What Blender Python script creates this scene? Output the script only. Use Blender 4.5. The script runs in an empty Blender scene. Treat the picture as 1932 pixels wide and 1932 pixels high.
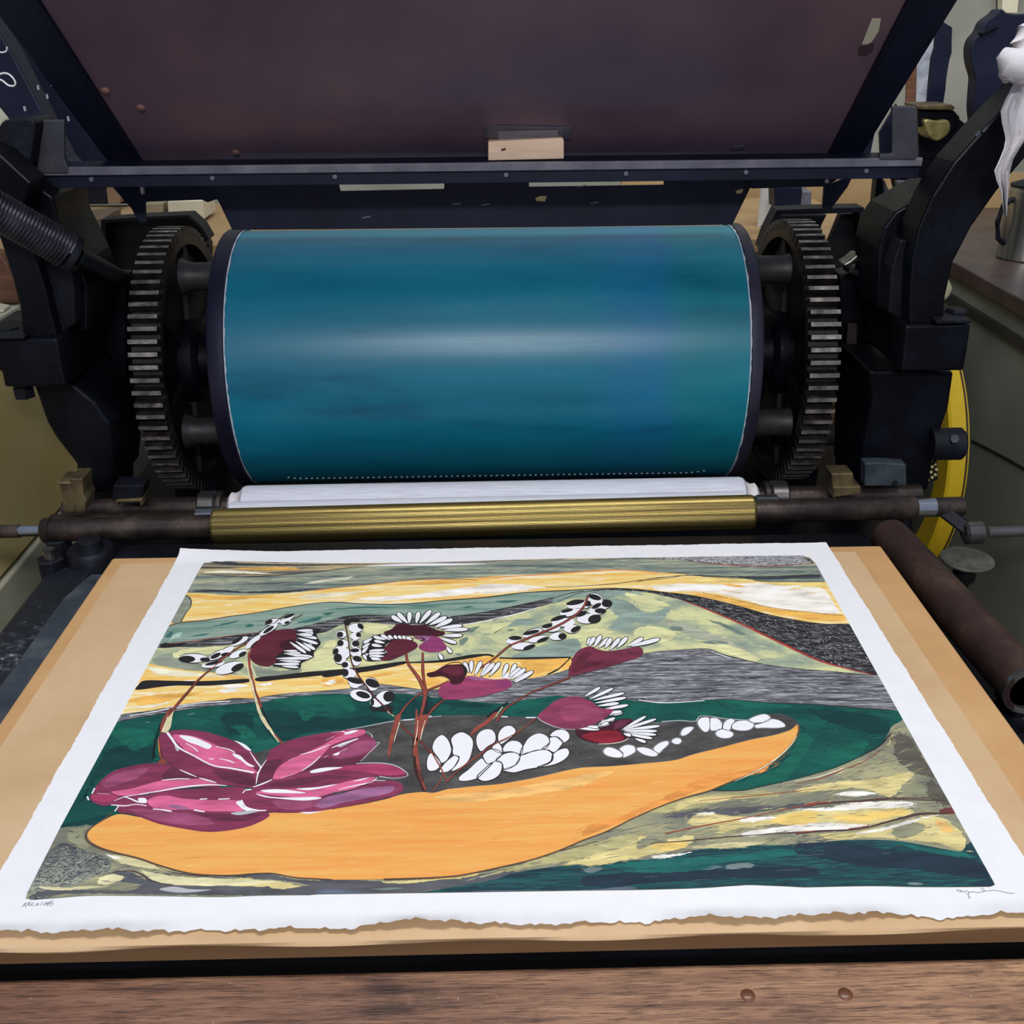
import bpy, bmesh, math, random
from mathutils import Vector, Matrix
random.seed(7)
SC = bpy.context.scene
COL = SC.collection
# ------------------------------------------------------------------ camera
# World: X right, Y away from the viewer, Z up.  Z = 0 is the top face of the kraft-covered board,
# the floor is at Z = -0.85, the camera stands above (0, 0).
F = 1932.0
CAMH = 0.575
PITCH, YAW, ROLL = math.radians(26.3), math.radians(0.9), math.radians(0.5)
_fw = Vector((math.sin(YAW) * math.cos(PITCH), math.cos(YAW) * math.cos(PITCH), -math.sin(PITCH)))
_rt = Vector((math.cos(YAW), -math.sin(YAW), 0.0))
_up = _rt.cross(_fw)
_r = _rt * math.cos(ROLL) - _up * math.sin(ROLL)
_u = _up * math.cos(ROLL) + _rt * math.sin(ROLL)
EYE = Vector((0, 0, CAMH))


def ray(px, py):
    return _fw + _r * ((px - 966) / F) - _u * ((py - 966) / F)


def at(px, py, Y):
    "the point of the vertical plane Y that the photograph shows at (px, py)"
    d = ray(px, py)
    return EYE + d * (Y / d.y)


def onz(px, py, z):
    d = ray(px, py)
    return EYE + d * ((z - CAMH) / d.z)


def onx(px, py, x):
    d = ray(px, py)
    return EYE + d * (x / d.x)


cd = bpy.data.cameras.new('camera')
cam = bpy.data.objects.new('camera', cd)
COL.objects.link(cam)
cd.sensor_fit = 'HORIZONTAL'
cd.sensor_width = 36.0
cd.lens = 36.0
cd.clip_start = 0.02
cam.matrix_world = Matrix(((_r.x, _u.x, -_fw.x, EYE.x), (_r.y, _u.y, -_fw.y, EYE.y), (_r.z, _u.z, -_fw.z, EYE.z), (0, 0, 0, 1)))
SC.camera = cam
SC.view_settings.view_transform = 'Standard'
SC.view_settings.look = 'None'
SC.view_settings.exposure = 0.0

# ------------------------------------------------------------------ materials
def s2l(c):
    return tuple(((v / 255.0) / 12.92 if v <= 10 else (((v / 255.0) + 0.055) / 1.055) ** 2.4) for v in c)


def newmat(name):
    m = bpy.data.materials.new(name)
    m.use_nodes = True
    nt = m.node_tree
    b = nt.nodes['Principled BSDF']
    return m, nt, b


def ramp(nt, stops):
    r = nt.nodes.new('ShaderNodeValToRGB')
    e = r.color_ramp.elements
    while len(e) < len(stops):
        e.new(0.5)
    for i, (p, c) in enumerate(stops):
        e[i].position = p
        e[i].color = (*c, 1)
    return r


def noise_of(nt, scale, stretch=(1, 1, 1), rot=(0, 0, 0), detail=5, rough=0.6, coord='Object', dist=0.0):
    tc = nt.nodes.new('ShaderNodeTexCoord')
    mp = nt.nodes.new('ShaderNodeMapping')
    mp.inputs['Scale'].default_value = stretch
    mp.inputs['Rotation'].default_value = rot
    n = nt.nodes.new('ShaderNodeTexNoise')
    n.inputs['Scale'].default_value = scale
    n.inputs['Detail'].default_value = detail
    n.inputs['Roughness'].default_value = rough
    n.inputs['Distortion'].default_value = dist
    nt.links.new(tc.outputs[coord], mp.inputs['Vector'])
    nt.links.new(mp.outputs['Vector'], n.inputs['Vector'])
    return n


def mat(name, cols, rough=0.5, metal=0.0, scale=12, stretch=(1, 1, 1), rot=(0, 0, 0), lo=0.3, hi=0.7, bump=0.0, bscale=80, detail=5, spec=0.5, rvar=0.0, dist=0.0, coat=0.0):
    "procedural material: a colour ramp over noise; cols are sRGB 0-255"
    m, nt, b = newmat(name)
    cols = [s2l(c) for c in cols]
    n = noise_of(nt, scale, stretch, rot, detail, dist=dist)
    k = len(cols)
    if k == 1:
        c = cols[0]
        stops = [(lo, tuple(v * 0.88 for v in c)), (hi, tuple(min(1, v * 1.1) for v in c))]
    else:
        stops = [(lo + (hi - lo) * i / (k - 1), c) for i, c in enumerate(cols)]
    r = ramp(nt, stops)
    nt.links.new(n.outputs['Fac'], r.inputs['Fac'])
    nt.links.new(r.outputs['Color'], b.inputs['Base Color'])
    b.inputs['Roughness'].default_value = rough
    b.inputs['Metallic'].default_value = metal
    b.inputs['Specular IOR Level'].default_value = spec
    b.inputs['Coat Weight'].default_value = coat
    if rvar:
        mr = nt.nodes.new('ShaderNodeMapRange')
        mr.inputs['From Min'].default_value = 0.3
        mr.inputs['From Max'].default_value = 0.7
        mr.inputs['To Min'].default_value = max(0.05, rough - rvar)
        mr.inputs['To Max'].default_value = min(1, rough + rvar)
        nt.links.new(n.outputs['Fac'], mr.inputs['Value'])
        nt.links.new(mr.outputs['Result'], b.inputs['Roughness'])
    if bump:
        n2 = noise_of(nt, bscale, stretch, rot, 4)
        bp = nt.nodes.new('ShaderNodeBump')
        bp.inputs['Strength'].default_value = bump
        bp.inputs['Distance'].default_value = 0.002
        nt.links.new(n2.outputs['Fac'], bp.inputs['Height'])
        nt.links.new(bp.outputs['Normal'], b.inputs['Normal'])
    return m


# ------------------------------------------------------------------ object helpers
def thing(name, label, cat, loc=(0, 0, 0), group=None):
    o = bpy.data.objects.new(name, None)
    COL.objects.link(o)
    o.location = loc
    o.empty_display_size = 0.02
    o['label'] = label
    o['category'] = cat
    if group:
        o['group'] = group
    return o


def tag(o, label, cat, group=None):
    o['label'] = label
    o['category'] = cat
    if group:
        o['group'] = group
    return o


def obj(name, bm, m, parent=None, smooth=False, bevel=0.0, seg=2, lab=None):
    "links a bmesh (world coordinates) as one mesh object; its origin is put at its own centre"
    me = bpy.data.meshes.new(name)
    bmesh.ops.recalc_face_normals(bm, faces=bm.faces)
    if bm.verts:
        c = sum((v.co for v in bm.verts), Vector()) / len(bm.verts)
    else:
        c = Vector()
    for v in bm.verts:
        v.co -= c
    bm.to_mesh(me)
    bm.free()
    for mm in (m if isinstance(m, (list, tuple)) else [m]):
        me.materials.append(mm)
    o = bpy.data.objects.new(name, me)
    COL.objects.link(o)
    o.location = c
    if parent is not None:
        o.parent = parent
        base = Vector()
        p = parent
        while p is not None:
            base += p.location
            p = p.parent
        o.location = c - base
    if smooth:
        for p in me.polygons:
            p.use_smooth = True
        md = o.modifiers.new('edge', 'EDGE_SPLIT')
        md.split_angle = math.radians(40)
    if bevel:
        md = o.modifiers.new('bevel', 'BEVEL')
        md.width = bevel
        md.segments = seg
        md.limit_method = 'ANGLE'
    if lab:
        o['label'] = lab
    return o


def B():
    return bmesh.new()


def box(bm, x0, x1, y0, y1, z0, z1):
    v = [bm.verts.new(p) for p in ((x0, y0, z0), (x1, y0, z0), (x1, y1, z0), (x0, y1, z0), (x0, y0, z1), (x1, y0, z1), (x1, y1, z1), (x0, y1, z1))]
    for f in ((0, 3, 2, 1), (4, 5, 6, 7), (0, 1, 5, 4), (1, 2, 6, 5), (2, 3, 7, 6), (3, 0, 4, 7)):
        bm.faces.new([v[i] for i in f])
    return bm


def obox(bm, c, ax, ay, az):
    "box with centre c and half-axis vectors"
    c, ax, ay, az = Vector(c), Vector(ax), Vector(ay), Vector(az)
    v = []
    for sz in (-1, 1):
        for sx, sy in ((-1, -1), (1, -1), (1, 1), (-1, 1)):
            v.append(bm.verts.new(c + ax * sx + ay * sy + az * sz))
    for f in ((0, 3, 2, 1), (4, 5, 6, 7), (0, 1, 5, 4), (1, 2, 6, 5), (2, 3, 7, 6), (3, 0, 4, 7)):
        bm.faces.new([v[i] for i in f])
    return bm


def prism(bm, pts, d):
    "polygon (list of world points) swept along the vector d"
    d = Vector(d)
    a = [bm.verts.new(p) for p in pts]
    b = [bm.verts.new(Vector(p) + d) for p in pts]
    n = len(a)
    bm.faces.new(a)
    bm.faces.new(b[::-1])
    for i in range(n):
        bm.faces.new((a[i], a[(i + 1) % n], b[(i + 1) % n], b[i]))
    return bm


def slab(pxs, Y, depth, bm=None):
    "front outline seen in the plane Y, swept away from the viewer"
    bm = bm or B()
    return prism(bm, [at(x, y, Y) for x, y in pxs], (0, depth, 0))


def frame_of(d):
    d = Vector(d).normalized()
    a = Vector((0, 0, 1)) if abs(d.z) < 0.9 else Vector((0, 1, 0))
    u = d.cross(a).normalized()
    return d, u, d.cross(u).normalized()


def lathe(bm, p, q, prof, n=32, caps=True):
    "profile [(t along p->q in metres, radius)] turned round the axis p->q"
    p, q = Vector(p), Vector(q)
    d, u, w = frame_of(q - p)
    rings = []
    for t, r in prof:
        c = p + d * t
        rings.append([bm.verts.new(c + (u * math.cos(2 * math.pi * i / n) + w * math.sin(2 * math.pi * i / n)) * max(r, 1e-5)) for i in range(n)])
    for a, b in zip(rings, rings[1:]):
        for i in range(n):
            bm.faces.new((a[i], a[(i + 1) % n], b[(i + 1) % n], b[i]))
    if caps:
        bm.faces.new(rings[0][::-1])
        bm.faces.new(rings[-1])
    return bm


def cyl(bm, p, q, r, n=32, r2=None, ch=0.0):
    L = (Vector(q) - Vector(p)).length
    r2 = r if r2 is None else r2
    if ch:
        return lathe(bm, p, q, [(0, r - ch), (ch, r), (L - ch, r2), (L, r2 - ch)], n)
    return lathe(bm, p, q, [(0, r), (L, r2)], n)


def tube(bm, pts, r, n=10, closed=False):
    pts = [Vector(p) for p in pts]
    rings = []
    m = len(pts)
    for i, c in enumerate(pts):
        a = pts[i - 1] if (i or closed) else c
        b = pts[(i + 1) % m] if (i < m - 1 or closed) else c
        d, u, w = frame_of(b - a)
        rr = r(i / (m - 1)) if callable(r) else r
        rings.append([bm.verts.new(c + (u * math.cos(2 * math.pi * k / n) + w * math.sin(2 * math.pi * k / n)) * rr) for k in range(n)])
    pr = list(zip(rings, rings[1:])) + ([(rings[-1], rings[0])] if closed else [])
    for a, b in pr:
        for k in range(n):
            bm.faces.new((a[k], a[(k + 1) % n], b[(k + 1) % n], b[k]))
    if not closed:
        bm.faces.new(rings[0][::-1])
        bm.faces.new(rings[-1])
    return bm


def catmull(P, closed, sub):
    n = len(P)
    out = []
    rng = range(n if closed else n - 1)
    for i in rng:
        p1, p2 = P[i], P[(i + 1) % n]
        p0 = P[i - 1] if (closed or i > 0) else p1
        p3 = P[(i + 2) % n] if (closed or i + 2 < n) else p2
        # centripetal parametrisation keeps the curve free of loops
        def kn(a, b):
            return max(1e-6, math.dist(a, b)) ** 0.5
        t1 = kn(p0, p1) if p0 != p1 else 1e-3
        t2 = t1 + kn(p1, p2)
        t3 = t2 + (kn(p2, p3) if p2 != p3 else 1e-3)
        for s in range(sub):
            t = t1 + (t2 - t1) * s / sub
            q = []
            for k in range(len(p1)):
                a1 = (t1 - t) / t1 * p0[k] + t / t1 * p1[k]
                a2 = (t2 - t) / (t2 - t1) * p1[k] + (t - t1) / (t2 - t1) * p2[k]
                a3 = (t3 - t) / (t3 - t2) * p2[k] + (t - t2) / (t3 - t2) * p3[k]
                b1 = (t2 - t) / t2 * a1 + t / t2 * a2
                b2 = (t3 - t) / (t3 - t1) * a2 + (t - t1) / (t3 - t1) * a3
                q.append((t2 - t) / (t2 - t1) * b1 + (t - t1) / (t2 - t1) * b2)
            out.append(tuple(q))
    if not closed:
        out.append(tuple(P[-1]))
    return out


def smooth_px(P, closed=True, sub=6):
    return catmull([tuple(map(float, p)) for p in P], closed, sub)
OUTL=[[-3445,2562],[-3088,2550],[-2159,2481],[-937,2452],[286,2486],[1515,2483],[2746,2480],[3434,2469],[3509,2428],[3543,2289],[3522,1766],[3498,1126],[3468,438],[3440,-175],[3435,-606],[3448,-1195],[3464,-1707],[3470,-2189],[3481,-2454],[3479,-2494],[3437,-2518],[2794,-2505],[2029,-2490],[1262,-2479],[111,-2473],[-1295,-2474],[-2561,-2459],[-3451,-2460],[-3519,-2434],[-3531,-2384],[-3539,-1728],[-3517,-1127],[-3503,-363],[-3516,262],[-3492,775],[-3485,1246],[-3495,1825],[-3492,2267],[-3482,2513]]
ART = """
b 1 b_sagegrey 0 -3520 2262 -3454 2270 -3151 2209 -2791 2193 -2425 2232 -2091 2276 -1759 2359 -673 2421 -326 2428 196 2456 893 2454 1417 2458 1816 2455 2137 2372 2542 2275 2834 2235 3210 2235 3517 2280 3601 2283
b 2 b_yellow1 0 -3551 1868 -3498 1856 -3262 1832 -3088 1795 -2840 1783 -2595 1791 -2353 1819 -2113 1859 -1871 1910 -1462 1975 -1049 2048 -713 2060 -322 2081 17 2121 442 2141 785 2180 1131 2217 1386 2202 1719 2132 2050 2073 2193 2023 2480 1981 2857 1893 3188 1870 3595 1860
b 3 b_teal 0 -3539 1179 -3490 1199 -3398 1245 -3166 1282 -2907 1351 -2643 1412 -2380 1500 -1970 1598 -1793 1598 -1613 1567 -1346 1541 -1081 1541 -819 1575 -643 1603 -260 1642 160 1727 569 1761 723 1768 980 1788 1237 1789 1488 1751 1701 1695 1976 1625 2239 1507 2491 1364 2733 1205 2980 1092 3231 1011 3543 961
s 4 b_blackhatch 0 873 1735 1236 1783 1487 1747 1700 1689 1976 1625 2239 1507 2491 1364 2733 1205 2980 1092 3231 1011 3622 953 3587 75 3495 100 3254 215 3040 354 2839 565 2633 796 2419 1036 2132 1315 1888 1524 1690 1626 1501 1707
b 4 b_hatch1 0 -3550 843 -3414 862 -3160 902 -2993 945 -2738 998 -2548 1037 -2545 1057 -2246 1085 -2086 1142 -1833 1245 -1826 1229 -1711 1303 -1498 1328 -1238 1313 -976 1274 -587 1267 -258 1337 153 1483 356 1561 562 1641 719 1715 844 1744 884 1737 1503 1718 1690 1626 1888 1524 2132 1315 2419 1036 2633 796 2839 565 3040 354 3254 215 3495 100 3584 65
b 5 b_sage 0 -3527 764 -3488 783 -3218 787 -2955 788 -2785 811 -2614 837 -1884 1004 -1807 1059 -1687 1174 -1483 1183 -1309 1153 -1136 1128 -793 1086 -539 1094 -257 1176 99 1305 351 1437 608 1572 768 1684 894 1735 1528 1695 1690 1620 1887 1518 2130 1310 2417 1029 2631 786 2836 553 3037 343 3250 202 3491 89 3580 54
b 6 b_yellow2 0 -3548 513 -3491 493 -3294 431 -3111 381 -2933 347 -2577 264 -2486 230 -2196 257 -2132 272 -1952 306 -1765 325 -1577 341 -1395 379 -1160 430 -1001 450 -800 444 -633 462 -601 480 -473 504 -312 541 -279 556 -166 544 -69 493 92 479 126 465 335 479 400 469 631 491 770 512 1341 520 1528 555 1794 581 2002 575 2103 491 2277 395 2509 288 2748 226 3110 161 3490 85 3650 74
b 7 b_hatch2 0 -3533 -303 -3497 -291 -3264 -247 -3044 -178 -2892 -143 -2658 -110 -2560 -82 -2337 -93 -2259 -66 -2022 -22 -1780 1 -1507 34 -1439 72 -1350 115 -1209 98 -1050 61 -892 10 -775 -9 -660 1 -384 83 -73 100 249 154 401 203 588 292 667 372 952 490 1341 524 1529 560 1795 586 2003 579 2104 496 2278 400 2510 293 2749 230 3112 165 3491 89 3650 74
b 8 b_green 0 -3587 -425 -3496 -398 -3343 -352 -3108 -292 -2871 -230 -2625 -189 -2348 -161 -2270 -162 -2188 -118 -2012 -82 -1772 -50 -1590 -44 -1477 -63 -1269 -74 -1056 -56 -885 -87 -654 -139 -654 -127 -455 -183 -227 -222 -76 -237 -1 -234 152 -191 305 -158 421 -136 550 -150 925 -203 1137 -230 1165 -242 1343 -269 1647 -258 2015 -241 2366 -300 2837 -345 3180 -404 3511 -453
b 9 b_olive 0 -3602 -1736 -3536 -1730 -3331 -1700 -3036 -1817 -2339 -1927 -1524 -1755 139 -1685 1610 -1454 1867 -1461 2038 -1419 2330 -1338 2696 -1211 2964 -1068 3178 -935 3277 -814 3381 -668 3478 -604 3651 -455
b 10 b_water 0 -1565 -2496 -1036 -2471 -789 -2470 -435 -2406 -232 -2333 133 -2260 503 -2223 514 -2233 788 -2195 1062 -2178 1348 -2102 1814 -2065 2276 -2064 2423 -2038 2654 -2026 2963 -2053 3207 -2127 3371 -2167 3441 -2096 3565 -2050
t 2 line 17 -3463 2270 -3151 2209 -2791 2193 -2425 2232 -2091 2276 -1759 2359 -1332 2390
s 2 cream 0 -3429 2304 -3115 2276 -2665 2244 -2916 2304 -3215 2338
s 2 ochre 0 -3087 2379 -2751 2333 -2341 2344 -2555 2386
s 2 pale 0 -2219 2010 -2064 2088 -1816 2131 -1733 2145 -1745 2105 -1974 2052
s 2 white 0 -1624 2383 -1248 2423 -555 2417 -208 2388 -726 2370 -1244 2377
s 2 inkgrey 0 -3454 1877 -3187 1862 -2683 1820 -2355 1828 -2037 1905 -2363 1874 -2856 1858 -3282 1914
s 2 inkgrey 0 -3460 2569 -2992 2499 -2289 2447 -1595 2435 -2112 2417 -2807 2440 -3250 2490
s 2 b_blackhatch 0 1695 2459 2108 2377 2543 2282 2837 2247 3214 2250 3520 2292 3482 2399 3427 2476 2890 2476 2430 2472 1971 2469
l 3 red 14 2136 2363 2541 2272 2834 2235 3211 2238 3517 2280
l 3 line 17 2022 2058 2284 2031 2575 2010 2927 1998 3226 2012 3517 2020
s 3 inkgrey 0 2571 1992 2924 1987 3514 2008 3523 1964 3208 1945 2911 1934
l 3 line 14 2193 2023 2480 1981 2857 1893 3188 1870 3515 1862
l 3 redline 14 -2113 1859 -1871 1910 -1462 1975 -1049 2048 -713 2060 -321 2031
l 3 orangeline 27 -322 2064 441 2127 1129 2200 1384 2185 1717 2119
s 3 ivory 0 1598 1782 1874 1873 2305 1839 2747 1859 3172 1810 3473 1693 3479 1472 3469 1207 3163 1256 2771 1361 2528 1530 2270 1662 1992 1713 1732 1708
s 4 yel 0 2063 1954 2390 1972 2761 1922 2547 1880 2256 1889 2120 1865
s 4 yel 0 2863 1855 3183 1850 3498 1828 3501 1763 3288 1755 3115 1705 3253 1785 2995 1799
s 4 ochre 0 2406 1836 2536 1831 2626 1777 2498 1787
l 4 ochre 10 2353 1716 2555 1653
l 4 ochre 10 3257 1644 3353 1627
l 4 line 10 1442 1916 1673 1996 1932 2046 2199 2052
l 4 line 10 1446 1945 1699 1975 2054 2069
l 4 line 12 428 1841 1012 1871 1353 1925 1701 2014 2046 2053
l 4 brown 10 2127 1667 2390 1548 2644 1418 2898 1309 3159 1243 3510 1162
s 4 ochre 0 2037 1642 2297 1510 2620 1313 2998 1158 3487 1065 3508 1154 3155 1228 2831 1319 2577 1434 2326 1586 2153 1652
s 3 ivory 0 -1594 1667 -1027 1728 -320 1865 -319 1768 -1022 1648 -1426 1615
s 3 ivory 0 -319 1768 -320 1898 14 1920 378 1843 11 1758
s 3 cream 0 -2241 1735 -1776 1816 -1530 1824 -1846 1722 -2085 1683
s 3 ochre 0 -3469 1807 -2998 1760 -2504 1744 -2663 1717 -3148 1702
s 3 ochre 0 -1376 1949 -711 2010 -321 1981 -708 1944
l 6 line 17 -3539 1179 -3490 1199 -3398 1245 -3166 1282 -2907 1351 -2643 1412 -2380 1500 -1970 1598 -1793 1598 -1613 1567 -1346 1541 -1081 1541 -819 1575 -643 1603 -260 1642 160 1727 569 1761 723 1768 980 1788 1237 1789 1488 1751 1701 1695 1976 1625 2239 1507 2491 1364 2733 1205 2980 1092 3231 1011 3543 961
l 5 redline 14 -3502 1178 -3397 1242 -3164 1277 -2906 1347
s 4 sagegrey 0 -3481 1233 -3523 1484 -3516 1717 -3496 1805 -3444 1752 -3401 1659 -3382 1550 -3396 1427 -3406 1290 -3410 1239
l 5 line 11 -3504 1800 -3444 1752 -3399 1659 -3382 1550 -3396 1427 -3399 1247
s 4 mint 0 -3419 878 -3405 1023 -3342 1070 -3340 980 -3392 941
s 4 dteal 0 -3477 960 -3469 1057 -3439 1081 -3430 983
s 4 dteal 0 -3250 977 -3058 1028 -3094 993
s 4 dteal 0 -2711 1166 -2654 1198 -2625 1147 -2678 1140
s 4 dteal 0 -3045 1160 -2797 1270 -2874 1205
s 4 dteal 0 -2715 1156 -2635 1166 -2668 1129
s 4 dteal 0 -2192 1202 -1941 1309 -1966 1246 -2096 1199
s 4 dteal 0 -125 1561 126 1572 5 1528
s 4 dteal 0 -480 1455 -348 1475 -409 1436
s 4 dteal 0 -1938 1378 -1827 1391 -1897 1336
s 4 dteal 0 -1897 1459 -1517 1496 -1164 1468 -1514 1471
l 5 redline 15 -3413 856 -3159 897 -2992 940 -2737 995 -2530 1036
l 5 line 13 -3483 793 -3238 865 -3066 883 -2736 994
s 5 black 0 -3489 786 -3468 864 -3394 854 -3261 818 -3357 782
l 6 line 17 -1833 1245 -1711 1303 -1498 1325 -1237 1310
l 6 line 15 -587 1267 -258 1337 153 1483 356 1561 562 1641 719 1715 844 1744
l 7 white 17 -572 1079 -257 1163 99 1300 351 1432
l 6 line 15 -146 1186 100 1309 351 1441 608 1576 768 1688 978 1760 1235 1775
t 7 red 37 1887 1518 2130 1310 2417 1029 2631 786 2836 553 3037 343 3253 211 3491 89
l 8 darkred 14 2529 921 2635 803 2840 570 3041 358 3255 219 3493 93
s 6 sagepat 0 36 507 177 602 429 726 709 806 688 529 416 495 173 488
s 6 sagepat 0 -21 1078 146 1198 272 1194 259 1105 94 1074 7 1042
s 6 sagepat 0 1054 1026 1143 1130 1131 1294 1046 1428 1162 1577 1306 1515 1396 1360 1467 1229 1365 1123 1194 986 1094 955
s 6 sagepat 0 566 1714 872 1724 1181 1753 1476 1664 1166 1616 1058 1542 814 1627 617 1556 493 1484
s 6 sagepat 0 1571 1294 1739 1394 1585 1113 1415 1068 1340 1121 1415 1273
s 7 lime 0 -147 1100 47 1129 -51 1026 -147 924
s 7 lime 0 1297 1690 1564 1564 1740 1406 1545 1431 1361 1551
s 7 lime 0 613 900 907 996 1090 920 897 891 702 829
s 7 lime 0 1321 972 1530 1015 1709 861 1553 722 1372 752 1296 778
s 7 lime 0 1827 620 2028 707 2313 558 2458 394 2396 352 2237 446 2058 589
s 6 greyol 0 1593 1164 1895 1003 2217 725 2422 463 2203 655 1842 857 1659 1061
s 7 dsage 0 2103 1097 2207 1068 2343 939 2416 839 2349 841 2219 993
s 7 dsage 0 1949 710 2085 729 2210 690 2098 658
s 7 dsage 0 1661 986 1760 1007 1801 932 1707 935
s 7 lime 0 -1829 799 -1763 857 -1740 752 -1788 681
s 7 lime 0 -1684 340 -1482 444 -1350 412 -1528 362
s 7 lime 0 -1481 1171 -1308 1146 -1125 988 -1341 964 -1462 999
s 7 dsage 0 -451 998 -283 1070 -367 964
s 7 dsage 0 -465 843 -399 871 -430 767 -479 725
s 7 dsage 0 -524 574 -459 579 -482 544
s 7 dsage 0 4 996 71 1009 37 971
s 6 sagegrey 0 -3492 586 -3362 673 -3154 545 -2962 465 -2584 293 -2937 361 -3204 413 -3444 509
s 6 sagegrey 0 -2516 464 -2399 394 -2212 345 -1992 360 -2015 306 -2198 268 -2417 264 -2494 331
s 7 lime 0 -2003 426 -1908 638 -1800 798 -1732 831 -1754 702 -1683 472 -1579 358 -1767 342
s 7 lime 0 -3327 672 -3238 731 -3039 772 -2809 765 -2880 658 -3012 662 -3222 669 -3253 594
s 7 cream 0 -3530 453 -3286 401 -3014 335 -2662 266 -2999 277 -3346 316
s 7 ochre 0 -2751 291 -2577 264 -2503 230 -2568 221 -2701 253
s 8 ivory 0 -2711 120 -2506 127 -2460 105 -2575 67 -2662 83
s 8 ivory 0 -2358 125 -2252 153 -2234 126 -2304 102
s 8 ivory 0 -1762 127 -1652 145 -1637 124 -1721 105
s 8 ivory 0 -2726 44 -2617 68 -2528 38 -2643 0
s 8 ochre 0 -1766 194 -1614 230 -1566 162 -1671 73 -1751 88
s 9 ivory 0 -1741 127 -1686 178 -1641 137 -1706 100
s 8 ochre 0 -1393 223 -1225 271 -1068 280 -1220 217
s 8 ochre 0 -777 177 -651 147 -663 81 -739 45 -779 72
s 8 ochre 0 -3479 -69 -3174 3 -2852 20 -3074 -68 -3365 -178
s 8 cream 0 -3470 -202 -3291 -154 -3137 -133 -3276 -207
s 9 black 0 -3483 213 -3233 211 -2979 196 -2771 199 -2484 218 -2430 202 -2472 164 -2633 138 -2876 118 -3127 129 -3288 113 -3508 79 -3505 151
s 9 black 0 -2405 232 -2198 266 -1953 313 -1766 331 -1578 349 -1431 353 -1424 290 -1600 276 -1940 228 -2185 195 -2367 171 -2417 200
s 9 black 0 -1784 316 -1591 353 -1395 386 -1161 437 -1002 460 -1000 429 -1077 390 -1308 315 -1540 268 -1771 226
l 9 black 36 -1017 441 -800 444 -600 461 -253 540
l 9 black 41 -633 464 -473 507 -312 544 -182 547 -142 519
l 9 black 34 -85 493 92 479 335 479 618 481
l 8 black 21 618 488 485 291 369 200
s 8 ochre 0 130 391 332 413 574 434 592 349 405 273 260 223
s 8 ochre 0 124 420 581 438 611 342 353 257 244 230
l 8 line 9 -3497 -291 -3263 -249 -3043 -180 -2891 -145 -2657 -112 -2337 -95 -2259 -66 -2022 -24 -1780 -1 -1507 32
l 9 line 11 -3497 -396 -3344 -349 -3109 -289 -2872 -228 -2626 -186 -2348 -158
l 9 white 13 -3439 -325 -3257 -273 -3035 -208 -2882 -180
l 9 white 13 -3147 -211 -2889 -153 -2572 -130
l 8 line 9 -1255 99 -1050 54 -814 -7
l 9 line 12 1165 -242 1343 -269 1647 -258 2015 -241 2366 -300 2837 -345 3180 -404 3477 -448
l 9 white 13 1191 -223 1343 -267 1524 -272 1794 -251
l 8 line 11 1341 524 1529 560 1795 586 2003 579 2104 496 2278 400 2510 293 2749 230 3112 165 3491 89
l 8 white 11 2010 545 2100 473 2178 414
s 9 green_d 0 -3463 -800 -3309 -730 -3082 -786 -3040 -958 -3220 -1012 -3422 -1112 -3468 -1315 -3467 -1424 -3492 -1179
s 9 green_l 0 -3535 -532 -3294 -513 -3118 -609 -3171 -759 -3253 -806 -3402 -689
s 9 green_d 0 -2595 -320 -2431 -297 -2332 -368 -2282 -529 -2359 -631 -2506 -562 -2578 -428
s 9 green_d 0 -2147 -609 -2199 -341 -1881 -322 -1600 -416 -1247 -398 -1028 -462 -1285 -538 -1578 -571 -1830 -632 -1953 -723
s 9 green_l 0 -2186 -126 -1951 -83 -1767 -89 -1523 -86 -1452 -168 -1690 -201 -1929 -213
s 9 green_l 0 -1914 -302 -1829 -275 -1757 -354 -1831 -447 -1888 -389
s 9 green_l 0 -1602 -96 -1529 -72 -1469 -187 -1397 -287 -1443 -334 -1531 -235
s 9 green_d 0 -1039 -261 -842 -169 -793 -354 -861 -447 -968 -408
s 9 green_d 0 2689 -444 3044 -454 3353 -596 3319 -761 3072 -735 2827 -581
s 9 green_l 0 2537 -738 2625 -794 2460 -1102 2220 -1342 1996 -1367 2239 -1179 2430 -965
s 9 green_l 0 2901 -909 3088 -862 2970 -1049 2782 -1145 2596 -1173
s 9 green_d 0 -763 -98 -777 -381 -732 -394 -723 -137
s 9 green_l 0 2009 -267 2364 -307 2591 -363 2228 -372
s 9 green_d 0 -3544 -1709 -3366 -1638 -3214 -1603 -3295 -1688
s 9 green_d 0 -605 -215 -303 -224 -152 -278 -453 -281
s 9 green_l 0 -2466 -503 -2381 -492 -2272 -592 -2212 -715 -2319 -699 -2395 -588
t 10 cream 12 -2914 -324 -2861 -301
t 10 cream 10 -3263 -424 -3227 -420
l 10 black 10 1622 -1451 1867 -1458 2039 -1416 2331 -1335 2697 -1207 2965 -1065 3179 -931 3329 -770
s 11 khaki 0 981 -1675 1318 -1535 1754 -1486 2077 -1479 2172 -1528 1738 -1562 1293 -1684
s 11 lyel 0 1308 -1617 1448 -1538 1647 -1516 1793 -1520 1685 -1573 1435 -1607 1309 -1672
s 11 dgrey 0 1220 -1744 1423 -1675 1716 -1656 2106 -1640 2432 -1622 2417 -1676 2095 -1681 1699 -1737 1409 -1756
s 11 lyel 0 1374 -1795 1464 -1717 1587 -1720 1743 -1752 1977 -1772 2180 -1724 2413 -1689 2386 -1783 2055 -1840 1762 -1884 1565 -1930 1608 -1854 1395 -1835
s 12 white2 0 1444 -1719 1591 -1700 1592 -1721
s 12 white2 0 1785 -1780 2074 -1768 1971 -1798 1779 -1808
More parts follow.
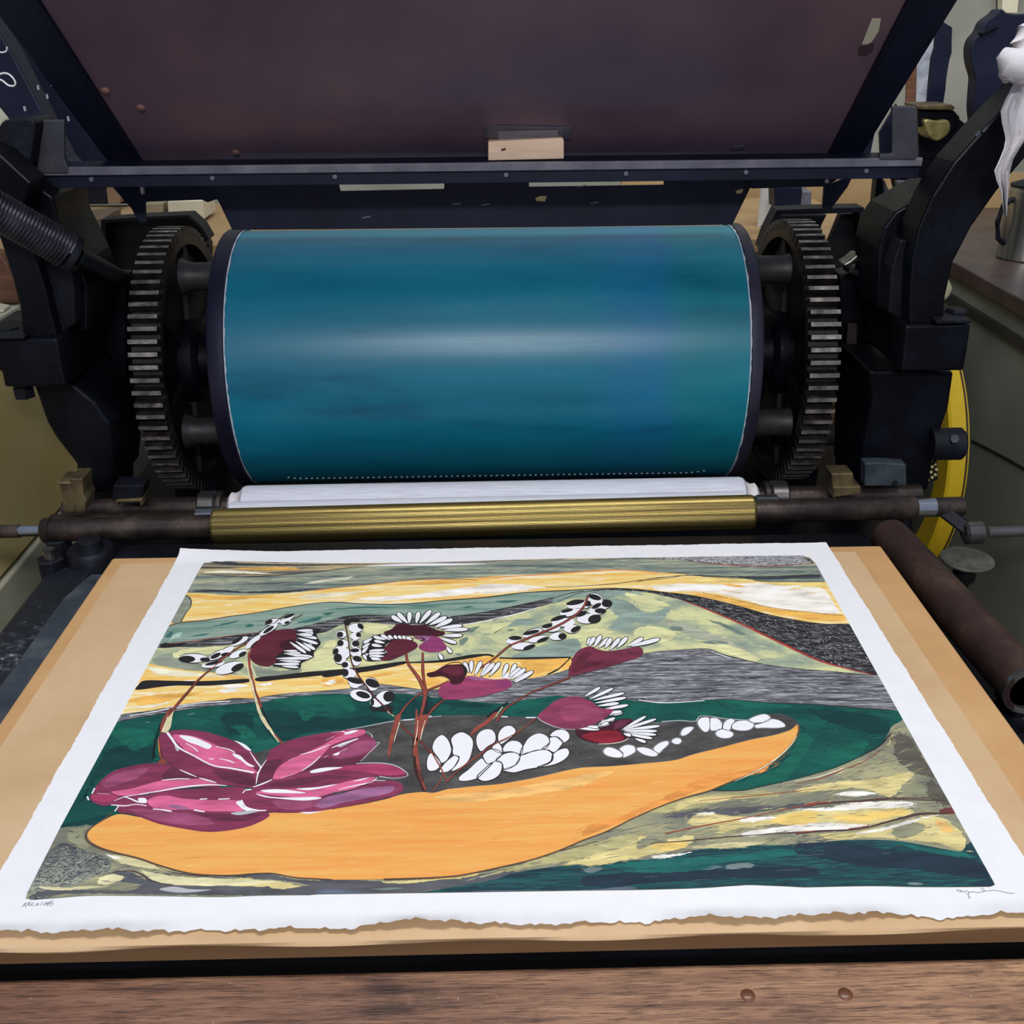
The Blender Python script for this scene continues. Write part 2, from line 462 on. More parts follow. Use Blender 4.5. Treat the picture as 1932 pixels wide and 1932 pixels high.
s 12 ochre2 0 2015 -1812 2173 -1750 2401 -1730 2375 -1822 2146 -1856
s 12 white2 0 1749 -1942 2044 -1885 2367 -1849 2356 -1888 2033 -1930 1790 -1968
s 11 lyel 0 520 -2163 707 -2107 987 -2066 1181 -1996 1375 -1950 1386 -1989 1318 -2062 1164 -2108 881 -2173 696 -2216 514 -2229
s 12 ochre2 0 1043 -2055 1317 -2012 1318 -2062 1166 -2095
s 12 white2 0 1029 -2153 1251 -2135 1345 -2119 1210 -2158 1080 -2176
s 11 khakil 0 1352 -2076 1637 -2034 1912 -2041 1815 -2064 1579 -2088
s 11 lyel 0 886 -1988 957 -1939 1020 -1953 921 -2001
s 11 dolive 0 3382 -783 3474 -818 3478 -1054 3498 -1338 3440 -1337 3306 -1245 3267 -1048 3332 -894
s 11 lyel 0 2301 -1475 2513 -1411 2720 -1374 3021 -1354 3246 -1273 3339 -1290 3184 -1444 3044 -1566 2886 -1464 2694 -1458 2493 -1481
s 12 white2 0 2615 -1526 2781 -1489 2944 -1521 2761 -1551
s 11 dolive 0 3458 -1366 3515 -1565 3500 -1674 3398 -1644 3364 -1533
s 12 white2 0 2301 -1687 2532 -1673 2737 -1625 3025 -1620 3209 -1639 3175 -1678 2809 -1695 2522 -1707
s 11 lyel 0 2232 -1732 2428 -1704 2713 -1699 3001 -1687 3147 -1704 3169 -1745 2955 -1817 2749 -1876 2479 -1849 2208 -1823
s 12 ochre2 0 2501 -1779 2792 -1747 3086 -1716 3123 -1743 2863 -1815 2665 -1848
s 12 white2 0 2198 -1861 2389 -1840 2569 -1858 2768 -1877 2550 -1922 2365 -1923 2176 -1943
s 11 lyel 0 2352 -1967 2633 -1949 2828 -1917 3034 -1858 3294 -1788 3407 -1856 3448 -2047 3376 -2155 3226 -2078 2970 -2034 2708 -2002 2428 -2019
s 11 olive2 0 2942 -1907 3126 -1861 3203 -1902 3074 -1999 2939 -2020
s 12 yelor 0 3302 -1840 3378 -1881 3388 -1970 3321 -1956
s 12 white2 0 2629 -1962 2887 -1906 3140 -1823 3303 -1788 3131 -1848 2819 -1942
s 11 dred 0 3370 -1737 3489 -1700 3490 -1767 3397 -1764
s 11 lyel 0 3250 -923 3346 -798 3287 -877
s 11 olive2 0 3141 -1429 3307 -1376 3375 -1506 3239 -1557 3140 -1513
l 13 brownline 15 2250 -1665 2548 -1620 2800 -1607 3034 -1595 3222 -1605 3492 -1622
l 13 brownline 12 2800 -1607 2942 -1583 3229 -1585 3400 -1589
l 13 brownline 20 2174 -1949 2363 -1929 2595 -1923 2741 -1902 2896 -1855 3053 -1807 3209 -1766 3444 -1766
l 14 redl 9 2176 -1943 2317 -1931
l 14 redl 9 2599 -1913 2765 -1883
l 14 redl 12 2355 -1628 2531 -1613
l 13 redl 11 1174 -1922 1389 -1867 1685 -1803 1987 -1732 2193 -1677 2430 -1628
l 13 redl 8 1501 -1568 1839 -1535 2141 -1501 2480 -1454
l 13 brownline 11 1048 -2020 1337 -2003 1650 -1971 1933 -1953 2345 -1926
l 13 redl 9 2324 -1391 2534 -1340 2765 -1230 2951 -1146 3165 -991
l 13 cream 9 2333 -1356 2542 -1311 2769 -1215
l 13 brownline 8 -233 -2250 13 -2175 390 -2069 647 -1991
s 11 dgrey 0 -1438 -2328 -955 -2349 -474 -2339 -232 -2298 136 -2195 -111 -2333 -471 -2417 -826 -2461 -1182 -2459 -1422 -2437
s 12 lyel 0 -979 -2349 -715 -2340 -401 -2325 -522 -2337 -761 -2370
s 12 ochre2 0 -836 -2329 -474 -2323 -233 -2266 -353 -2326
s 11 khaki 0 -352 -2358 -111 -2269 389 -2086 948 -1930 935 -2033 382 -2185 11 -2256
s 12 lyel 0 380 -2218 635 -2126 933 -2050 924 -2117 628 -2192
s 12 water_d 0 2141 -2072 2419 -2049 2675 -2099 2922 -2167 3258 -2224 3463 -2288 3467 -2438 3270 -2410 2950 -2333 2609 -2300 2367 -2223 2121 -2145
s 12 water_l 0 2921 -2069 3118 -2124 3366 -2179 3465 -2241 3184 -2186 3024 -2133
s 12 water_l 0 693 -2240 1152 -2180 1609 -2169 1985 -2118 2287 -2126 2060 -2181 1596 -2229 1137 -2276
s 12 water_d 0 504 -2352 953 -2318 1401 -2307 1851 -2295 2236 -2306 2216 -2375 1564 -2381 1028 -2412 499 -2421
s 12 gl 0 1571 -2264 1772 -2248 1785 -2270 1582 -2294
s 12 gl 0 1404 -2289 1499 -2262 1542 -2273 1448 -2296
s 12 water_l 0 776 -2301 1137 -2276 1497 -2274 1221 -2313
s 12 gl 0 511 -2271 585 -2249 655 -2263 561 -2307
s 12 gl 0 2848 -2466 2936 -2463 2964 -2481 2877 -2481
t 13 gl 8 1295 -2397 1430 -2389
t 13 gl 8 1934 -2321 2115 -2314
t 13 gl 8 948 -2353 1055 -2350
t 13 gl 9 1252 -2237 1288 -2236
t 13 gl 9 2767 -2174 2831 -2170
t 13 gl 8 2168 -2300 2257 -2296
t 13 gl 9 2130 -2181 2330 -2168
s 12 bluegrey 0 -1424 -2422 -825 -2469 -231 -2454 483 -2466 881 -2453 877 -2484 -231 -2492 -823 -2499 -1417 -2468
s 10 b_scumble 0 -3478 -1897 -3341 -1939 -3231 -1990 -3087 -2042 -3013 -2119 -3005 -2183 -3105 -2255 -3273 -2355 -3426 -2481 -3563 -2303
s 11 olive2 0 -3450 -1759 -3384 -1740 -3322 -1732 -3333 -1782 -3298 -1862 -3230 -1933 -3277 -1960 -3370 -1900 -3428 -1859
s 12 cream2 0 -2761 -2196 -2514 -2254 -1994 -2301 -1736 -2325 -1983 -2351 -2491 -2337 -2658 -2283
s 12 khakil 0 -3045 -2033 -2683 -2113 -2451 -2205 -2662 -2182 -2944 -2106
s 12 white2 0 -3075 -2023 -2958 -2062 -3007 -2069
s 12 grey2 0 -2968 -2191 -2833 -2211 -2710 -2282 -2669 -2332 -2802 -2312 -2909 -2293 -3005 -2307
s 12 cream2 0 -3465 -2327 -3245 -2341 -3048 -2330 -2969 -2341 -3138 -2361 -3363 -2363
s 12 cream2 0 -3062 -2289 -2982 -2224 -2868 -2261 -2974 -2324
s 11 dgrey 0 -2704 -2215 -2237 -2344 -1727 -2374 -1307 -2386 -1298 -2451 -1962 -2449 -2592 -2424 -3224 -2399 -3498 -2432 -3423 -2369 -3110 -2370 -2735 -2363
s 12 lyel 0 -2112 -2339 -1734 -2333 -1604 -2353 -1853 -2371
s 12 lyel 0 -2063 -2305 -1994 -2288 -1920 -2299 -1937 -2355 -2007 -2363 -2052 -2352
s 12 lyel 0 -1856 -2329 -1772 -2313 -1619 -2364 -1545 -2375 -1684 -2399 -1798 -2368
s 11 dgrey 0 -2071 -2267 -1929 -2251 -1783 -2255 -1659 -2297 -1445 -2326 -1119 -2335 -827 -2367 -660 -2362 -655 -2446 -1035 -2445 -1392 -2444 -1748 -2444 -2034 -2436 -2042 -2399 -1756 -2397 -1473 -2377 -1700 -2315 -1921 -2290
s 12 greyw 0 -2581 -2376 -2487 -2354 -2353 -2382 -2201 -2391 -2408 -2413
s 12 gl 0 -1038 -2417 -896 -2407 -809 -2414 -922 -2429
l 13 brownline 10 -2975 -2207 -2838 -2194 -2751 -2230 -2654 -2300 -2491 -2337
l 13 brownline 7 -2672 -2147 -2524 -2220 -2258 -2261
l 13 black 6 -3374 -1844 -3357 -1817
l 13 black 7 -3455 -1768 -3418 -1778
s 13 b_bean 0 -2305 -845 -2221 -880 -2095 -831 -1821 -687 -1446 -582 -1276 -538 -1045 -472 -923 -456 -615 -406 -467 -403 -244 -417 53 -437 230 -462 784 -553 1082 -515 1296 -556 1353 -551 1655 -552 1701 -487 1755 -479 1951 -530 2131 -552 2232 -491 2334 -471 2454 -475 2541 -557 2556 -630 2489 -712 2095 -848 1536 -1039 1009 -1147 600 -1180 168 -1311 -506 -1410 -771 -1461 -1057 -1456 -1555 -1325 -2067 -1191
l 14 greyw 11 -1446 -582 -1276 -538 -1045 -472 -923 -456 -615 -410
l 14 white 14 -952 -460 -864 -453
l 14 white 14 -763 -418 -704 -410
l 14 white 16 -115 -430 -19 -441
l 14 white 16 144 -456 240 -459
l 14 greyw 11 1353 -551 1517 -539 1655 -552 1701 -487 1755 -479 1951 -530 2131 -552
s 14 brownline 0 -3300 -1793 -3285 -1733 -3217 -1653 -3134 -1593 -2876 -1642 -1828 -1604 -1442 -1559 -1054 -1491 -884 -1426 -715 -1405 -640 -1416 -507 -1371 -306 -1343 -103 -1323 170 -1261 590 -1141 603 -1142 807 -1133 1013 -1116 1116 -1104 1398 -1066 1542 -1005 1763 -932 2102 -816 2328 -757 2472 -695 2552 -626 2542 -697 2518 -754 2449 -862 2247 -1078 2001 -1253 1777 -1365 1611 -1452 1401 -1526 1192 -1617 933 -1758 730 -1884 535 -1974 327 -2084 137 -2162 -233 -2266 -414 -2306 -595 -2320 -957 -2326 -1337 -2320 -1448 -2307 -1595 -2294 -1686 -2272 -1785 -2246 -1930 -2247 -2074 -2257 -2285 -2246 -2430 -2219 -2659 -2140 -2819 -2070 -3056 -1987 -3201 -1916 -3278 -1848
s 15 b_orange 0 -3300 -1793 -3285 -1733 -3217 -1653 -3134 -1593 -2876 -1642 -1828 -1604 -1442 -1559 -1054 -1491 -884 -1426 -715 -1405 -640 -1416 -507 -1371 -306 -1343 -103 -1323 170 -1261 590 -1141 603 -1142 807 -1133 1013 -1116 1116 -1104 1398 -1066 1542 -1005 1763 -932 2102 -816 2328 -757 2472 -695 2552 -626 2542 -697 2518 -754 2449 -862 2247 -1078 2001 -1253 1777 -1365 1611 -1452 1401 -1526 1192 -1617 933 -1758 730 -1884 535 -1974 327 -2084 137 -2162 -233 -2266 -414 -2306 -595 -2320 -957 -2326 -1337 -2320 -1448 -2307 -1595 -2294 -1686 -2272 -1785 -2246 -1930 -2247 -2074 -2257 -2285 -2246 -2430 -2219 -2659 -2140 -2819 -2070 -3056 -1987 -3201 -1916 -3278 -1848
l 16 boatline 17 2557 -626 2544 -697 2520 -754 2450 -865 2248 -1081 2003 -1256 1778 -1368 1612 -1455 1402 -1528 1193 -1620 934 -1761 731 -1886 537 -1977 326 -2087 137 -2165 -233 -2269 -414 -2309 -595 -2323 -957 -2329
l 16 boatline 16 -3180 -1566 -3221 -1643 -3287 -1728 -3308 -1793 -3287 -1863 -3203 -1929 -3054 -1995 -2818 -2073 -2658 -2142 -2429 -2223 -2285 -2249 -2073 -2259 -1930 -2248 -1785 -2248 -1685 -2274 -1594 -2296 -1447 -2310 -1337 -2323
t 17 cream 10 2503 -779 2416 -906 2234 -1090 2000 -1258 1830 -1349
l 16 dgrey 9 -507 -1371 -306 -1343 -103 -1323 170 -1261 590 -1141 807 -1133 1116 -1104 1398 -1066 1542 -1005 1763 -932 2102 -816 2328 -757 2472 -695
t 16 orange_l 10 -994 -1928 -844 -1906
t 16 orange_l 10 -492 -1802 -364 -1796
t 16 orange_l 10 1038 -1540 1160 -1502
t 16 orange_l 11 1069 -1457 1268 -1441
t 16 orange_l 10 931 -1621 1050 -1596
t 16 orange_l 10 630 -1747 748 -1710
t 16 orange_l 10 -1413 -1769 -1185 -1743
t 16 orange_l 10 -939 -1909 -840 -1906
t 16 orange_l 10 -3189 -1846 -3023 -1870
t 16 orange_l 10 -2723 -1917 -2429 -1955
t 16 orange_l 10 -1599 -2044 -1377 -2030
s 16 orange_d 0 1590 -1298 1905 -1233 2124 -1163 2252 -1059 2109 -1223 1891 -1299 1728 -1360 1460 -1468 1142 -1626 935 -1742 734 -1842 539 -1927 544 -1863 840 -1740 1150 -1572 1367 -1437
s 16 orange_l 0 -637 -1464 -104 -1402 442 -1279 861 -1190 572 -1362 29 -1483 -369 -1529
s 17 plum 0 -3085 -610 -3059 -585 -2956 -542 -2745 -561 -2518 -652 -2332 -758 -2199 -886 -2123 -1032 -2097 -1161 -2112 -1309 -2175 -1307 -2375 -1267 -2546 -1195 -2815 -1059 -2966 -912 -3052 -737
s 18 pink 0 -2969 -613 -2897 -609 -2720 -659 -2529 -778 -2342 -894 -2192 -1042 -2126 -1138 -2263 -1075 -2508 -1033 -2694 -920 -2854 -768
s 19 white 0 -2910 -621 -2807 -637 -2667 -711 -2586 -776 -2609 -812 -2711 -760 -2814 -707
s 19 white 0 -2385 -880 -2316 -907 -2242 -993 -2158 -1055 -2207 -1048 -2295 -968 -2361 -918
l 19 white 19 -3030 -572 -2963 -664 -2875 -780 -2697 -908 -2508 -1033 -2342 -1073 -2150 -1131
l 19 white 9 -2823 -731 -2734 -796 -2689 -847
l 19 white 10 -2570 -942 -2528 -949
l 19 white 11 -2482 -944 -2414 -964 -2342 -1002
l 19 white 10 -2552 -783 -2440 -817 -2364 -869
s 18 plum_d 0 -2500 -1069 -2334 -1108 -2168 -1159 -2117 -1286 -2221 -1272 -2388 -1210
s 19 greyw 0 -2914 -754 -2857 -818 -2868 -836
s 19 white 0 -2408 -706 -2307 -759 -2232 -848 -2267 -835 -2348 -758
s 17 plum 0 -3425 -1349 -3425 -1282 -3398 -1182 -3339 -1079 -3204 -1013 -3071 -987 -2912 -992 -2769 -1084 -2549 -1183 -2375 -1267 -2398 -1300 -2598 -1295 -2819 -1322 -2959 -1362 -3105 -1380 -3174 -1400 -3194 -1454 -3256 -1495 -3346 -1471 -3421 -1404
s 18 pink 0 -3272 -1331 -3130 -1302 -2961 -1228 -2854 -1197 -2627 -1181 -2455 -1254 -2405 -1272 -2602 -1278 -2749 -1302 -2926 -1347 -3034 -1366 -3181 -1378
s 18 plum_d 0 -2896 -1185 -2861 -1035 -2723 -1109 -2552 -1171 -2663 -1191
s 18 plum_l 0 -3383 -1227 -3273 -1093 -3051 -1053 -3098 -1156 -3225 -1243 -3329 -1274
t 19 white 19 -3034 -1366 -2891 -1337 -2749 -1302 -2602 -1278 -2451 -1271 -2340 -1285
t 19 white 13 -2899 -1202 -2779 -1190 -2662 -1193
t 19 white 15 -2596 -1182 -2519 -1212 -2433 -1249
t 19 white 11 -2788 -1072 -2705 -1121 -2615 -1170
l 19 white 12 -3422 -1283 -3421 -1349
l 19 white 12 -3448 -1381 -3421 -1426
t 19 white 11 -3381 -1345 -3272 -1356
t 19 white 10 -3213 -1442 -3171 -1411 -3132 -1390 -2959 -1362
s 18 magenta 0 -3421 -1360 -3261 -1365 -3189 -1399 -3221 -1442 -3308 -1450 -3395 -1415
s 17 plum 0 -3222 -1485 -3198 -1443 -3147 -1390 -2956 -1373 -2854 -1332 -2669 -1315 -2441 -1310 -2214 -1306 -2140 -1363 -2142 -1462 -2089 -1538 -2008 -1572 -1921 -1638 -2024 -1738 -2146 -1785 -2358 -1809 -2587 -1763 -2784 -1706 -2997 -1607 -3145 -1561 -3158 -1497
s 18 pink 0 -2944 -1439 -2889 -1397 -2800 -1389 -2677 -1425 -2484 -1447 -2256 -1458 -2185 -1471 -2156 -1536 -2140 -1579 -2301 -1585 -2452 -1576 -2605 -1555 -2753 -1557 -2848 -1538 -2913 -1494
s 18 plum_l 0 -3054 -1543 -2904 -1547 -2671 -1585 -2435 -1644 -2343 -1719 -2485 -1735 -2714 -1698 -2920 -1620
s 19 mauve 0 -2755 -1498 -2654 -1512 -2571 -1546 -2643 -1554 -2723 -1531
s 18 plum_d 0 -2520 -1600 -2294 -1617 -2050 -1613 -2006 -1656 -2203 -1692 -2356 -1667
l 19 white 14 -3147 -1390 -3076 -1424 -3006 -1459 -2945 -1461
s 19 white 0 -3026 -1415 -2966 -1417 -2943 -1466 -2987 -1470
l 19 white 12 -3222 -1485 -3175 -1492 -3098 -1499 -3027 -1485 -2932 -1504
l 19 white 14 -2869 -1543 -2783 -1556 -2712 -1574
l 19 white 14 -2537 -1563 -2449 -1586
s 19 white 0 -2221 -1481 -2179 -1466 -2149 -1536 -2082 -1570 -2055 -1587 -2116 -1585 -2179 -1536
s 19 greyw 0 -2237 -1608 -2116 -1585 -2012 -1588 -2108 -1622 -2180 -1630
l 19 white 12 -2523 -1440 -2464 -1436
l 19 white 12 -2372 -1444 -2282 -1441
l 19 white 11 -3167 -1561 -3156 -1503
s 17 plum 0 -2126 -1140 -2124 -1066 -2083 -980 -2066 -852 -1959 -736 -1741 -648 -1463 -588 -1288 -586 -1264 -649 -1216 -691 -1165 -773 -1173 -865 -1248 -953 -1314 -1040 -1591 -1082 -1783 -1175 -1898 -1220 -1986 -1229 -2085 -1263
s 18 pink 0 -1971 -1218 -1973 -1120 -1945 -1046 -1846 -948 -1671 -824 -1558 -721 -1456 -643 -1374 -598 -1287 -593 -1274 -635 -1322 -674 -1469 -737 -1562 -814 -1613 -929 -1697 -1041 -1758 -1126 -1863 -1185
s 18 plum_d 0 -1749 -1127 -1680 -1042 -1567 -956 -1331 -963 -1248 -953 -1314 -1040 -1509 -1072 -1670 -1104
s 18 plum_d 0 -2112 -1129 -2081 -992 -1943 -971 -1982 -1120 -1996 -1217 -2087 -1251
s 18 plum_l 0 -1525 -958 -1454 -856 -1297 -742 -1185 -745 -1170 -812 -1254 -901 -1399 -961
s 18 magenta 0 -1577 -707 -1463 -588 -1400 -597 -1518 -695
t 19 white 16 -1487 -601 -1414 -631 -1348 -598
t 19 white 14 -1572 -619 -1477 -608
t 19 white 13 -1609 -726 -1547 -674
t 19 white 14 -1802 -911 -1682 -863 -1567 -781
t 19 white 11 -1890 -985 -1837 -948
t 19 white 18 -1543 -828 -1448 -771 -1326 -715
t 19 white 15 -1593 -956 -1562 -931
t 19 white 12 -1507 -907 -1405 -845
t 19 white 12 -1758 -1126 -1681 -1035 -1622 -929
t 19 white 10 -1915 -1213 -1803 -1150
t 19 white 17 -2124 -1309 -2051 -1270 -1980 -1218
t 19 white 13 -2103 -1274 -2113 -1165 -2109 -1104 -2077 -967
t 19 white 12 -2126 -1140 -2105 -1079 -2167 -977 -2242 -859
s 20 white 0 -1463 -650 -1400 -597 -1340 -595 -1395 -638
s 19 greyw 0 -1495 -803 -1327 -701 -1397 -766 -1475 -823
s 19 white 0 -1522 -919 -1467 -888 -1479 -927
l 19 greyw 10 -1267 -621 -1220 -657 -1206 -705
l 19 greyw 10 -1174 -772 -1140 -767 -1197 -877 -1275 -1016
s 18 plum 0 -2122 -1321 -1977 -1230 -1745 -1151 -1508 -1084 -1264 -1041 -1054 -1047 -942 -1100 -869 -1189 -916 -1224 -1081 -1207 -1203 -1216 -1398 -1294 -1555 -1325 -1797 -1330 -2036 -1347
s 19 magenta 0 -1504 -1109 -1262 -1054 -1053 -1060 -941 -1113 -886 -1176 -1000 -1197 -1252 -1141
s 19 plum_d 0 -2007 -1289 -1815 -1222 -1576 -1181 -1326 -1212 -1568 -1241 -1801 -1306
s 20 white 0 -1683 -1129 -1590 -1088 -1416 -1087 -1503 -1115 -1607 -1143 -1672 -1147
l 20 greyw 12 -1305 -1040 -1097 -1040 -959 -1087 -860 -1201 -964 -1235 -1097 -1206
s 18 plum 0 -2190 -1378 -2119 -1333 -1948 -1384 -1699 -1438 -1542 -1419 -1308 -1368 -1157 -1265 -1036 -1257 -910 -1296 -888 -1380 -977 -1458 -1132 -1511 -1439 -1582 -1592 -1611 -1826 -1615 -1988 -1588 -2121 -1517
s 19 pink 0 -2088 -1369 -1955 -1349 -1756 -1331 -1586 -1336 -1477 -1304 -1282 -1237 -1129 -1218 -1156 -1277 -1309 -1356 -1464 -1398 -1617 -1452 -1861 -1422
s 19 mauve 0 -1588 -1532 -1461 -1422 -1228 -1358 -1029 -1328 -955 -1342 -982 -1400 -1138 -1454 -1369 -1516 -1520 -1568
s 19 plum_l 0 -1930 -1477 -1693 -1473 -1535 -1466 -1601 -1555 -1834 -1570
s 20 white 0 -2051 -1352 -1916 -1339 -1758 -1366 -1674 -1392 -1867 -1387 -1989 -1377
s 20 white 0 -1763 -1337 -1596 -1324 -1478 -1298 -1430 -1293 -1554 -1337 -1671 -1357
s 20 white 0 -2084 -1386 -1939 -1431 -1778 -1441 -1578 -1441 -1536 -1454 -1652 -1479 -1855 -1456 -2021 -1423
s 20 white 0 -1312 -1261 -1178 -1216 -1240 -1251
t 20 white 14 -1421 -1358 -1274 -1310 -1156 -1277 -1112 -1224
l 20 line 10 -1537 -1448 -1384 -1400 -1232 -1323 -1141 -1266
l 20 line 8 -1439 -1582 -1132 -1511 -978 -1453
s 20 white 0 -1685 -1614 -1592 -1611 -1514 -1607 -1620 -1632
l 20 white 14 -2190 -1378 -2173 -1343 -2126 -1338
l 20 white 15 -2181 -1459 -2132 -1540 -2028 -1582 -1957 -1584
l 20 greyw 11 -1134 -1254 -1043 -1262
l 17 green_dd 21 -3122 -452 -3096 -711 -3047 -934
s 18 creamst 0 -3052 -251 -3050 -320 -3019 -521 -3038 -572 -3071 -571 -3086 -373
l 18 stem_e 29 -2614 837 -2719 715 -2815 565 -2876 389 -2951 218 -3000 25 -3048 -162 -3076 -291 -3098 -382
l 19 stem 16 -2614 837 -2719 715 -2815 565 -2876 389 -2951 218 -3000 25 -3048 -162 -3076 -291 -3098 -382
l 18 stem_e 35 -3094 -222 -3106 -345 -3101 -479 -3080 -584
l 19 stem 25 -3094 -222 -3106 -345 -3101 -479 -3080 -584
l 20 cream 7 -3085 -346 -3081 -506 -3075 -571
l 18 stem_e 24 -3078 -674 -3026 -813 -2979 -924 -2949 -973
l 19 stem 12 -3078 -674 -3026 -813 -2979 -924 -2949 -973
l 19 orangeline 9 -3078 -674 -3030 -813 -2990 -911
s 19 stem 0 -2993 -983 -2971 -924 -2910 -998
l 18 creamst 27 -2542 498 -2483 277 -2425 116 -2368 -40 -2310 -202 -2253 -340 -2194 -455 -2127 -561
l 18 creamst 27 -2297 -251 -2238 -369 -2162 -484 -2094 -611 -2011 -735
l 18 creamst 21 -2507 453 -2458 341 -2409 221
l 19 stem 22 -2569 658 -2532 498 -2475 298 -2408 126 -2360 -20 -2304 -143 -2269 -242
l 20 darkred 9 -2434 190 -2374 21 -2304 -143
t 18 black 15 -2280 -173 -2227 -321 -2175 -437 -2104 -562
l 19 stem 18 -2074 -625 -2016 -708 -1975 -769
l 19 stem 13 -2569 658 -2554 774 -2501 903 -2428 1010 -2381 1046
c 19 black 0 -3232 578 -2954 569 23 -89
c 20 white 0 -3232 578 -2954 569 20 -76
c 21 black 0 -3236 563 -3072 558 16 -59
c 19 black 0 -2981 436 -2772 489 22 -67
c 20 white 0 -2981 436 -2772 489 18 -53
c 21 black 0 -2952 457 -2794 512 10 -29
c 19 black 0 -2819 329 -2588 468 39 -95
c 20 white 0 -2819 329 -2588 468 34 -82
c 21 black 0 -2673 353 -2576 453 24 -48
c 19 black 0 -2933 554 -2795 702 34 -66
c 20 white 0 -2933 554 -2795 702 28 -54
c 21 black 0 -2924 568 -2844 650 18 -35
c 19 black 0 -2847 627 -2739 762 31 -58
c 20 white 0 -2847 627 -2739 762 25 -46
c 21 black 0 -2836 619 -2737 639 10 -34
c 19 black 0 -2741 578 -2602 696 29 -64
c 20 white 0 -2741 578 -2602 696 24 -52
c 21 black 0 -2654 598 -2595 665 16 -31
c 19 black 0 -2772 795 -2634 934 29 -62
c 20 white 0 -2772 795 -2634 934 23 -49
c 21 black 0 -2776 811 -2688 935 15 -28
c 19 black 0 -2617 727 -2516 962 35 -51
c 20 white 0 -2617 727 -2516 962 28 -41
c 21 black 0 -2568 741 -2499 881 14 -22
s 21 black 0 -3023 571 -2947 577 -2926 523 -3001 518
l 22 stem 13 -2614 837 -2719 715 -2808 535 -2872 374
c 19 black 0 -2527 965 -2377 1170 29 -57
c 20 white 0 -2527 965 -2377 1170 23 -44
c 21 black 0 -2493 1000 -2411 1134 16 -28
c 19 black 0 -2503 1187 -2364 1246 22 -70
c 20 white 0 -2503 1187 -2364 1246 17 -56
c 21 black 0 -2510 1187 -2445 1242 16 -40
c 19 black 0 -2361 1195 -2232 1357 26 -56
c 20 white 0 -2361 1195 -2232 1357 20 -42
c 21 black 0 -2343 1284 -2233 1364 10 -27
c 19 black 0 -2336 1169 -2253 1242 20 -49
c 20 white 0 -2336 1169 -2253 1242 14 -35
c 21 black 0 -2311 1181 -2263 1217 9 -23
l 22 brown 12 -2267 1243 -2207 1292 -2148 1355
l 22 brown 12 -2514 1175 -2421 1184 -2382 1272 -2299 1386
c 19 black 0 -1631 1066 -1488 1077 15 -102
c 20 white 0 -1631 1066 -1488 1077 13 -88
c 19 black 0 -1597 927 -1494 908 6 -81
c 20 white 0 -1597 927 -1494 908 5 -67
c 19 black 0 -1743 962 -1642 959 11 -87
c 20 white 0 -1743 962 -1642 959 9 -73
c 21 black 0 -1738 954 -1671 952 7 -54
c 19 black 0 -1703 781 -1595 777 12 -93
c 20 white 0 -1703 781 -1595 777 10 -79
c 21 black 0 -1713 796 -1647 794 7 -57
c 19 black 0 -1570 776 -1496 774 11 -93
c 20 white 0 -1570 776 -1496 774 9 -79
c 21 black 0 -1563 784 -1488 781 7 -57
c 19 black 0 -1728 664 -1638 662 12 -91
c 20 white 0 -1728 664 -1638 662 10 -77
c 21 black 0 -1734 679 -1681 620 -13 -48
c 19 black 0 -1653 590 -1571 645 34 -101
c 20 white 0 -1653 590 -1571 645 29 -89
c 19 black 0 -1562 645 -1445 612 3 -98
c 20 white 0 -1562 645 -1445 612 3 -84
c 21 black 0 -1564 659 -1475 664 5 -35
c 19 black 0 -1711 535 -1589 531 15 -114
c 20 white 0 -1711 535 -1589 531 13 -101
c 21 black 0 -1712 542 -1629 526 6 -75
c 19 black 0 -1529 501 -1438 484 7 -113
c 20 white 0 -1529 501 -1438 484 6 -99
c 21 black 0 -1525 536 -1431 491 -2 -48
c 19 black 0 -1613 406 -1527 418 15 -87
c 20 white 0 -1613 406 -1527 418 13 -74
c 21 black 0 -1619 420 -1554 411 4 -49
c 19 black 0 -1596 269 -1461 265 11 -93
c 20 white 0 -1596 269 -1461 265 10 -80
c 21 black 0 -1601 283 -1534 281 8 -64
c 19 black 0 -1529 174 -1386 90 -7 -78
c 20 white 0 -1529 174 -1386 90 -6 -66
c 21 black 0 -1538 187 -1381 116 -2 -45
c 19 black 0 -1503 94 -1413 52 -2 -49
c 20 white 0 -1503 94 -1413 52 -2 -37
c 19 black 0 -1478 -49 -1272 -118 0 -100
c 20 white 0 -1478 -49 -1272 -118 0 -88
c 21 black 0 -1425 -44 -1288 -111 -3 -47
c 19 black 0 -1367 129 -1227 46 -11 -106
c 20 white 0 -1367 129 -1227 46 -10 -94
c 21 black 0 -1358 149 -1220 59 -8 -61
c 19 black 0 -1279 -193 -1164 -209 5 -78
c 20 white 0 -1279 -193 -1164 -209 4 -66
c 21 black 0 -1275 -193 -1241 -194 5 -52
c 19 black 0 -1229 -169 -1069 -86 31 -111
c 20 white 0 -1229 -169 -1069 -86 28 -100
c 21 black 0 -1165 -121 -1060 -99 14 -82
c 21 black 0 -1546 1141 -1478 1061 -10 -37
c 21 black 0 -1542 955 -1488 923 -3 -38
s 21 black 0 -1700 1209 -1637 1255 -1549 1244 -1536 1204 -1612 1191 -1646 1121 -1683 1146
s 18 black 0 -1280 -254 -1172 -282 -1132 -234 -1069 -261 -1070 -346 -1168 -325 -1244 -316
l 22 stem_d 17 -1672 1130 -1620 912 -1574 674 -1522 445 -1444 251 -1345 63 -1250 -106 -1162 -233 -1059 -382
l 19 creamst 12 -1108 -332 -1042 -406
c 19 black 0 -16 767 135 813 6 -70
c 20 white 0 -16 767 135 813 5 -57
c 21 black 0 13 834 145 830 -1 -40
c 19 black 0 38 682 262 691 0 -79
c 20 white 0 38 682 262 691 0 -65
c 21 black 0 153 629 277 699 6 -35
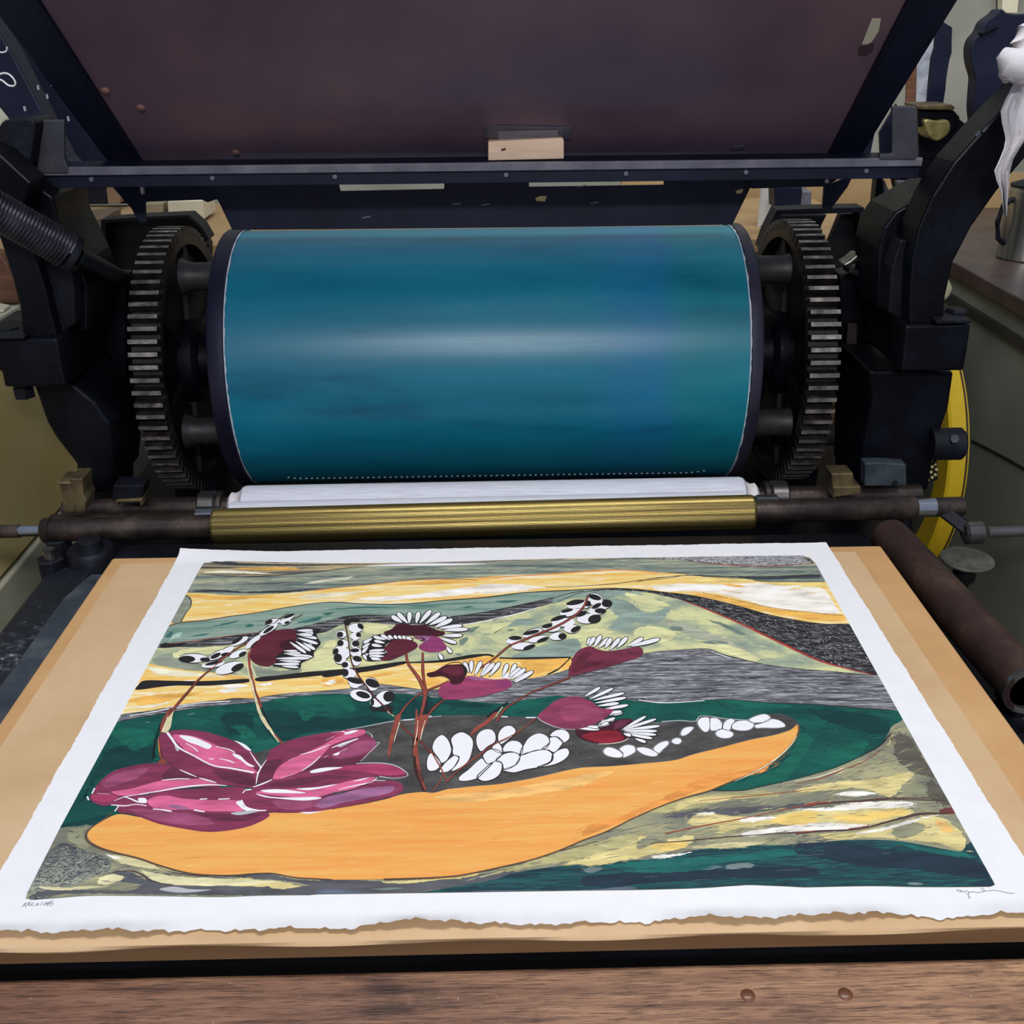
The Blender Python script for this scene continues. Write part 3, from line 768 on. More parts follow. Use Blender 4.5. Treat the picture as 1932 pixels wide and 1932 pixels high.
c 19 black 0 155 863 350 978 11 -74
c 20 white 0 155 863 350 978 9 -60
c 21 black 0 156 898 330 961 3 -37
c 19 black 0 209 777 419 838 4 -66
c 20 white 0 209 777 419 838 3 -53
c 21 black 0 293 757 419 838 5 -28
c 19 black 0 361 1013 543 1007 -5 -88
c 20 white 0 361 1013 543 1007 -4 -73
c 21 black 0 357 1031 469 1062 2 -40
c 19 black 0 429 838 591 867 0 -85
c 20 white 0 429 838 591 867 0 -71
c 21 black 0 515 852 600 849 -4 -58
c 19 black 0 463 1116 704 1108 -6 -99
c 20 white 0 463 1116 704 1108 -5 -84
c 21 black 0 455 1152 626 1237 4 -41
c 19 black 0 580 988 743 983 -7 -92
c 20 white 0 580 988 743 983 -6 -78
c 21 black 0 648 934 755 1018 8 -46
c 19 black 0 560 1276 730 1326 2 -91
c 20 white 0 560 1276 730 1326 2 -76
c 21 black 0 572 1312 704 1364 2 -32
c 19 black 0 704 1235 847 1304 6 -80
c 20 white 0 704 1235 847 1304 5 -65
c 21 black 0 704 1235 847 1304 4 -51
c 19 black 0 728 1161 964 1190 -5 -109
c 20 white 0 728 1161 964 1190 -4 -94
c 21 black 0 842 1140 983 1189 2 -83
c 19 black 0 640 1441 841 1472 -2 -104
c 20 white 0 640 1441 841 1472 -2 -89
c 21 black 0 637 1470 836 1530 1 -49
c 19 black 0 807 1417 894 1509 20 -81
c 20 white 0 807 1417 894 1509 16 -68
c 21 black 0 838 1435 899 1509 14 -49
c 19 black 0 861 1587 1028 1543 -21 -135
c 20 white 0 861 1587 1028 1543 -18 -119
c 21 black 0 886 1644 1020 1562 -13 -53
c 19 black 0 858 1322 1047 1334 -6 -93
c 20 white 0 858 1322 1047 1334 -5 -77
c 21 black 0 928 1329 1050 1316 -6 -53
c 19 black 0 903 1376 1010 1467 13 -76
c 20 white 0 903 1376 1010 1467 10 -62
c 21 black 0 903 1376 1010 1467 7 -40
c 19 black 0 955 1412 1122 1482 3 -102
c 20 white 0 955 1412 1122 1482 3 -86
c 21 black 0 1016 1476 1130 1463 -10 -79
c 20 white 0 700 1308 801 1342 2 -57
c 20 white 0 627 1111 697 1144 5 -54
l 22 stem_e 36 886 1644 828 1435 736 1270 629 1147 476 1009 328 909 163 795 10 683 -93 539 -185 414 -275 323
l 23 stem 21 886 1644 828 1435 736 1270 629 1147 476 1009 328 909 163 795 10 683 -93 539 -185 414 -275 323
s 22 maroon 0 -2550 612 -2549 751 -2501 903 -2431 1023 -2318 1068 -2210 1071 -2162 1026 -2158 965 -2128 904 -2198 846 -2122 714 -2230 694 -2215 647 -2281 547 -2249 512 -2288 446 -2320 414 -2406 427 -2497 497
s 23 maroon_d 0 -2240 859 -2137 880 -2151 726 -2120 702 -2224 694 -2291 778
s 22 black 0 -2166 1051 -2007 1071 -1919 1068 -1947 983 -1910 873 -1879 800 -1905 707 -1921 638 -1915 558 -1964 503 -2015 460 -2013 371 -2067 351 -2222 400 -2290 424 -2249 512 -2290 558 -2226 671 -2211 693 -2122 714 -2203 834 -2133 856
e 24 white 0 -2157 1039 -1991 1033 5 -33
e 24 white 0 -2075 987 -1980 984 5 -33
e 24 white 0 -2154 977 -1925 885 1 -32
e 24 white 0 -2128 904 -1904 789 0 -31
e 24 white 0 -2138 844 -1957 662 -5 -26
e 24 white 0 -2061 818 -1915 684 -5 -27
e 24 white 0 -2196 834 -1997 629 -6 -26
e 24 white 0 -2226 671 -2088 666 4 -22
e 24 white 0 -2218 624 -2050 631 4 -22
e 24 white 0 -2183 612 -1921 558 3 -30
e 24 white 0 -2280 541 -1944 536 5 -30
e 24 white 0 -2242 506 -2024 477 3 -22
e 24 white 0 -2282 446 -2031 438 5 -30
e 24 white 0 -2197 404 -2028 383 3 -21
e 24 white 0 -2127 976 -1982 947 4 -33
e 24 white 0 -2028 781 -1958 756 1 -31
e 22 black 0 -1087 1158 -1210 1290 15 61
e 23 white 0 -1087 1158 -1210 1290 11 42
e 22 black 0 -1026 1140 -1154 1353 24 50
e 23 white 0 -1026 1140 -1154 1353 16 35
e 22 black 0 -1014 1140 -1025 1365 39 -4
e 23 white 0 -1014 1140 -1025 1365 27 -3
e 22 black 0 -941 1138 -929 1362 39 -16
e 23 white 0 -941 1138 -929 1362 27 -11
e 22 black 0 -907 1137 -800 1391 32 -48
e 23 white 0 -907 1137 -800 1391 22 -33
e 22 black 0 -846 1119 -702 1338 26 -57
e 23 white 0 -846 1119 -702 1338 18 -40
e 22 black 0 -803 1102 -630 1255 19 -64
e 23 white 0 -803 1102 -630 1255 13 -45
e 22 black 0 -749 1053 -568 1205 18 -64
e 23 white 0 -749 1053 -568 1205 13 -45
e 22 black 0 -706 1037 -462 1083 6 -60
e 23 white 0 -706 1037 -462 1083 4 -39
e 22 black 0 -662 997 -401 1011 3 -59
e 23 white 0 -662 997 -401 1011 2 -39
e 22 black 0 -658 897 -458 898 3 -58
e 23 white 0 -658 897 -458 898 2 -38
e 22 black 0 -681 853 -512 758 -7 -55
e 23 white 0 -681 853 -512 758 -5 -35
e 22 black 0 -617 703 -556 585 -22 -36
e 23 white 0 -617 703 -556 585 -15 -23
e 22 black 0 -686 589 -641 474 -25 -28
e 23 white 0 -686 589 -641 474 -16 -18
s 24 maroon_d 0 -1263 977 -1188 1036 -1136 1128 -1034 1125 -964 1099 -836 1087 -722 1006 -635 957 -667 897 -867 896 -1036 917 -1204 930
s 24 magenta_p 0 -889 711 -836 798 -800 902 -699 868 -636 762 -608 673 -655 624 -768 606 -861 652
s 25 mauve 0 -950 891 -825 895 -782 871 -828 798 -906 845
l 26 maroon_d 19 -932 868 -865 859 -838 820 -879 814
s 24 maroon 0 -1218 721 -1153 823 -1064 850 -962 817 -899 741 -912 683 -950 640 -1042 557 -1164 476 -1245 486 -1192 605 -1230 663
s 22 black 0 -1458 729 -1428 831 -1369 904 -1289 947 -1119 912 -957 861 -961 802 -1113 836 -1221 751 -1213 663 -1182 590 -1230 492 -1356 468 -1429 541
e 23 white 0 -1229 840 -1360 904 2 31
e 23 white 0 -1179 838 -1288 932 5 29
e 23 white 0 -1232 781 -1344 829 1 31
e 23 white 0 -1251 722 -1362 755 0 31
e 23 white 0 -1205 663 -1374 639 -5 31
e 23 white 0 -1208 605 -1378 596 -4 31
e 23 white 0 -1219 548 -1365 553 -3 31
e 23 white 0 -1238 492 -1345 517 -1 30
e 23 white 0 -1150 589 -1221 663 7 26
e 23 white 0 -1156 853 -1211 915 8 27
e 23 white 0 -1114 851 -1152 913 11 23
e 23 white 0 -1064 850 -1110 904 8 26
e 23 white 0 -1014 848 -1067 895 6 29
e 23 white 0 -963 832 -1024 879 5 30
e 23 white 0 -1366 874 -1448 787 -12 29
e 23 white 0 -1381 785 -1446 699 -13 27
e 23 white 0 -1392 727 -1441 612 -15 22
e 23 white 0 -1379 610 -1420 540 -14 24
e 23 white 0 -1382 483 -1425 583 13 15
s 25 maroon 0 -1194 721 -1126 800 -1062 827 -977 795 -923 734 -936 683 -1043 571 -1142 503 -1173 575 -1137 632
l 20 stem_e 38 -1003 584 -976 428 -919 303 -847 153 -799 8 -779 -82 -785 -232 -799 -378 -816 -588 -819 -758 -807 -957
l 21 stem 27 -1003 584 -976 428 -919 303 -847 153 -799 8 -779 -82 -785 -232 -799 -378 -816 -588 -819 -758 -807 -957
l 20 stem_e 28 -842 608 -829 382 -815 219 -786 46 -757 -58
l 21 stem 17 -842 608 -829 382 -815 219 -786 46 -757 -58
l 20 black 25 -777 -108 -754 -258 -762 -379
s 21 stem 0 -838 -471 -798 -402 -739 -391 -740 -510 -775 -658 -803 -792 -814 -956 -828 -956 -837 -701
l 22 cream 7 -757 -474 -772 -590 -784 -748
l 22 cream 6 -823 -472 -820 -634 -830 -813
l 20 stem 28 -844 -315 -823 -644 -820 -910 -776 -1163 -708 -1385
l 20 stem_e 43 -841 -689 -817 -953 -775 -1184 -708 -1395
l 21 stem 24 -820 -689 -800 -953 -761 -1184 -702 -1385
l 20 stem_e 30 -564 118 -662 42 -774 -32 -882 -142 -949 -264 -992 -384
l 21 stem 17 -564 118 -662 42 -774 -32 -882 -142 -949 -264 -992 -384
s 20 stem 0 -1027 -407 -987 -348 -987 -537 -1013 -674 -1025 -862 -1044 -969 -1056 -751 -1039 -536
l 21 cream 6 -984 -491 -1012 -763
l 20 stem_e 31 -592 -164 -649 -236 -705 -332 -738 -415
l 21 stem 18 -592 -164 -649 -236 -705 -332 -738 -415
l 19 black 29 -622 -175 -699 -296 -739 -391
l 20 stem_e 21 -974 -514 -923 -608 -837 -701 -729 -838 -673 -960
l 21 stem 9 -974 -514 -923 -608 -837 -701 -729 -838 -673 -960
l 33 stem 12 -699 -874 -644 -993 -582 -1141 -535 -1296
e 22 black 0 -380 256 -431 423 29 25
e 23 white 0 -380 256 -431 423 20 17
e 22 black 0 -356 242 -359 448 33 -1
e 23 white 0 -356 242 -359 448 23 -1
e 22 black 0 -324 201 -262 431 30 -25
e 23 white 0 -324 201 -262 431 21 -17
e 22 black 0 -268 186 -182 401 27 -33
e 23 white 0 -268 186 -182 401 19 -23
e 22 black 0 -253 185 -134 400 24 -39
e 23 white 0 -253 185 -134 400 17 -27
e 22 black 0 -182 183 -78 412 26 -35
e 23 white 0 -182 183 -78 412 18 -24
e 22 black 0 -56 179 -6 382 30 -22
e 23 white 0 -56 179 -6 382 21 -15
e 22 black 0 15 190 74 379 29 -26
e 23 white 0 15 190 74 379 20 -18
e 22 black 0 6 164 120 309 19 -45
e 23 white 0 6 164 120 309 13 -31
e 22 black 0 21 124 167 294 18 -46
e 23 white 0 21 124 167 294 12 -31
e 22 black 0 44 97 197 225 14 -49
e 23 white 0 44 97 197 225 9 -34
e 22 black 0 51 70 237 251 16 -48
e 23 white 0 51 70 237 251 11 -33
s 23 white 0 -72 160 -24 232 31 217 72 283 119 268 85 175 14 137
s 24 pinkp 0 -663 -38 -617 64 -541 114 -462 86 -394 190 -292 173 -151 129 -2 124 28 71 19 6 -90 -68 -228 -127 -380 -160 -584 -173 -632 -127
s 25 mauvep 0 -386 176 -268 159 -151 122 -229 118 -354 135
s 25 magenta_p 0 -104 75 13 111 24 45 -12 7 -105 -16
s 25 maroon_d 0 -782 242 -705 280 -613 373 -534 384 -438 381 -404 298 -410 190 -432 111 -462 66 -539 62 -565 142 -638 197 -755 187
s 26 maroon 0 -642 291 -549 357 -453 340 -435 245 -496 193 -560 221
l 24 line 10 -613 373 -551 419 -487 424 -438 388
s 26 black 0 -438 381 -396 298 -410 190 -419 244 -436 312
e 22 black 0 810 658 881 823 27 -33
e 23 white 0 810 658 881 823 18 -22
e 22 black 0 855 640 951 855 26 -33
e 23 white 0 855 640 951 855 18 -23
e 22 black 0 901 630 1021 802 19 -45
e 23 white 0 901 630 1021 802 13 -31
e 22 black 0 965 620 1049 801 26 -34
e 23 white 0 965 620 1049 801 18 -23
e 22 black 0 1008 586 1134 798 22 -40
e 23 white 0 1008 586 1134 798 15 -28
e 22 black 0 1086 624 1211 813 20 -43
e 23 white 0 1086 624 1211 813 14 -30
e 22 black 0 1191 646 1369 791 9 -55
e 23 white 0 1191 646 1369 791 6 -37
e 22 black 0 1228 645 1535 769 0 -59
e 23 white 0 1228 645 1535 769 0 -41
e 22 black 0 794 691 842 808 27 -31
e 23 white 0 794 691 842 808 19 -22
s 24 maroon_l 0 580 159 599 311 650 500 723 611 820 657 889 606 978 570 1091 583 1196 613 1310 634 1338 559 1309 479 1122 374 931 286 745 215
s 25 maroon 0 611 219 652 404 756 561 828 543 761 401 942 395 750 276
l 25 pinkp 12 1131 533 1170 548
s 23 black 0 585 296 623 389 619 453 647 468 613 249 581 174
l 20 stem_e 30 588 143 468 72 331 -12 197 -95 64 -219 -49 -341 -118 -501
l 21 stem 16 588 143 468 72 331 -12 197 -95 64 -219 -49 -341 -118 -501
l 19 creamst 13 -62 -293 -123 -424 -189 -505
s 21 stem 0 -355 -707 -313 -594 -226 -504 -130 -376 -107 -377 -182 -517 -269 -607
l 20 black 26 -16 -233 -107 -328 -204 -445
e 22 black 0 695 -167 856 -28 9 -34
e 23 white 0 695 -167 856 -28 6 -24
e 22 black 0 735 -211 976 -46 6 -36
e 23 white 0 735 -211 976 -46 4 -25
e 22 black 0 768 -226 1072 -122 1 -38
e 23 white 0 768 -226 1072 -122 1 -26
e 22 black 0 781 -269 1081 -193 0 -38
e 23 white 0 781 -269 1081 -193 0 -26
e 22 black 0 803 -311 1003 -275 -1 -38
e 23 white 0 803 -311 1003 -275 -1 -26
e 22 black 0 840 -367 1085 -306 0 -37
e 23 white 0 840 -367 1085 -306 0 -26
e 22 black 0 851 -422 1014 -400 -2 -37
e 23 white 0 851 -422 1014 -400 -1 -26
e 22 black 0 815 -528 933 -519 -2 -36
e 23 white 0 815 -528 933 -519 -1 -25
e 22 black 0 758 -606 886 -570 1 -35
e 23 white 0 758 -606 886 -570 1 -24
e 22 black 0 591 -627 787 -646 -4 -35
e 23 white 0 591 -627 787 -646 -3 -24
e 22 black 0 890 -450 1021 -414 1 -36
e 23 white 0 890 -450 1021 -414 0 -25
e 22 black 0 899 -451 973 -385 9 -32
e 23 white 0 899 -451 973 -385 6 -22
s 24 pinkd 0 247 -458 324 -338 433 -216 557 -163 643 -166 749 -240 825 -339 941 -370 881 -464 789 -541 674 -616 573 -639 475 -630 362 -581 282 -513
s 25 pinkm 0 440 -383 618 -278 766 -338 860 -422 684 -498 516 -520
l 25 greyw 11 247 -458 282 -513 362 -581 475 -634 573 -642
e 25 white 0 787 -567 945 -492 2 -21
e 25 white 0 801 -594 879 -557 2 -21
e 25 white 0 684 -604 782 -620 -3 -22
s 22 maroon_d 0 572 -665 672 -642 823 -621 958 -519 1085 -510 1097 -550 998 -613 974 -677 1019 -781 898 -840 777 -843 628 -782
s 23 crimson 0 624 -731 793 -672 941 -676 986 -780 883 -833 754 -823
s 23 plum_d 0 965 -533 1075 -523 980 -625 919 -650
e 23 black 0 993 -652 1224 -474 7 -29
e 24 white 0 993 -652 1224 -474 5 -21
e 23 black 0 983 -665 1310 -516 2 -32
e 24 white 0 983 -665 1310 -516 2 -22
e 23 black 0 1000 -665 1329 -616 -2 -32
e 24 white 0 1000 -665 1329 -616 -1 -23
e 23 black 0 998 -678 1293 -687 -4 -32
e 24 white 0 998 -678 1293 -687 -3 -23
e 23 black 0 995 -704 1278 -737 -5 -32
e 24 white 0 995 -704 1278 -737 -4 -23
e 23 black 0 1018 -717 1238 -787 -8 -31
e 24 white 0 1018 -717 1238 -787 -5 -22
e 23 black 0 1084 -783 1174 -836 -10 -30
e 24 white 0 1084 -783 1174 -836 -7 -21
e 23 black 0 994 -716 1056 -744 -9 -31
e 24 white 0 994 -716 1056 -744 -6 -22
l 23 cream 9 760 -846 857 -845 965 -823 1027 -781
s 23 white 0 -676 -841 -649 -732 -601 -683 -556 -723 -517 -824 -507 -912 -551 -1038 -585 -1058 -616 -994 -662 -907
q 24 line 9 -676 -841 -649 -732 -601 -683 -556 -723 -517 -824 -507 -912 -551 -1038 -585 -1058 -616 -994 -662 -907
s 23 white 0 -713 -1002 -683 -923 -623 -994 -591 -1079 -637 -1150 -692 -1148
q 24 line 9 -713 -1002 -683 -923 -623 -994 -591 -1079 -637 -1150 -692 -1148
s 23 white 0 -577 -1090 -518 -997 -477 -961 -441 -999 -473 -1103 -539 -1173 -601 -1171
q 24 line 9 -577 -1090 -518 -997 -477 -961 -441 -999 -473 -1103 -539 -1173 -601 -1171
s 23 white 0 -519 -747 -486 -680 -428 -648 -370 -684 -325 -763 -330 -917 -363 -1044 -431 -1125 -498 -1164 -460 -1062 -441 -978 -491 -955 -502 -847
q 24 line 9 -519 -747 -486 -680 -428 -648 -370 -684 -325 -763 -330 -917 -363 -1044 -431 -1125 -498 -1164 -460 -1062 -441 -978 -491 -955 -502 -847
s 23 white 0 -300 -764 -283 -675 -226 -620 -167 -621 -131 -679 -132 -791 -196 -855 -252 -919 -281 -875
q 24 line 9 -300 -764 -283 -675 -226 -620 -167 -621 -131 -679 -132 -791 -196 -855 -252 -919 -281 -875
s 23 white 0 -110 -759 -95 -646 -43 -579 8 -575 51 -639 35 -696 -39 -794 -82 -826
q 24 line 9 -110 -759 -95 -646 -43 -579 8 -575 51 -639 35 -696 -39 -794 -82 -826
s 23 white 0 -238 -962 -175 -889 -111 -901 -76 -956 -140 -1050 -196 -1080 -231 -1016
q 24 line 9 -238 -962 -175 -889 -111 -901 -76 -956 -140 -1050 -196 -1080 -231 -1016
s 23 white 0 -161 -878 -110 -803 -75 -859 -76 -946
q 24 line 9 -161 -878 -110 -803 -75 -859 -76 -946
s 23 white 0 -69 -924 -46 -827 12 -779 76 -797 106 -864 85 -961 9 -927
q 24 line 9 -69 -924 -46 -827 12 -779 76 -797 106 -864 85 -961 9 -927
s 23 white 0 -126 -1040 -76 -967 -13 -937 58 -950 77 -1014 40 -1097 -58 -1156 -78 -1073
q 24 line 9 -126 -1040 -76 -967 -13 -937 58 -950 77 -1014 40 -1097 -58 -1156 -78 -1073
s 23 white 0 -434 -1237 -361 -1148 -279 -1035 -245 -1005 -196 -1080 -154 -1060 -237 -1192 -291 -1261 -386 -1289 -433 -1277
q 24 line 9 -434 -1237 -361 -1148 -279 -1035 -245 -1005 -196 -1080 -154 -1060 -237 -1192 -291 -1261 -386 -1289 -433 -1277
s 23 white 0 -284 -1241 -237 -1161 -154 -1060 -105 -1040 -78 -1073 -93 -1206 -155 -1275 -236 -1293
q 24 line 9 -284 -1241 -237 -1161 -154 -1060 -105 -1040 -78 -1073 -93 -1206 -155 -1275 -236 -1293
s 23 white 0 85 -972 117 -832 171 -733 252 -685 322 -727 340 -805 300 -892 200 -921
q 24 line 9 85 -972 117 -832 171 -733 252 -685 322 -727 340 -805 300 -892 200 -921
s 23 white 0 70 -1024 92 -972 199 -927 299 -908 353 -958 348 -1054 261 -1124 121 -1161 17 -1194 -72 -1156 26 -1107
q 24 line 9 70 -1024 92 -972 199 -927 299 -908 353 -958 348 -1054 261 -1124 121 -1161 17 -1194 -72 -1156 26 -1107
s 23 white 0 343 -750 408 -740 454 -808 429 -874 368 -948 327 -914 271 -902 339 -816
q 24 line 9 343 -750 408 -740 454 -808 429 -874 368 -948 327 -914 271 -902 339 -816
s 23 white 0 344 -727 399 -649 472 -640 513 -687 515 -766 461 -820 408 -746
q 24 line 9 344 -727 399 -649 472 -640 513 -687 515 -766 461 -820 408 -746
s 23 white 0 360 -969 427 -906 484 -897 502 -952 461 -1036 359 -1106 219 -1133 333 -1064
q 24 line 9 360 -969 427 -906 484 -897 502 -952 461 -1036 359 -1106 219 -1133 333 -1064
s 23 white 0 791 -939 832 -892 893 -910 956 -991 931 -1029 850 -1019 802 -986
q 22 greyw 12 791 -939 832 -892 893 -910 956 -991 931 -1029 850 -1019 802 -986
q 24 line 6 791 -939 832 -892 893 -910 956 -991 931 -1029 850 -1019 802 -986
s 23 white 0 933 -919 1002 -865 1063 -883 1070 -947 1028 -993 951 -1030 958 -975
q 22 greyw 12 933 -919 1002 -865 1063 -883 1070 -947 1028 -993 951 -1030 958 -975
q 24 line 6 933 -919 1002 -865 1063 -883 1070 -947 1028 -993 951 -1030 958 -975
s 23 white 0 1079 -915 1144 -901 1230 -951 1254 -999 1219 -1025 1131 -996
q 22 greyw 12 1079 -915 1144 -901 1230 -951 1254 -999 1219 -1025 1131 -996
q 24 line 6 1079 -915 1144 -901 1230 -951 1254 -999 1219 -1025 1131 -996
s 23 white 0 1223 -927 1298 -841 1364 -824 1369 -860 1305 -938 1262 -984
q 22 greyw 12 1223 -927 1298 -841 1364 -824 1369 -860 1305 -938 1262 -984
q 24 line 6 1223 -927 1298 -841 1364 -824 1369 -860 1305 -938 1262 -984
s 23 white 0 1395 -828 1433 -788 1475 -790 1484 -831 1451 -870 1411 -861
q 22 greyw 12 1395 -828 1433 -788 1475 -790 1484 -831 1451 -870 1411 -861
q 24 line 6 1395 -828 1433 -788 1475 -790 1484 -831 1451 -870 1411 -861
s 23 white 0 1490 -732 1529 -658 1586 -635 1622 -644 1599 -686 1534 -750 1496 -757
q 22 greyw 12 1490 -732 1529 -658 1586 -635 1622 -644 1599 -686 1534 -750 1496 -757
q 24 line 6 1490 -732 1529 -658 1586 -635 1622 -644 1599 -686 1534 -750 1496 -757
s 23 white 0 1668 -569 1717 -510 1781 -512 1777 -590 1747 -690 1711 -714 1678 -663
q 22 greyw 12 1668 -569 1717 -510 1781 -512 1777 -590 1747 -690 1711 -714 1678 -663
q 24 line 6 1668 -569 1717 -510 1781 -512 1777 -590 1747 -690 1711 -714 1678 -663
s 23 white 0 1796 -521 1855 -523 1884 -593 1857 -677 1768 -691 1774 -607
q 22 greyw 12 1796 -521 1855 -523 1884 -593 1857 -677 1768 -691 1774 -607
q 24 line 6 1796 -521 1855 -523 1884 -593 1857 -677 1768 -691 1774 -607
s 23 white 0 1876 -660 1909 -576 1973 -530 2006 -554 1963 -629 1927 -695 1878 -677
q 22 greyw 12 1876 -660 1909 -576 1973 -530 2006 -554 1963 -629 1927 -695 1878 -677
q 24 line 6 1876 -660 1909 -576 1973 -530 2006 -554 1963 -629 1927 -695 1878 -677
s 23 white 0 1797 -733 1846 -676 1917 -695 1956 -738 1917 -794 1842 -800 1801 -766
q 22 greyw 12 1797 -733 1846 -676 1917 -695 1956 -738 1917 -794 1842 -800 1801 -766
q 24 line 6 1797 -733 1846 -676 1917 -695 1956 -738 1917 -794 1842 -800 1801 -766
s 23 white 0 1963 -629 2018 -571 2128 -566 2164 -618 2109 -692 2011 -701 1959 -671
q 22 greyw 12 1963 -629 2018 -571 2128 -566 2164 -618 2109 -692 2011 -701 1959 -671
q 24 line 6 1963 -629 2018 -571 2128 -566 2164 -618 2109 -692 2011 -701 1959 -671
s 23 white 0 2129 -557 2208 -499 2301 -476 2333 -520 2297 -579 2196 -597 2143 -592
q 22 greyw 12 2129 -557 2208 -499 2301 -476 2333 -520 2297 -579 2196 -597 2143 -592
q 24 line 6 2129 -557 2208 -499 2301 -476 2333 -520 2297 -579 2196 -597 2143 -592
s 23 white 0 2160 -635 2237 -603 2338 -546 2415 -583 2435 -651 2370 -675 2243 -671 2168 -669
q 22 greyw 12 2160 -635 2237 -603 2338 -546 2415 -583 2435 -651 2370 -675 2243 -671 2168 -669
q 24 line 6 2160 -635 2237 -603 2338 -546 2415 -583 2435 -651 2370 -675 2243 -671 2168 -669
l 32 stem 14 239 -470 162 -562 50 -685 -82 -782 -189 -877 -266 -962 -363 -1065 -463 -1186 -535 -1296
l 33 brown 7 139 -596 34 -718 -96 -803
l 32 stem 9 -569 -1190 -592 -1290 -640 -1406
l 31 stem_d 19 -775 -1136 -741 -1238 -725 -1291
m 34 white 0 -3575 -2457 -3502 -2452 -3455 -2447 -3274 -2433 -3092 -2420 -2841 -2425 -2589 -2435 -2336 -2448 -2085 -2458 -1837 -2452 -1462 -2456 -1604 -2449 -1319 -2452 -963 -2456 495 -2468 932 -2472 1371 -2467 1549 -2455 1682 -2448 1812 -2456 2070 -2480 2031 -2481 2376 -2481 2634 -2484 2888 -2499 3229 -2509 3401 -2511 3487 -2511
l 2 pencil 6 -3518 -2510 -3513 -2493 -3505 -2472 -3496 -2491 -3488 -2515
l 2 pencil 8 -3516 -2496 -3495 -2495
l 2 pencil 7 -3479 -2496 -3486 -2472 -3478 -2470 -3476 -2482 -3483 -2485 -3459 -2500
l 2 pencil 7 -3446 -2472 -3458 -2479 -3455 -2493 -3447 -2498 -3436 -2495
l 2 pencil 6 -3426 -2475 -3423 -2502
l 2 pencil 6 -3414 -2475 -3406 -2503
l 2 pencil 7 -3424 -2490 -3408 -2487
l 2 pencil 6 -3392 -2474 -3388 -2498
l 2 pencil 7 -3395 -2462 -3392 -2465
l 2 pencil 6 -3379 -2473 -3365 -2497 -3361 -2466
l 2 pencil 7 -3339 -2472 -3352 -2476 -3347 -2495 -3337 -2502 -3331 -2494 -3336 -2476 -3339 -2472
l 2 pencil 7 -3349 -2485 -3335 -2483
l 2 pencil 7 -3312 -2461 -3328 -2467 -3328 -2477 -3306 -2484 -3308 -2496 -3320 -2505
l 2 pencil 6 3215 -2547 3209 -2536 3191 -2534 3184 -2543 3198 -2550 3221 -2544 3211 -2555
l 2 pencil 6 3216 -2545 3235 -2555
l 2 pencil 5 3239 -2550 3252 -2542 3262 -2550 3249 -2578 3239 -2561 3239 -2550
l 2 pencil 5 3257 -2560 3249 -2587 3252 -2608 3243 -2611 3244 -2593 3251 -2583
l 2 pencil 6 3260 -2559 3297 -2553 3319 -2561 3344 -2560 3372 -2553 3385 -2549 3378 -2523 3367 -2528 3369 -2540 3384 -2549 3446 -2544 3492 -2553 3534 -2569 3583 -2578
"""
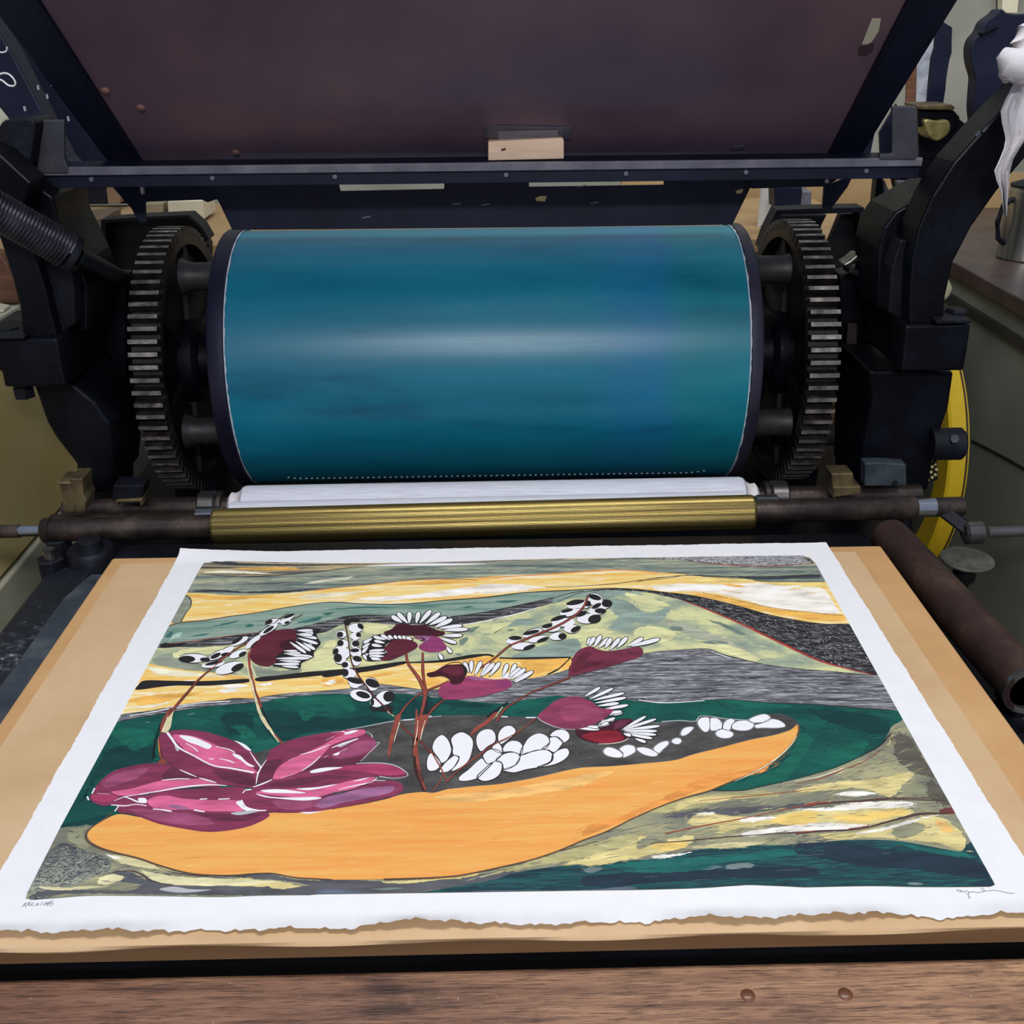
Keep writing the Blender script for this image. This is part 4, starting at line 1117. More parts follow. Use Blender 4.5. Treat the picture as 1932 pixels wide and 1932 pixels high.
# ------------------------------------------------------------------ the lithograph
CX, CY, PZ = 0.008, 0.788, 0.0012
INK = {
    'white': [(233, 232, 234)], 'black': [(36, 34, 36)], 'line': [(48, 44, 46)], 'greyw': [(178, 178, 180)], 'cream': [(236, 228, 196)], 'ochre': [(234, 178, 88)],
    'pale': [(205, 205, 180)], 'inkgrey': [(62, 64, 70)], 'red': [(168, 72, 60)], 'redline': [(150, 82, 70)], 'orangeline': [(222, 140, 70)], 'ivory': [(246, 238, 224)],
    'yel': [(238, 210, 130)], 'brown': [(110, 70, 55)], 'sagegrey': [(138, 145, 128)], 'mint': [(165, 195, 175)], 'dteal': [(60, 108, 100)], 'darkred': [(112, 42, 44)],
    'sagepat': [(140, 158, 146)], 'lime': [(214, 212, 158)], 'greyol': [(170, 172, 150)], 'dsage': [(112, 128, 118)], 'green_d': [(14, 58, 58)], 'green_l': [(22, 92, 78)],
    'green_dd': [(12, 34, 34)], 'khaki': [(176, 168, 118)], 'khakil': [(196, 186, 140)], 'lyel': [(212, 196, 134)], 'dgrey': [(88, 88, 92)], 'white2': [(236, 230, 218)],
    'ochre2': [(228, 194, 110)], 'dolive': [(92, 88, 78)], 'olive2': [(140, 140, 112)], 'yelor': [(236, 186, 110)], 'dred': [(110, 58, 56)], 'redl': [(150, 68, 52)],
    'brownline': [(82, 58, 54)], 'water_d': [(34, 50, 62)], 'water_l': [(32, 98, 92)], 'gl': [(118, 134, 132)], 'bluegrey': [(86, 98, 114)], 'cream2': [(216, 208, 162)],
    'grey2': [(86, 90, 96)], 'boatline': [(92, 72, 58)], 'orange_l': [(236, 184, 110)], 'orange_d': [(226, 148, 74)], 'plum': [(126, 52, 80)], 'plum_d': [(98, 44, 64)],
    'plum_l': [(150, 74, 106)], 'pink': [(206, 98, 136)], 'magenta': [(172, 64, 100)], 'mauve': [(150, 98, 134)], 'stem': [(142, 70, 58)], 'stem_e': [(60, 36, 34)], 'stem_d': [(84, 46, 48)],
    'creamst': [(212, 202, 160)], 'maroon': [(92, 36, 50)], 'maroon_d': [(66, 26, 38)], 'maroon_l': [(112, 46, 66)], 'magenta_p': [(140, 58, 104)], 'mauvep': [(160, 96, 140)],
    'pinkp': [(150, 62, 98)], 'pinkd': [(134, 58, 84)], 'pinkm': [(150, 68, 98)], 'crimson': [(134, 34, 48)], 'pencil': [(140, 142, 150)],
    'b_top': [(58, 56, 56), (112, 106, 96), (200, 182, 136), (92, 90, 88), (150, 140, 120)], 'b_sagegrey': [(82, 90, 88), (118, 130, 122), (150, 156, 136), (186, 186, 150)],
    'b_yellow1': [(234, 176, 86), (241, 200, 112), (240, 214, 136), (250, 240, 222)], 'b_teal': [(84, 122, 112), (122, 150, 136), (150, 166, 152), (132, 158, 146)],
    'b_blackhatch': [(28, 28, 30), (44, 44, 46), (84, 84, 86)], 'b_hatch1': [(26, 26, 28), (66, 66, 68), (150, 150, 152)], 'b_sage': [(132, 148, 134), (160, 170, 142), (206, 206, 152), (216, 213, 158)],
    'b_yellow2': [(232, 172, 82), (240, 196, 106), (238, 210, 130), (248, 234, 200)], 'b_hatch2': [(58, 58, 62), (112, 112, 116), (172, 172, 176)], 'b_green': [(12, 60, 58), (17, 78, 70), (24, 98, 84)],
    'b_olive': [(104, 104, 94), (138, 138, 116), (172, 166, 126)], 'b_water': [(30, 50, 62), (30, 70, 74), (44, 88, 90)], 'b_bean': [(58, 56, 56), (74, 72, 70), (92, 92, 88)],
    'b_orange': [(228, 150, 74), (232, 164, 84), (232, 176, 96)], 'b_scumble': [(58, 60, 68), (108, 112, 110), (156, 160, 138)],
}
ISO = {'b_sage', 'b_bean', 'b_scumble', 'b_green', 'b_olive'}
FLAT = {'white', 'black', 'line', 'pencil', 'greyw'}


def inkmat(k):
    c = INK[k]
    if len(c) == 1:
        v = c[0]
        if k in FLAT:
            a = 0.02
        else:
            a = 0.16
        c = [tuple(x * (1 - a) for x in v), v, tuple(min(255, x * (1 + a * 0.8)) for x in v)]
        st = (1, 4, 1) if k not in FLAT else (1, 1, 1)
        return mat('ink_' + k, c, 0.75, scale=26, stretch=st, lo=0.3, hi=0.7, detail=6, spec=0.25)
    if k in ('b_blackhatch', 'b_hatch1', 'b_hatch2'):
        rz = {'b_blackhatch': 0.45, 'b_hatch1': -0.2, 'b_hatch2': 0.03}[k]
        return mat('ink_' + k, c, 0.75, scale=40, stretch=(0.6, 9, 1), rot=(0, 0, rz), lo=0.36, hi=0.66, detail=6, spec=0.25)
    st = (1, 2.2, 1) if k in ISO else (0.55, 9, 1)
    return mat('ink_' + k, c, 0.75, scale={'b_sage': 17, 'b_bean': 30}.get(k, 13), stretch=st, lo=0.33, hi=0.68, detail=7, spec=0.25, dist=0.4)


def hull(P):
    P = sorted(set(map(tuple, P)))
    def half(P):
        h = []
        for p in P:
            while len(h) > 1 and (h[-1][0] - h[-2][0]) * (p[1] - h[-2][1]) - (h[-1][1] - h[-2][1]) * (p[0] - h[-2][0]) <= 0:
                h.pop()
            h.append(p)
        return h[:-1]
    return half(P) + half(P[::-1])


HULL = hull(OUTL)


def clip(poly, H=None):
    H = H or HULL
    out = [tuple(p) for p in poly]
    for i in range(len(H)):
        a, b = H[i], H[(i + 1) % len(H)]
        ins = lambda p: (b[0] - a[0]) * (p[1] - a[1]) - (b[1] - a[1]) * (p[0] - a[0]) >= -1e-6
        src, out = out, []
        for j in range(len(src)):
            p, q = src[j - 1], src[j]
            if ins(q) != ins(p):
                d = (b[0] - a[0]) * (q[1] - p[1]) - (b[1] - a[1]) * (q[0] - p[0])
                if abs(d) > 1e-9:
                    t = -((b[0] - a[0]) * (p[1] - a[1]) - (b[1] - a[1]) * (p[0] - a[0])) / d
                    out.append((p[0] + (q[0] - p[0]) * t, p[1] + (q[1] - p[1]) * t))
            if ins(q):
                out.append(q)
        if not out:
            break
    return out


def inhull(p):
    for i in range(len(HULL)):
        a, b = HULL[i], HULL[(i + 1) % len(HULL)]
        if (b[0] - a[0]) * (p[1] - a[1]) - (b[1] - a[1]) * (p[0] - a[0]) < 0:
            return False
    return True


def inpoly(p, P):
    r = False
    x, y = p
    for i in range(len(P)):
        (x1, y1), (x2, y2) = P[i - 1], P[i]
        if (y1 > y) != (y2 > y) and x < (x2 - x1) * (y - y1) / (y2 - y1) + x1:
            r = not r
    return r


BOT = []


def bottom(x):
    for (x0, y0), (x1, y1) in zip(BOT, BOT[1:]):
        if x0 <= x <= x1:
            return y0 + (y1 - y0) * (x - x0) / (x1 - x0)
    return -9999


def trim(P):
    "keeps a shape above the wavy lower edge of the picture"
    if not BOT or min(p[1] for p in P) > -2200:
        return P
    Q = []
    for i in range(len(P)):
        a, b = P[i], P[(i + 1) % len(P)]
        n = max(1, int(abs(b[0] - a[0]) / 60)) if min(a[1], b[1]) < -2200 else 1
        Q += [(a[0] + (b[0] - a[0]) * t / n, a[1] + (b[1] - a[1]) * t / n) for t in range(n)]
    return [(x, max(y, bottom(x))) for x, y in Q]


class Sheet:
    "collects flat inked shapes (0.1 mm units) as one mesh"
    def __init__(s):
        s.bm, s.mats, s.idx, s.n, s.m = B(), [], {}, 0, 0

    def mi(s, k):
        if k not in s.idx:
            s.idx[k] = len(s.mats)
            s.mats.append(inkmat(k))
        return s.idx[k]

    def face(s, P, l, k, main=True, z0=None):
        Q = []
        if k != 'pencil' and P:
            P = trim(P)
        for p in P:
            if not Q or math.dist(p, Q[-1]) > 0.4:
                Q.append(p)
        if len(Q) > 2 and math.dist(Q[0], Q[-1]) < 0.4:
            Q.pop()
        if len(Q) < 3:
            return
        s.n += 1
        if main:
            s.m += 1
        z = PZ + 0.0001 + 0.000045 * l + (z0 if z0 is not None else 0.0000012 * (s.m % 17) if main else 0.0000005 * (s.n % 40))
        f = s.bm.faces.new([s.bm.verts.new((CX + x * 1e-4, CY + y * 1e-4, z)) for x, y in Q])
        f.material_index = s.mi(k)
        f.normal_update()
        if f.normal.z < 0:
            f.normal_flip()

    def stroke(s, P, w, l, k, taper=False, closed=False, bound=True):
        C = catmull([tuple(map(float, p)) for p in P], closed, 5) if len(P) > 2 else [tuple(map(float, p)) for p in P]
        if closed:
            C = C + [C[0]]
        n = len(C)
        L = []
        for i, c in enumerate(C):
            a, b = C[max(0, i - 1)], C[min(n - 1, i + 1)]
            if closed and i in (0, n - 1):
                a, b = C[n - 2], C[1]
            d = math.dist(a, b) or 1
            t = i / (n - 1)
            ww = w * 0.5 * ((0.25 + 0.75 * math.sin(math.pi * t)) if taper else (0.9 + 0.2 * math.sin(7.3 * t + len(P))))
            L.append((c, (-(b[1] - a[1]) / d * ww, (b[0] - a[0]) / d * ww)))
        for (c, o), (e, q) in zip(L, L[1:]):
            if bound and not (inhull(c) and inhull(e)):
                continue
            s.face([(c[0] - o[0], c[1] - o[1]), (e[0] - q[0], e[1] - q[1]), (e[0] + q[0], e[1] + q[1]), (c[0] + o[0], c[1] + o[1])], l + (len(P) % 5) * 0.1, k, False)


def scratches(sh, P, l, k, n, ang, ln, w, jit=0.12, seed=1):
    R = random.Random(seed)
    P = clip(P)
    xs, ys = [p[0] for p in P], [p[1] for p in P]
    for _ in range(n):
        p = (R.uniform(min(xs), max(xs)), R.uniform(min(ys), max(ys)))
        if not inpoly(p, P):
            continue
        a = (ang(p) if callable(ang) else ang) + R.uniform(-jit, jit)
        L = R.uniform(0.3, 1.0) * ln
        ww = R.uniform(0.4, 1.0) * w
        d = (math.cos(a) * L / 2, math.sin(a) * L / 2)
        o = (-math.sin(a) * ww / 2, math.cos(a) * ww / 2)
        q = [(p[0] - d[0] * t + o[0] * u, p[1] - d[1] * t + o[1] * u) for t, u in ((1, 0), (0, -1), (-1, 0), (0, 1))]
        if all(inpoly((p[0] + d[0] * t, p[1] + d[1] * t), P) for t in (-1, 1)):
            sh.face(q, l, k, False)


BRUSH = {'khaki': 7, 'khakil': 8, 'lyel': 8, 'dgrey': 8, 'olive2': 8, 'dolive': 9, 'ochre2': 7, 'white2': 6, 'cream2': 7, 'grey2': 7, 'green_l': 9, 'green_d': 9, 'water_d': 8, 'water_l': 8,
         'sagepat': 9, 'lime': 9, 'dsage': 6, 'greyol': 8, 'sagegrey': 4, 'cream': 5, 'ochre': 6, 'ivory': 8, 'yel': 7, 'pale': 5, 'inkgrey': 6, 'orange_l': 8, 'orange_d': 8, 'gl': 4, 'yelor': 7,
         'plum_d': 4, 'plum_l': 5, 'mauve': 4, 'dteal': 4, 'mauvep': 4, 'pinkm': 5, 'crimson': 4, 'bluegrey': 5, 'mint': 3}


def rough(C, amp, seed):
    "a brushed outline: small ragged displacements"
    R = random.Random(seed)
    out = []
    n = len(C)
    for i in range(n):
        a, b = C[i], C[(i + 1) % n]
        m = max(1, int(math.dist(a, b) / 22))
        for t in range(m):
            x, y = a[0] + (b[0] - a[0]) * t / m, a[1] + (b[1] - a[1]) * t / m
            out.append((x + R.gauss(0, amp * 0.9), y + R.gauss(0, amp * 0.4)))
    return out


def drybrush(sh, C, l, k, amp, seed):
    "loose strokes of the same ink round the edge of a shape, along its long axis"
    R = random.Random(seed)
    cx, cy = sum(p[0] for p in C) / len(C), sum(p[1] for p in C) / len(C)
    sxx = sum((p[0] - cx) ** 2 for p in C)
    syy = sum((p[1] - cy) ** 2 for p in C)
    sxy = sum((p[0] - cx) * (p[1] - cy) for p in C)
    an = 0.5 * math.atan2(2 * sxy, sxx - syy)
    per = sum(math.dist(C[i - 1], C[i]) for i in range(len(C)))
    for _ in range(min(160, int(per / 26))):
        p = C[R.randrange(len(C))]
        s = R.uniform(0.82, 1.14)
        p = (cx + (p[0] - cx) * s, cy + (p[1] - cy) * s)
        a = an + R.gauss(0, 0.12)
        L, w = R.uniform(30, 150) * min(1, per / 1500 + 0.25), R.uniform(2, amp)
        d, o = (math.cos(a) * L / 2, math.sin(a) * L / 2), (-math.sin(a) * w / 2, math.cos(a) * w / 2)
        q = clip([(p[0] - d[0], p[1] - d[1]), (p[0] + o[0], p[1] + o[1]), (p[0] + d[0], p[1] + d[1]), (p[0] - o[0], p[1] - o[1])])
        if q and min(v[1] for v in q) > -2300:
            sh.face(q, l + 0.3, k, False)


def build_print(root):
    sh = Sheet()
    note = {'ARC': [], 'SIG': []}
    for row in ART.strip().split('\n'):
        if row[0] == 'm':
            v = list(map(int, row.split()[4:]))
            BOT.extend(catmull([tuple(map(float, p)) for p in zip(v[::2], v[1::2])], False, 4))
    sh.face(clip(catmull([tuple(map(float, p)) for p in OUTL], True, 3)), 0, 'b_top')
    npet, keep = 0, {}
    for row in ART.strip().split('\n'):
        t = row.split()
        k, l, m, w = t[0], int(t[1]), t[2], int(t[3])
        v = list(map(int, t[4:]))
        P = list(zip(v[::2], v[1::2]))
        if m == 'pencil':
            note['ARC' if P[0][0] < 0 else 'SIG'].append((P, w))
            continue
        if k == 's':
            C = catmull([tuple(map(float, p)) for p in P], True, 5)
            if m in BRUSH:
                C = rough(C, BRUSH[m], len(P) * 31 + abs(P[0][0]))
            C = clip(C)
            sh.face(C, l, m)
            if m in BRUSH and C:
                drybrush(sh, C, l, m, BRUSH[m], abs(P[0][1]) + len(P))
            if m == 'b_blackhatch':
                scratches(sh, C, l + 0.4, 'greyw', 2600, -0.5 if len(P) > 18 else -0.05, 110, 4.5, 0.15, 3)
                scratches(sh, C, l + 0.5, 'white', 1500, -0.5 if len(P) > 18 else 0, 34, 6, 0.4, 4)
            if m == 'b_bean':
                scratches(sh, C, l + 0.5, 'dgrey', 900, 0.1, 60, 6, 0.5, 5)
                scratches(sh, C, l + 0.5, 'greyw', 160, 0.1, 22, 4, 0.9, 6)
            if m == 'b_orange':
                scratches(sh, C, l + 0.5, 'orange_l', 420, 0.12, 240, 7, 0.12, 7)
                scratches(sh, C, l + 0.5, 'orange_d', 420, 0.12, 240, 7, 0.12, 8)
            if m == 'b_scumble':
                scratches(sh, C, l + 0.5, 'greyol', 700, 0.2, 60, 7, 0.8, 9)
                scratches(sh, C, l + 0.5, 'inkgrey', 700, 0.2, 60, 9, 0.8, 10)
        elif k == 'b':
            C = catmull([tuple(map(float, p)) for p in P], False, 4)
            C = clip(C + [(C[-1][0] + 400, C[-1][1]), (6000, -5000), (-6000, -5000), (C[0][0] - 400, C[0][1])])
            sh.face(C, l, m)
            keep[m] = C
            if m == 'b_hatch2':
                an = lambda p: -0.05 + 0.12 * math.sin(p[0] / 700.0)
                scratches(sh, C, l + 0.3, 'inkgrey', 9000, an, 170, 5, 0.1, 11)
                scratches(sh, C, l + 0.4, 'white', 6500, an, 130, 3.6, 0.1, 12)
                scratches(sh, C, l + 0.5, 'black', 5000, an, 150, 3.5, 0.12, 13)
            elif m == 'b_hatch1':
                scratches(sh, C, l + 0.4, 'greyw', 5200, 0.12, 90, 4, 0.3, 14)
                scratches(sh, C, l + 0.5, 'white', 2400, 0.12, 36, 5, 0.8, 15)
            elif m == 'b_yellow1':
                scratches(sh, C, l + 0.4, 'ivory', 1300, 0.06, 420, 13, 0.06, 16)
                scratches(sh, C, l + 0.4, 'ochre', 1600, 0.06, 420, 13, 0.06, 17)
            elif m == 'b_yellow2':
                scratches(sh, C, l + 0.4, 'ivory', 1500, 0.04, 260, 10, 0.06, 18)
                scratches(sh, C, l + 0.4, 'ochre', 1800, 0.04, 300, 11, 0.06, 19)
            elif m == 'b_sagegrey':
                scratches(sh, C, l + 0.4, 'pale', 2600, 0.04, 300, 8, 0.06, 20)
                scratches(sh, C, l + 0.4, 'inkgrey', 2600, 0.04, 260, 7, 0.06, 21)
                scratches(sh, C, l + 0.4, 'dteal', 1500, 0.04, 300, 9, 0.06, 22)
            elif m == 'b_teal':
                scratches(sh, C, l + 0.4, 'dteal', 1900, 0.12, 120, 5, 0.25, 23)
                scratches(sh, C, l + 0.4, 'mint', 900, 0.12, 120, 7, 0.2, 24)
            elif m == 'b_sage':
                scratches(sh, C, l + 0.4, 'dsage', 1300, -0.25, 70, 8, 0.35, 25)
                scratches(sh, C, l + 0.4, 'lime', 1500, -0.2, 140, 14, 0.35, 26)
            elif m == 'b_olive':
                scratches(sh, C, l + 0.4, 'khaki', 1500, 0.3, 200, 8, 0.25, 27)
                scratches(sh, C, l + 0.4, 'dolive', 1500, 0.3, 200, 8, 0.25, 28)
            elif m == 'b_water':
                scratches(sh, C, l + 0.4, 'water_l', 420, 0.05, 260, 11, 0.08, 29)
                scratches(sh, C, l + 0.4, 'water_d', 700, 0.05, 300, 12, 0.08, 30)
            elif m == 'b_green':
                scratches(sh, C, l + 0.4, 'green_l', 700, 0.2, 150, 16, 0.5, 31)
                scratches(sh, C, l + 0.4, 'green_d', 1000, 0.1, 170, 18, 0.5, 32)
        elif k in 'lt':
            sh.stroke(P, w, l, m, k == 't')
        elif k == 'q':
            sh.stroke(P, w, l, m, closed=True)
        elif k == 'm':
            continue
        else:
            (x0, y0), (x1, y1), (mx, my) = P
            n = 18
            Q = []
            for i in range(n):
                a = 2 * math.pi * i / n
                u, s_ = 0.5 - 0.5 * math.cos(a), math.sin(a)
                if k == 'e':
                    s_ *= 0.42 + 0.75 * u
                Q.append((x0 + (x1 - x0) * u + mx * s_, y0 + (y1 - y0) * u + my * s_))
            if k == 'e' and m == 'white':
                gx, gy = (x0 + x1) / 2, (y0 + y1) / 2
                ln = math.hypot(x1 - x0, y1 - y0) + 1
                hw = math.hypot(mx, my) + 1
                ux, uy = (x1 - x0) / ln, (y1 - y0) / ln
                vx, vy = mx / hw, my / hw
                G = []
                for (x, y) in Q:
                    det = ux * vy - uy * vx or 1
                    p_, q_ = ((x - gx) * vy - (y - gy) * vx) / det, (ux * (y - gy) - uy * (x - gx)) / det
                    p_ *= 1 + 22 / ln
                    q_ *= 1 + min(1.0, 10 / hw)
                    G.append((gx + ux * p_ + vx * q_, gy + uy * p_ + vy * q_))
                npet += 1
                zp = 0.000004 * (npet % 16)
                sh.face(clip(G), l, 'black', z0=zp - 0.000002)
                sh.face(clip(Q), l, m, z0=zp)
            else:
                sh.face(clip(Q), l, m)
    # loose dry strokes over the olive ground at the lower right
    R = random.Random(77)
    inks = ['khaki', 'dolive', 'lyel', 'olive2', 'khaki', 'dgrey', 'sagegrey', 'khakil', 'olive2', 'cream2']
    for i in range(2600):
        p = (R.uniform(-400, 3500), R.uniform(-2400, 300))
        if not inpoly(p, keep['b_olive']) or inpoly(p, keep['b_water']):
            continue
        an = 0.10 + 0.55 * max(0, (p[0] - 1800) / 1700) * max(0, (p[1] + 1900) / 1900) + R.gauss(0, 0.16)
        ln, w = R.uniform(25, 190), R.uniform(2, 8)
        d, o_ = (math.cos(an) * ln / 2, math.sin(an) * ln / 2), (-math.sin(an) * w / 2, math.cos(an) * w / 2)
        e0, e1 = (p[0] - d[0], p[1] - d[1]), (p[0] + d[0], p[1] + d[1])
        if all(inpoly(e, keep['b_olive']) and not inpoly(e, keep['b_water']) for e in (e0, e1)):
            sh.face([e0, (p[0] + o_[0], p[1] + o_[1]), e1, (p[0] - o_[0], p[1] - o_[1])], 12.7, inks[i % len(inks)], False)
    me = bpy.data.meshes.new('printed_image')
    for v in sh.bm.verts:
        v.co -= Vector((CX, CY, 0))
    sh.bm.to_mesh(me)
    sh.bm.free()
    for m_ in sh.mats:
        me.materials.append(m_)
    o = bpy.data.objects.new('printed_image', me)
    COL.objects.link(o)
    o.parent = root
    o['label'] = 'printed picture of a pink lily, petalled flowers and white pebbles in an orange boat-shaped hull'
    for key, nm, lb in (('ARC', 'pencil_inscription', 'pencil capitals below the lower left corner of the picture'), ('SIG', 'pencil_signature', 'thin pencil scrawl below the lower right corner of the picture')):
        s2 = Sheet()
        for P, w in note[key]:
            s2.stroke(P, w, 0, 'pencil', bound=False)
        me = bpy.data.meshes.new(nm)
        for v in s2.bm.verts:
            v.co -= Vector((CX, CY, 0))
        s2.bm.to_mesh(me)
        s2.bm.free()
        me.materials.append(s2.mats[0])
        q = bpy.data.objects.new(nm, me)
        COL.objects.link(q)
        q.parent = root
        q['label'] = lb


# paper sheet: deckled edges, the near margin lifts a little from the board
def paper(root):
    bm = B()
    R = random.Random(4)
    X0, X1, Y0, Y1 = -0.3735 - CX, 0.3893 - CX, 0.5103 - CY, 1.0665 - CY
    nx, ny = 220, 150
    def dk(n, amp, sd):
        r = random.Random(sd)
        v = [0.0] * (n + 1)
        for f, a in ((5, 0.5), (11, 0.3), (26, 0.35), (60, 0.3), (97, 0.25)):
            ph = r.uniform(0, 6.28)
            for i in range(n + 1):
                v[i] += a * math.sin(f * 6.283 * i / n + ph) * r.uniform(0.4, 1.0)
        return [x * amp for x in v]
    e0, e1, e2, e3 = dk(nx, 0.0032, 1), dk(nx, 0.0010, 2), dk(ny, 0.0011, 3), dk(ny, 0.0009, 5)
    g = []
    for j in range(ny + 1):
        row = []
        for i in range(nx + 1):
            u, v = i / nx, j / ny
            x = X0 + (X1 - X0) * u
            y = Y0 + (Y1 - Y0) * v
            k0, k1 = max(0, 1 - v / 0.022), max(0, 1 - (1 - v) / 0.03)
            y += e0[i] * k0 + e1[i] * k1
            x += e2[j] * max(0, 1 - u / 0.02) + e3[j] * max(0, 1 - (1 - u) / 0.02)
            lift = max(0, 1 - v / 0.024) ** 1.3
            z = PZ + lift * (0.0042 + 0.0024 * math.sin(u * 19) + 0.0014 * math.sin(u * 47 + 1))
            # far left corner curls up slightly
            cu = max(0, 1 - math.hypot(u / 0.16, (1 - v) / 0.05))
            z += 0.006 * cu ** 1.5
            row.append(bm.verts.new((x, y, z)))
        g.append(row)
    for j in range(ny):
        for i in range(nx):
            bm.faces.new((g[j][i], g[j][i + 1], g[j + 1][i + 1], g[j + 1][i]))
    me = bpy.data.meshes.new('paper_sheet')
    bm.to_mesh(me)
    bm.free()
    for p in me.polygons:
        p.use_smooth = True
    me.materials.append(mat('rag_paper', [(229, 228, 229), (234, 233, 234)], 0.85, scale=60, bump=0.05, bscale=900, spec=0.2))
    o = bpy.data.objects.new('paper_sheet', me)
    COL.objects.link(o)
    o.parent = root
    o['label'] = 'white rag paper with rough deckled edges'


pr = thing('lithograph_print', 'colour lithograph on white deckle-edged paper lying on the kraft-covered board', 'print', (CX, CY, 0))
paper(pr)
build_print(pr)
# ------------------------------------------------------------------ machine materials
M = {}
M['iron'] = mat('black_painted_iron', [(4, 5, 10), (9, 11, 19), (22, 25, 37)], 0.42, 0.0, 9, lo=0.3, hi=0.78, bump=0.25, bscale=160, rvar=0.1, spec=0.2)
M['iron2'] = mat('worn_black_iron', [(9, 11, 17), (18, 20, 28), (40, 42, 54)], 0.5, 0.0, 14, lo=0.35, hi=0.8, bump=0.3, bscale=220, spec=0.25)
M['navy'] = mat('navy_black_steel', [(12, 16, 32), (18, 23, 44), (28, 33, 54)], 0.5, 0.0, 7, bump=0.1, bscale=200, spec=0.3)
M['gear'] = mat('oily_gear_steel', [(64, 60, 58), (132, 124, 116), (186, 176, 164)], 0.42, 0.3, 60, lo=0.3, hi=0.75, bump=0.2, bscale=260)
M['gearroot'] = mat('dark_gear_flank', [(22, 20, 20), (40, 36, 34), (66, 60, 56)], 0.45, 0.1, 40, lo=0.3, hi=0.75, bump=0.2, bscale=260, spec=0.3)  # flanks and gaps between teeth, darker than the tooth tips
M['gearweb'] = mat('gear_web', [(12, 13, 18), (24, 25, 32)], 0.55, 0.1, 16, bump=0.2, bscale=200)
M['steel'] = mat('dull_steel', [(70, 68, 66), (112, 108, 104), (140, 136, 132)], 0.32, 0.85, 20, stretch=(0.3, 3, 3))
M['bright'] = mat('bright_steel', [(150, 150, 150), (196, 196, 196)], 0.2, 0.95, 20)
M['shaft'] = mat('rusty_shaft_steel', [(34, 28, 26), (58, 48, 44), (92, 80, 72)], 0.42, 0.55, 22, lo=0.3, hi=0.75, bump=0.2, bscale=160)
M['rust'] = mat('rusty_pipe', [(34, 24, 22), (60, 42, 36), (88, 66, 54)], 0.5, 0.25, 16, lo=0.28, hi=0.75, bump=0.35, bscale=140, detail=8)
M['brass'] = mat('tarnished_brass', [(60, 50, 38), (104, 90, 66), (146, 128, 92)], 0.42, 0.6, 18, lo=0.3, hi=0.7)
M['grey'] = mat('grey_steel_plate', [(84, 84, 96), (112, 111, 122), (134, 133, 142)], 0.5, 0.2, 16, lo=0.3, hi=0.75, bump=0.15, bscale=120)
M['tab'] = mat('dark_grey_plate', [(44, 44, 50), (60, 60, 66), (78, 78, 82)], 0.5, 0.15, 18, lo=0.3, hi=0.75, bump=0.15, bscale=120)
M['plate'] = mat('blue_grey_plate', [(40, 48, 56), (58, 66, 74), (84, 90, 96)], 0.5, 0.2, 20)
M['kraft'] = mat('kraft_paper', [(190, 156, 116), (200, 168, 128), (208, 178, 140)], 0.8, 0, 7, bump=0.06, bscale=300, spec=0.2, detail=8)
M['kraft2'] = mat('kraft_wrap', [(180, 138, 92), (194, 150, 102), (202, 162, 114)], 0.75, 0, 7, bump=0.06, bscale=300, spec=0.2)
M['cloth'] = mat('white_molleton_cloth', [(196, 198, 208), (222, 224, 232)], 0.95, 0, 60, stretch=(0.4, 6, 6), bump=0.3, bscale=500, spec=0.1)
M['rag'] = mat('white_cotton_rag', [(205, 200, 200), (228, 224, 226)], 0.95, 0, 30, bump=0.3, bscale=500, spec=0.1)
M['pine'] = mat('pale_pine', [(226, 190, 156), (240, 206, 174), (246, 214, 184)], 0.6, 0, 16, stretch=(0.6, 6, 6))
M['tape'] = mat('grey_clear_tape', [(74, 72, 86), (98, 96, 110)], 0.3, 0, 30)
M['khaki'] = mat('khaki_paint', [(214, 190, 122), (226, 202, 134), (232, 212, 150)], 0.6, 0, 5, bump=0.1, bscale=60, detail=8)
M['creamp'] = mat('cream_paint', [(178, 178, 152), (190, 188, 164), (200, 196, 174)], 0.6, 0, 8)
M['tan'] = mat('tan_fibreboard', [(150, 122, 82), (164, 136, 94), (172, 144, 102)], 0.8, 0, 12, detail=8)
M['wallg'] = mat('grey_green_plaster', [(124, 124, 114), (138, 138, 128), (148, 148, 138)], 0.9, 0, 4, bump=0.1, bscale=40)
M['counter'] = mat('dark_green_grey_panel', [(118, 122, 108), (128, 132, 118), (138, 142, 128)], 0.6, 0, 4)
M['countertop'] = mat('dark_brown_worktop', [(56, 46, 44), (74, 62, 58), (88, 76, 72)], 0.35, 0, 10)
M['floor'] = mat('spattered_concrete', [(70, 66, 60), (108, 100, 88), (150, 140, 124)], 0.8, 0, 14, detail=10, lo=0.3, hi=0.72)
M['yellow'] = mat('yellow_enamel', [(150, 110, 20), (214, 172, 24), (226, 188, 36)], 0.45, 0, 14, lo=0.22, hi=0.5)
M['black'] = mat('black_rubber', [(10, 10, 13), (18, 18, 22)], 0.6, 0, 20)
M['whitep'] = mat('white_plastic', [(200, 200, 196), (222, 222, 218)], 0.4, 0, 10)
M['paperw'] = mat('cream_card', [(196, 190, 164), (212, 206, 182)], 0.8, 0, 10)
M['brownw'] = mat('brown_stained_wood', [(72, 44, 28), (98, 62, 40), (116, 78, 52)], 0.6, 0, 10, stretch=(1, 1, 6))
M['glassg'] = mat('green_glass', [(46, 60, 44), (76, 90, 70)], 0.15, 0, 10)
M['poster'] = mat('faded_blue_poster', [(110, 116, 130), (150, 156, 168), (178, 180, 186)], 0.8, 0, 30)

# dark varnished panel, splattered rail, wood bench, blanket have their own node trees
M['panel'] = mat('dark_varnished_board', [(84, 66, 80), (104, 84, 98), (128, 100, 104)], 0.38, 0, 3.5, detail=8, lo=0.25, hi=0.75, spec=0.55, rvar=0.08)


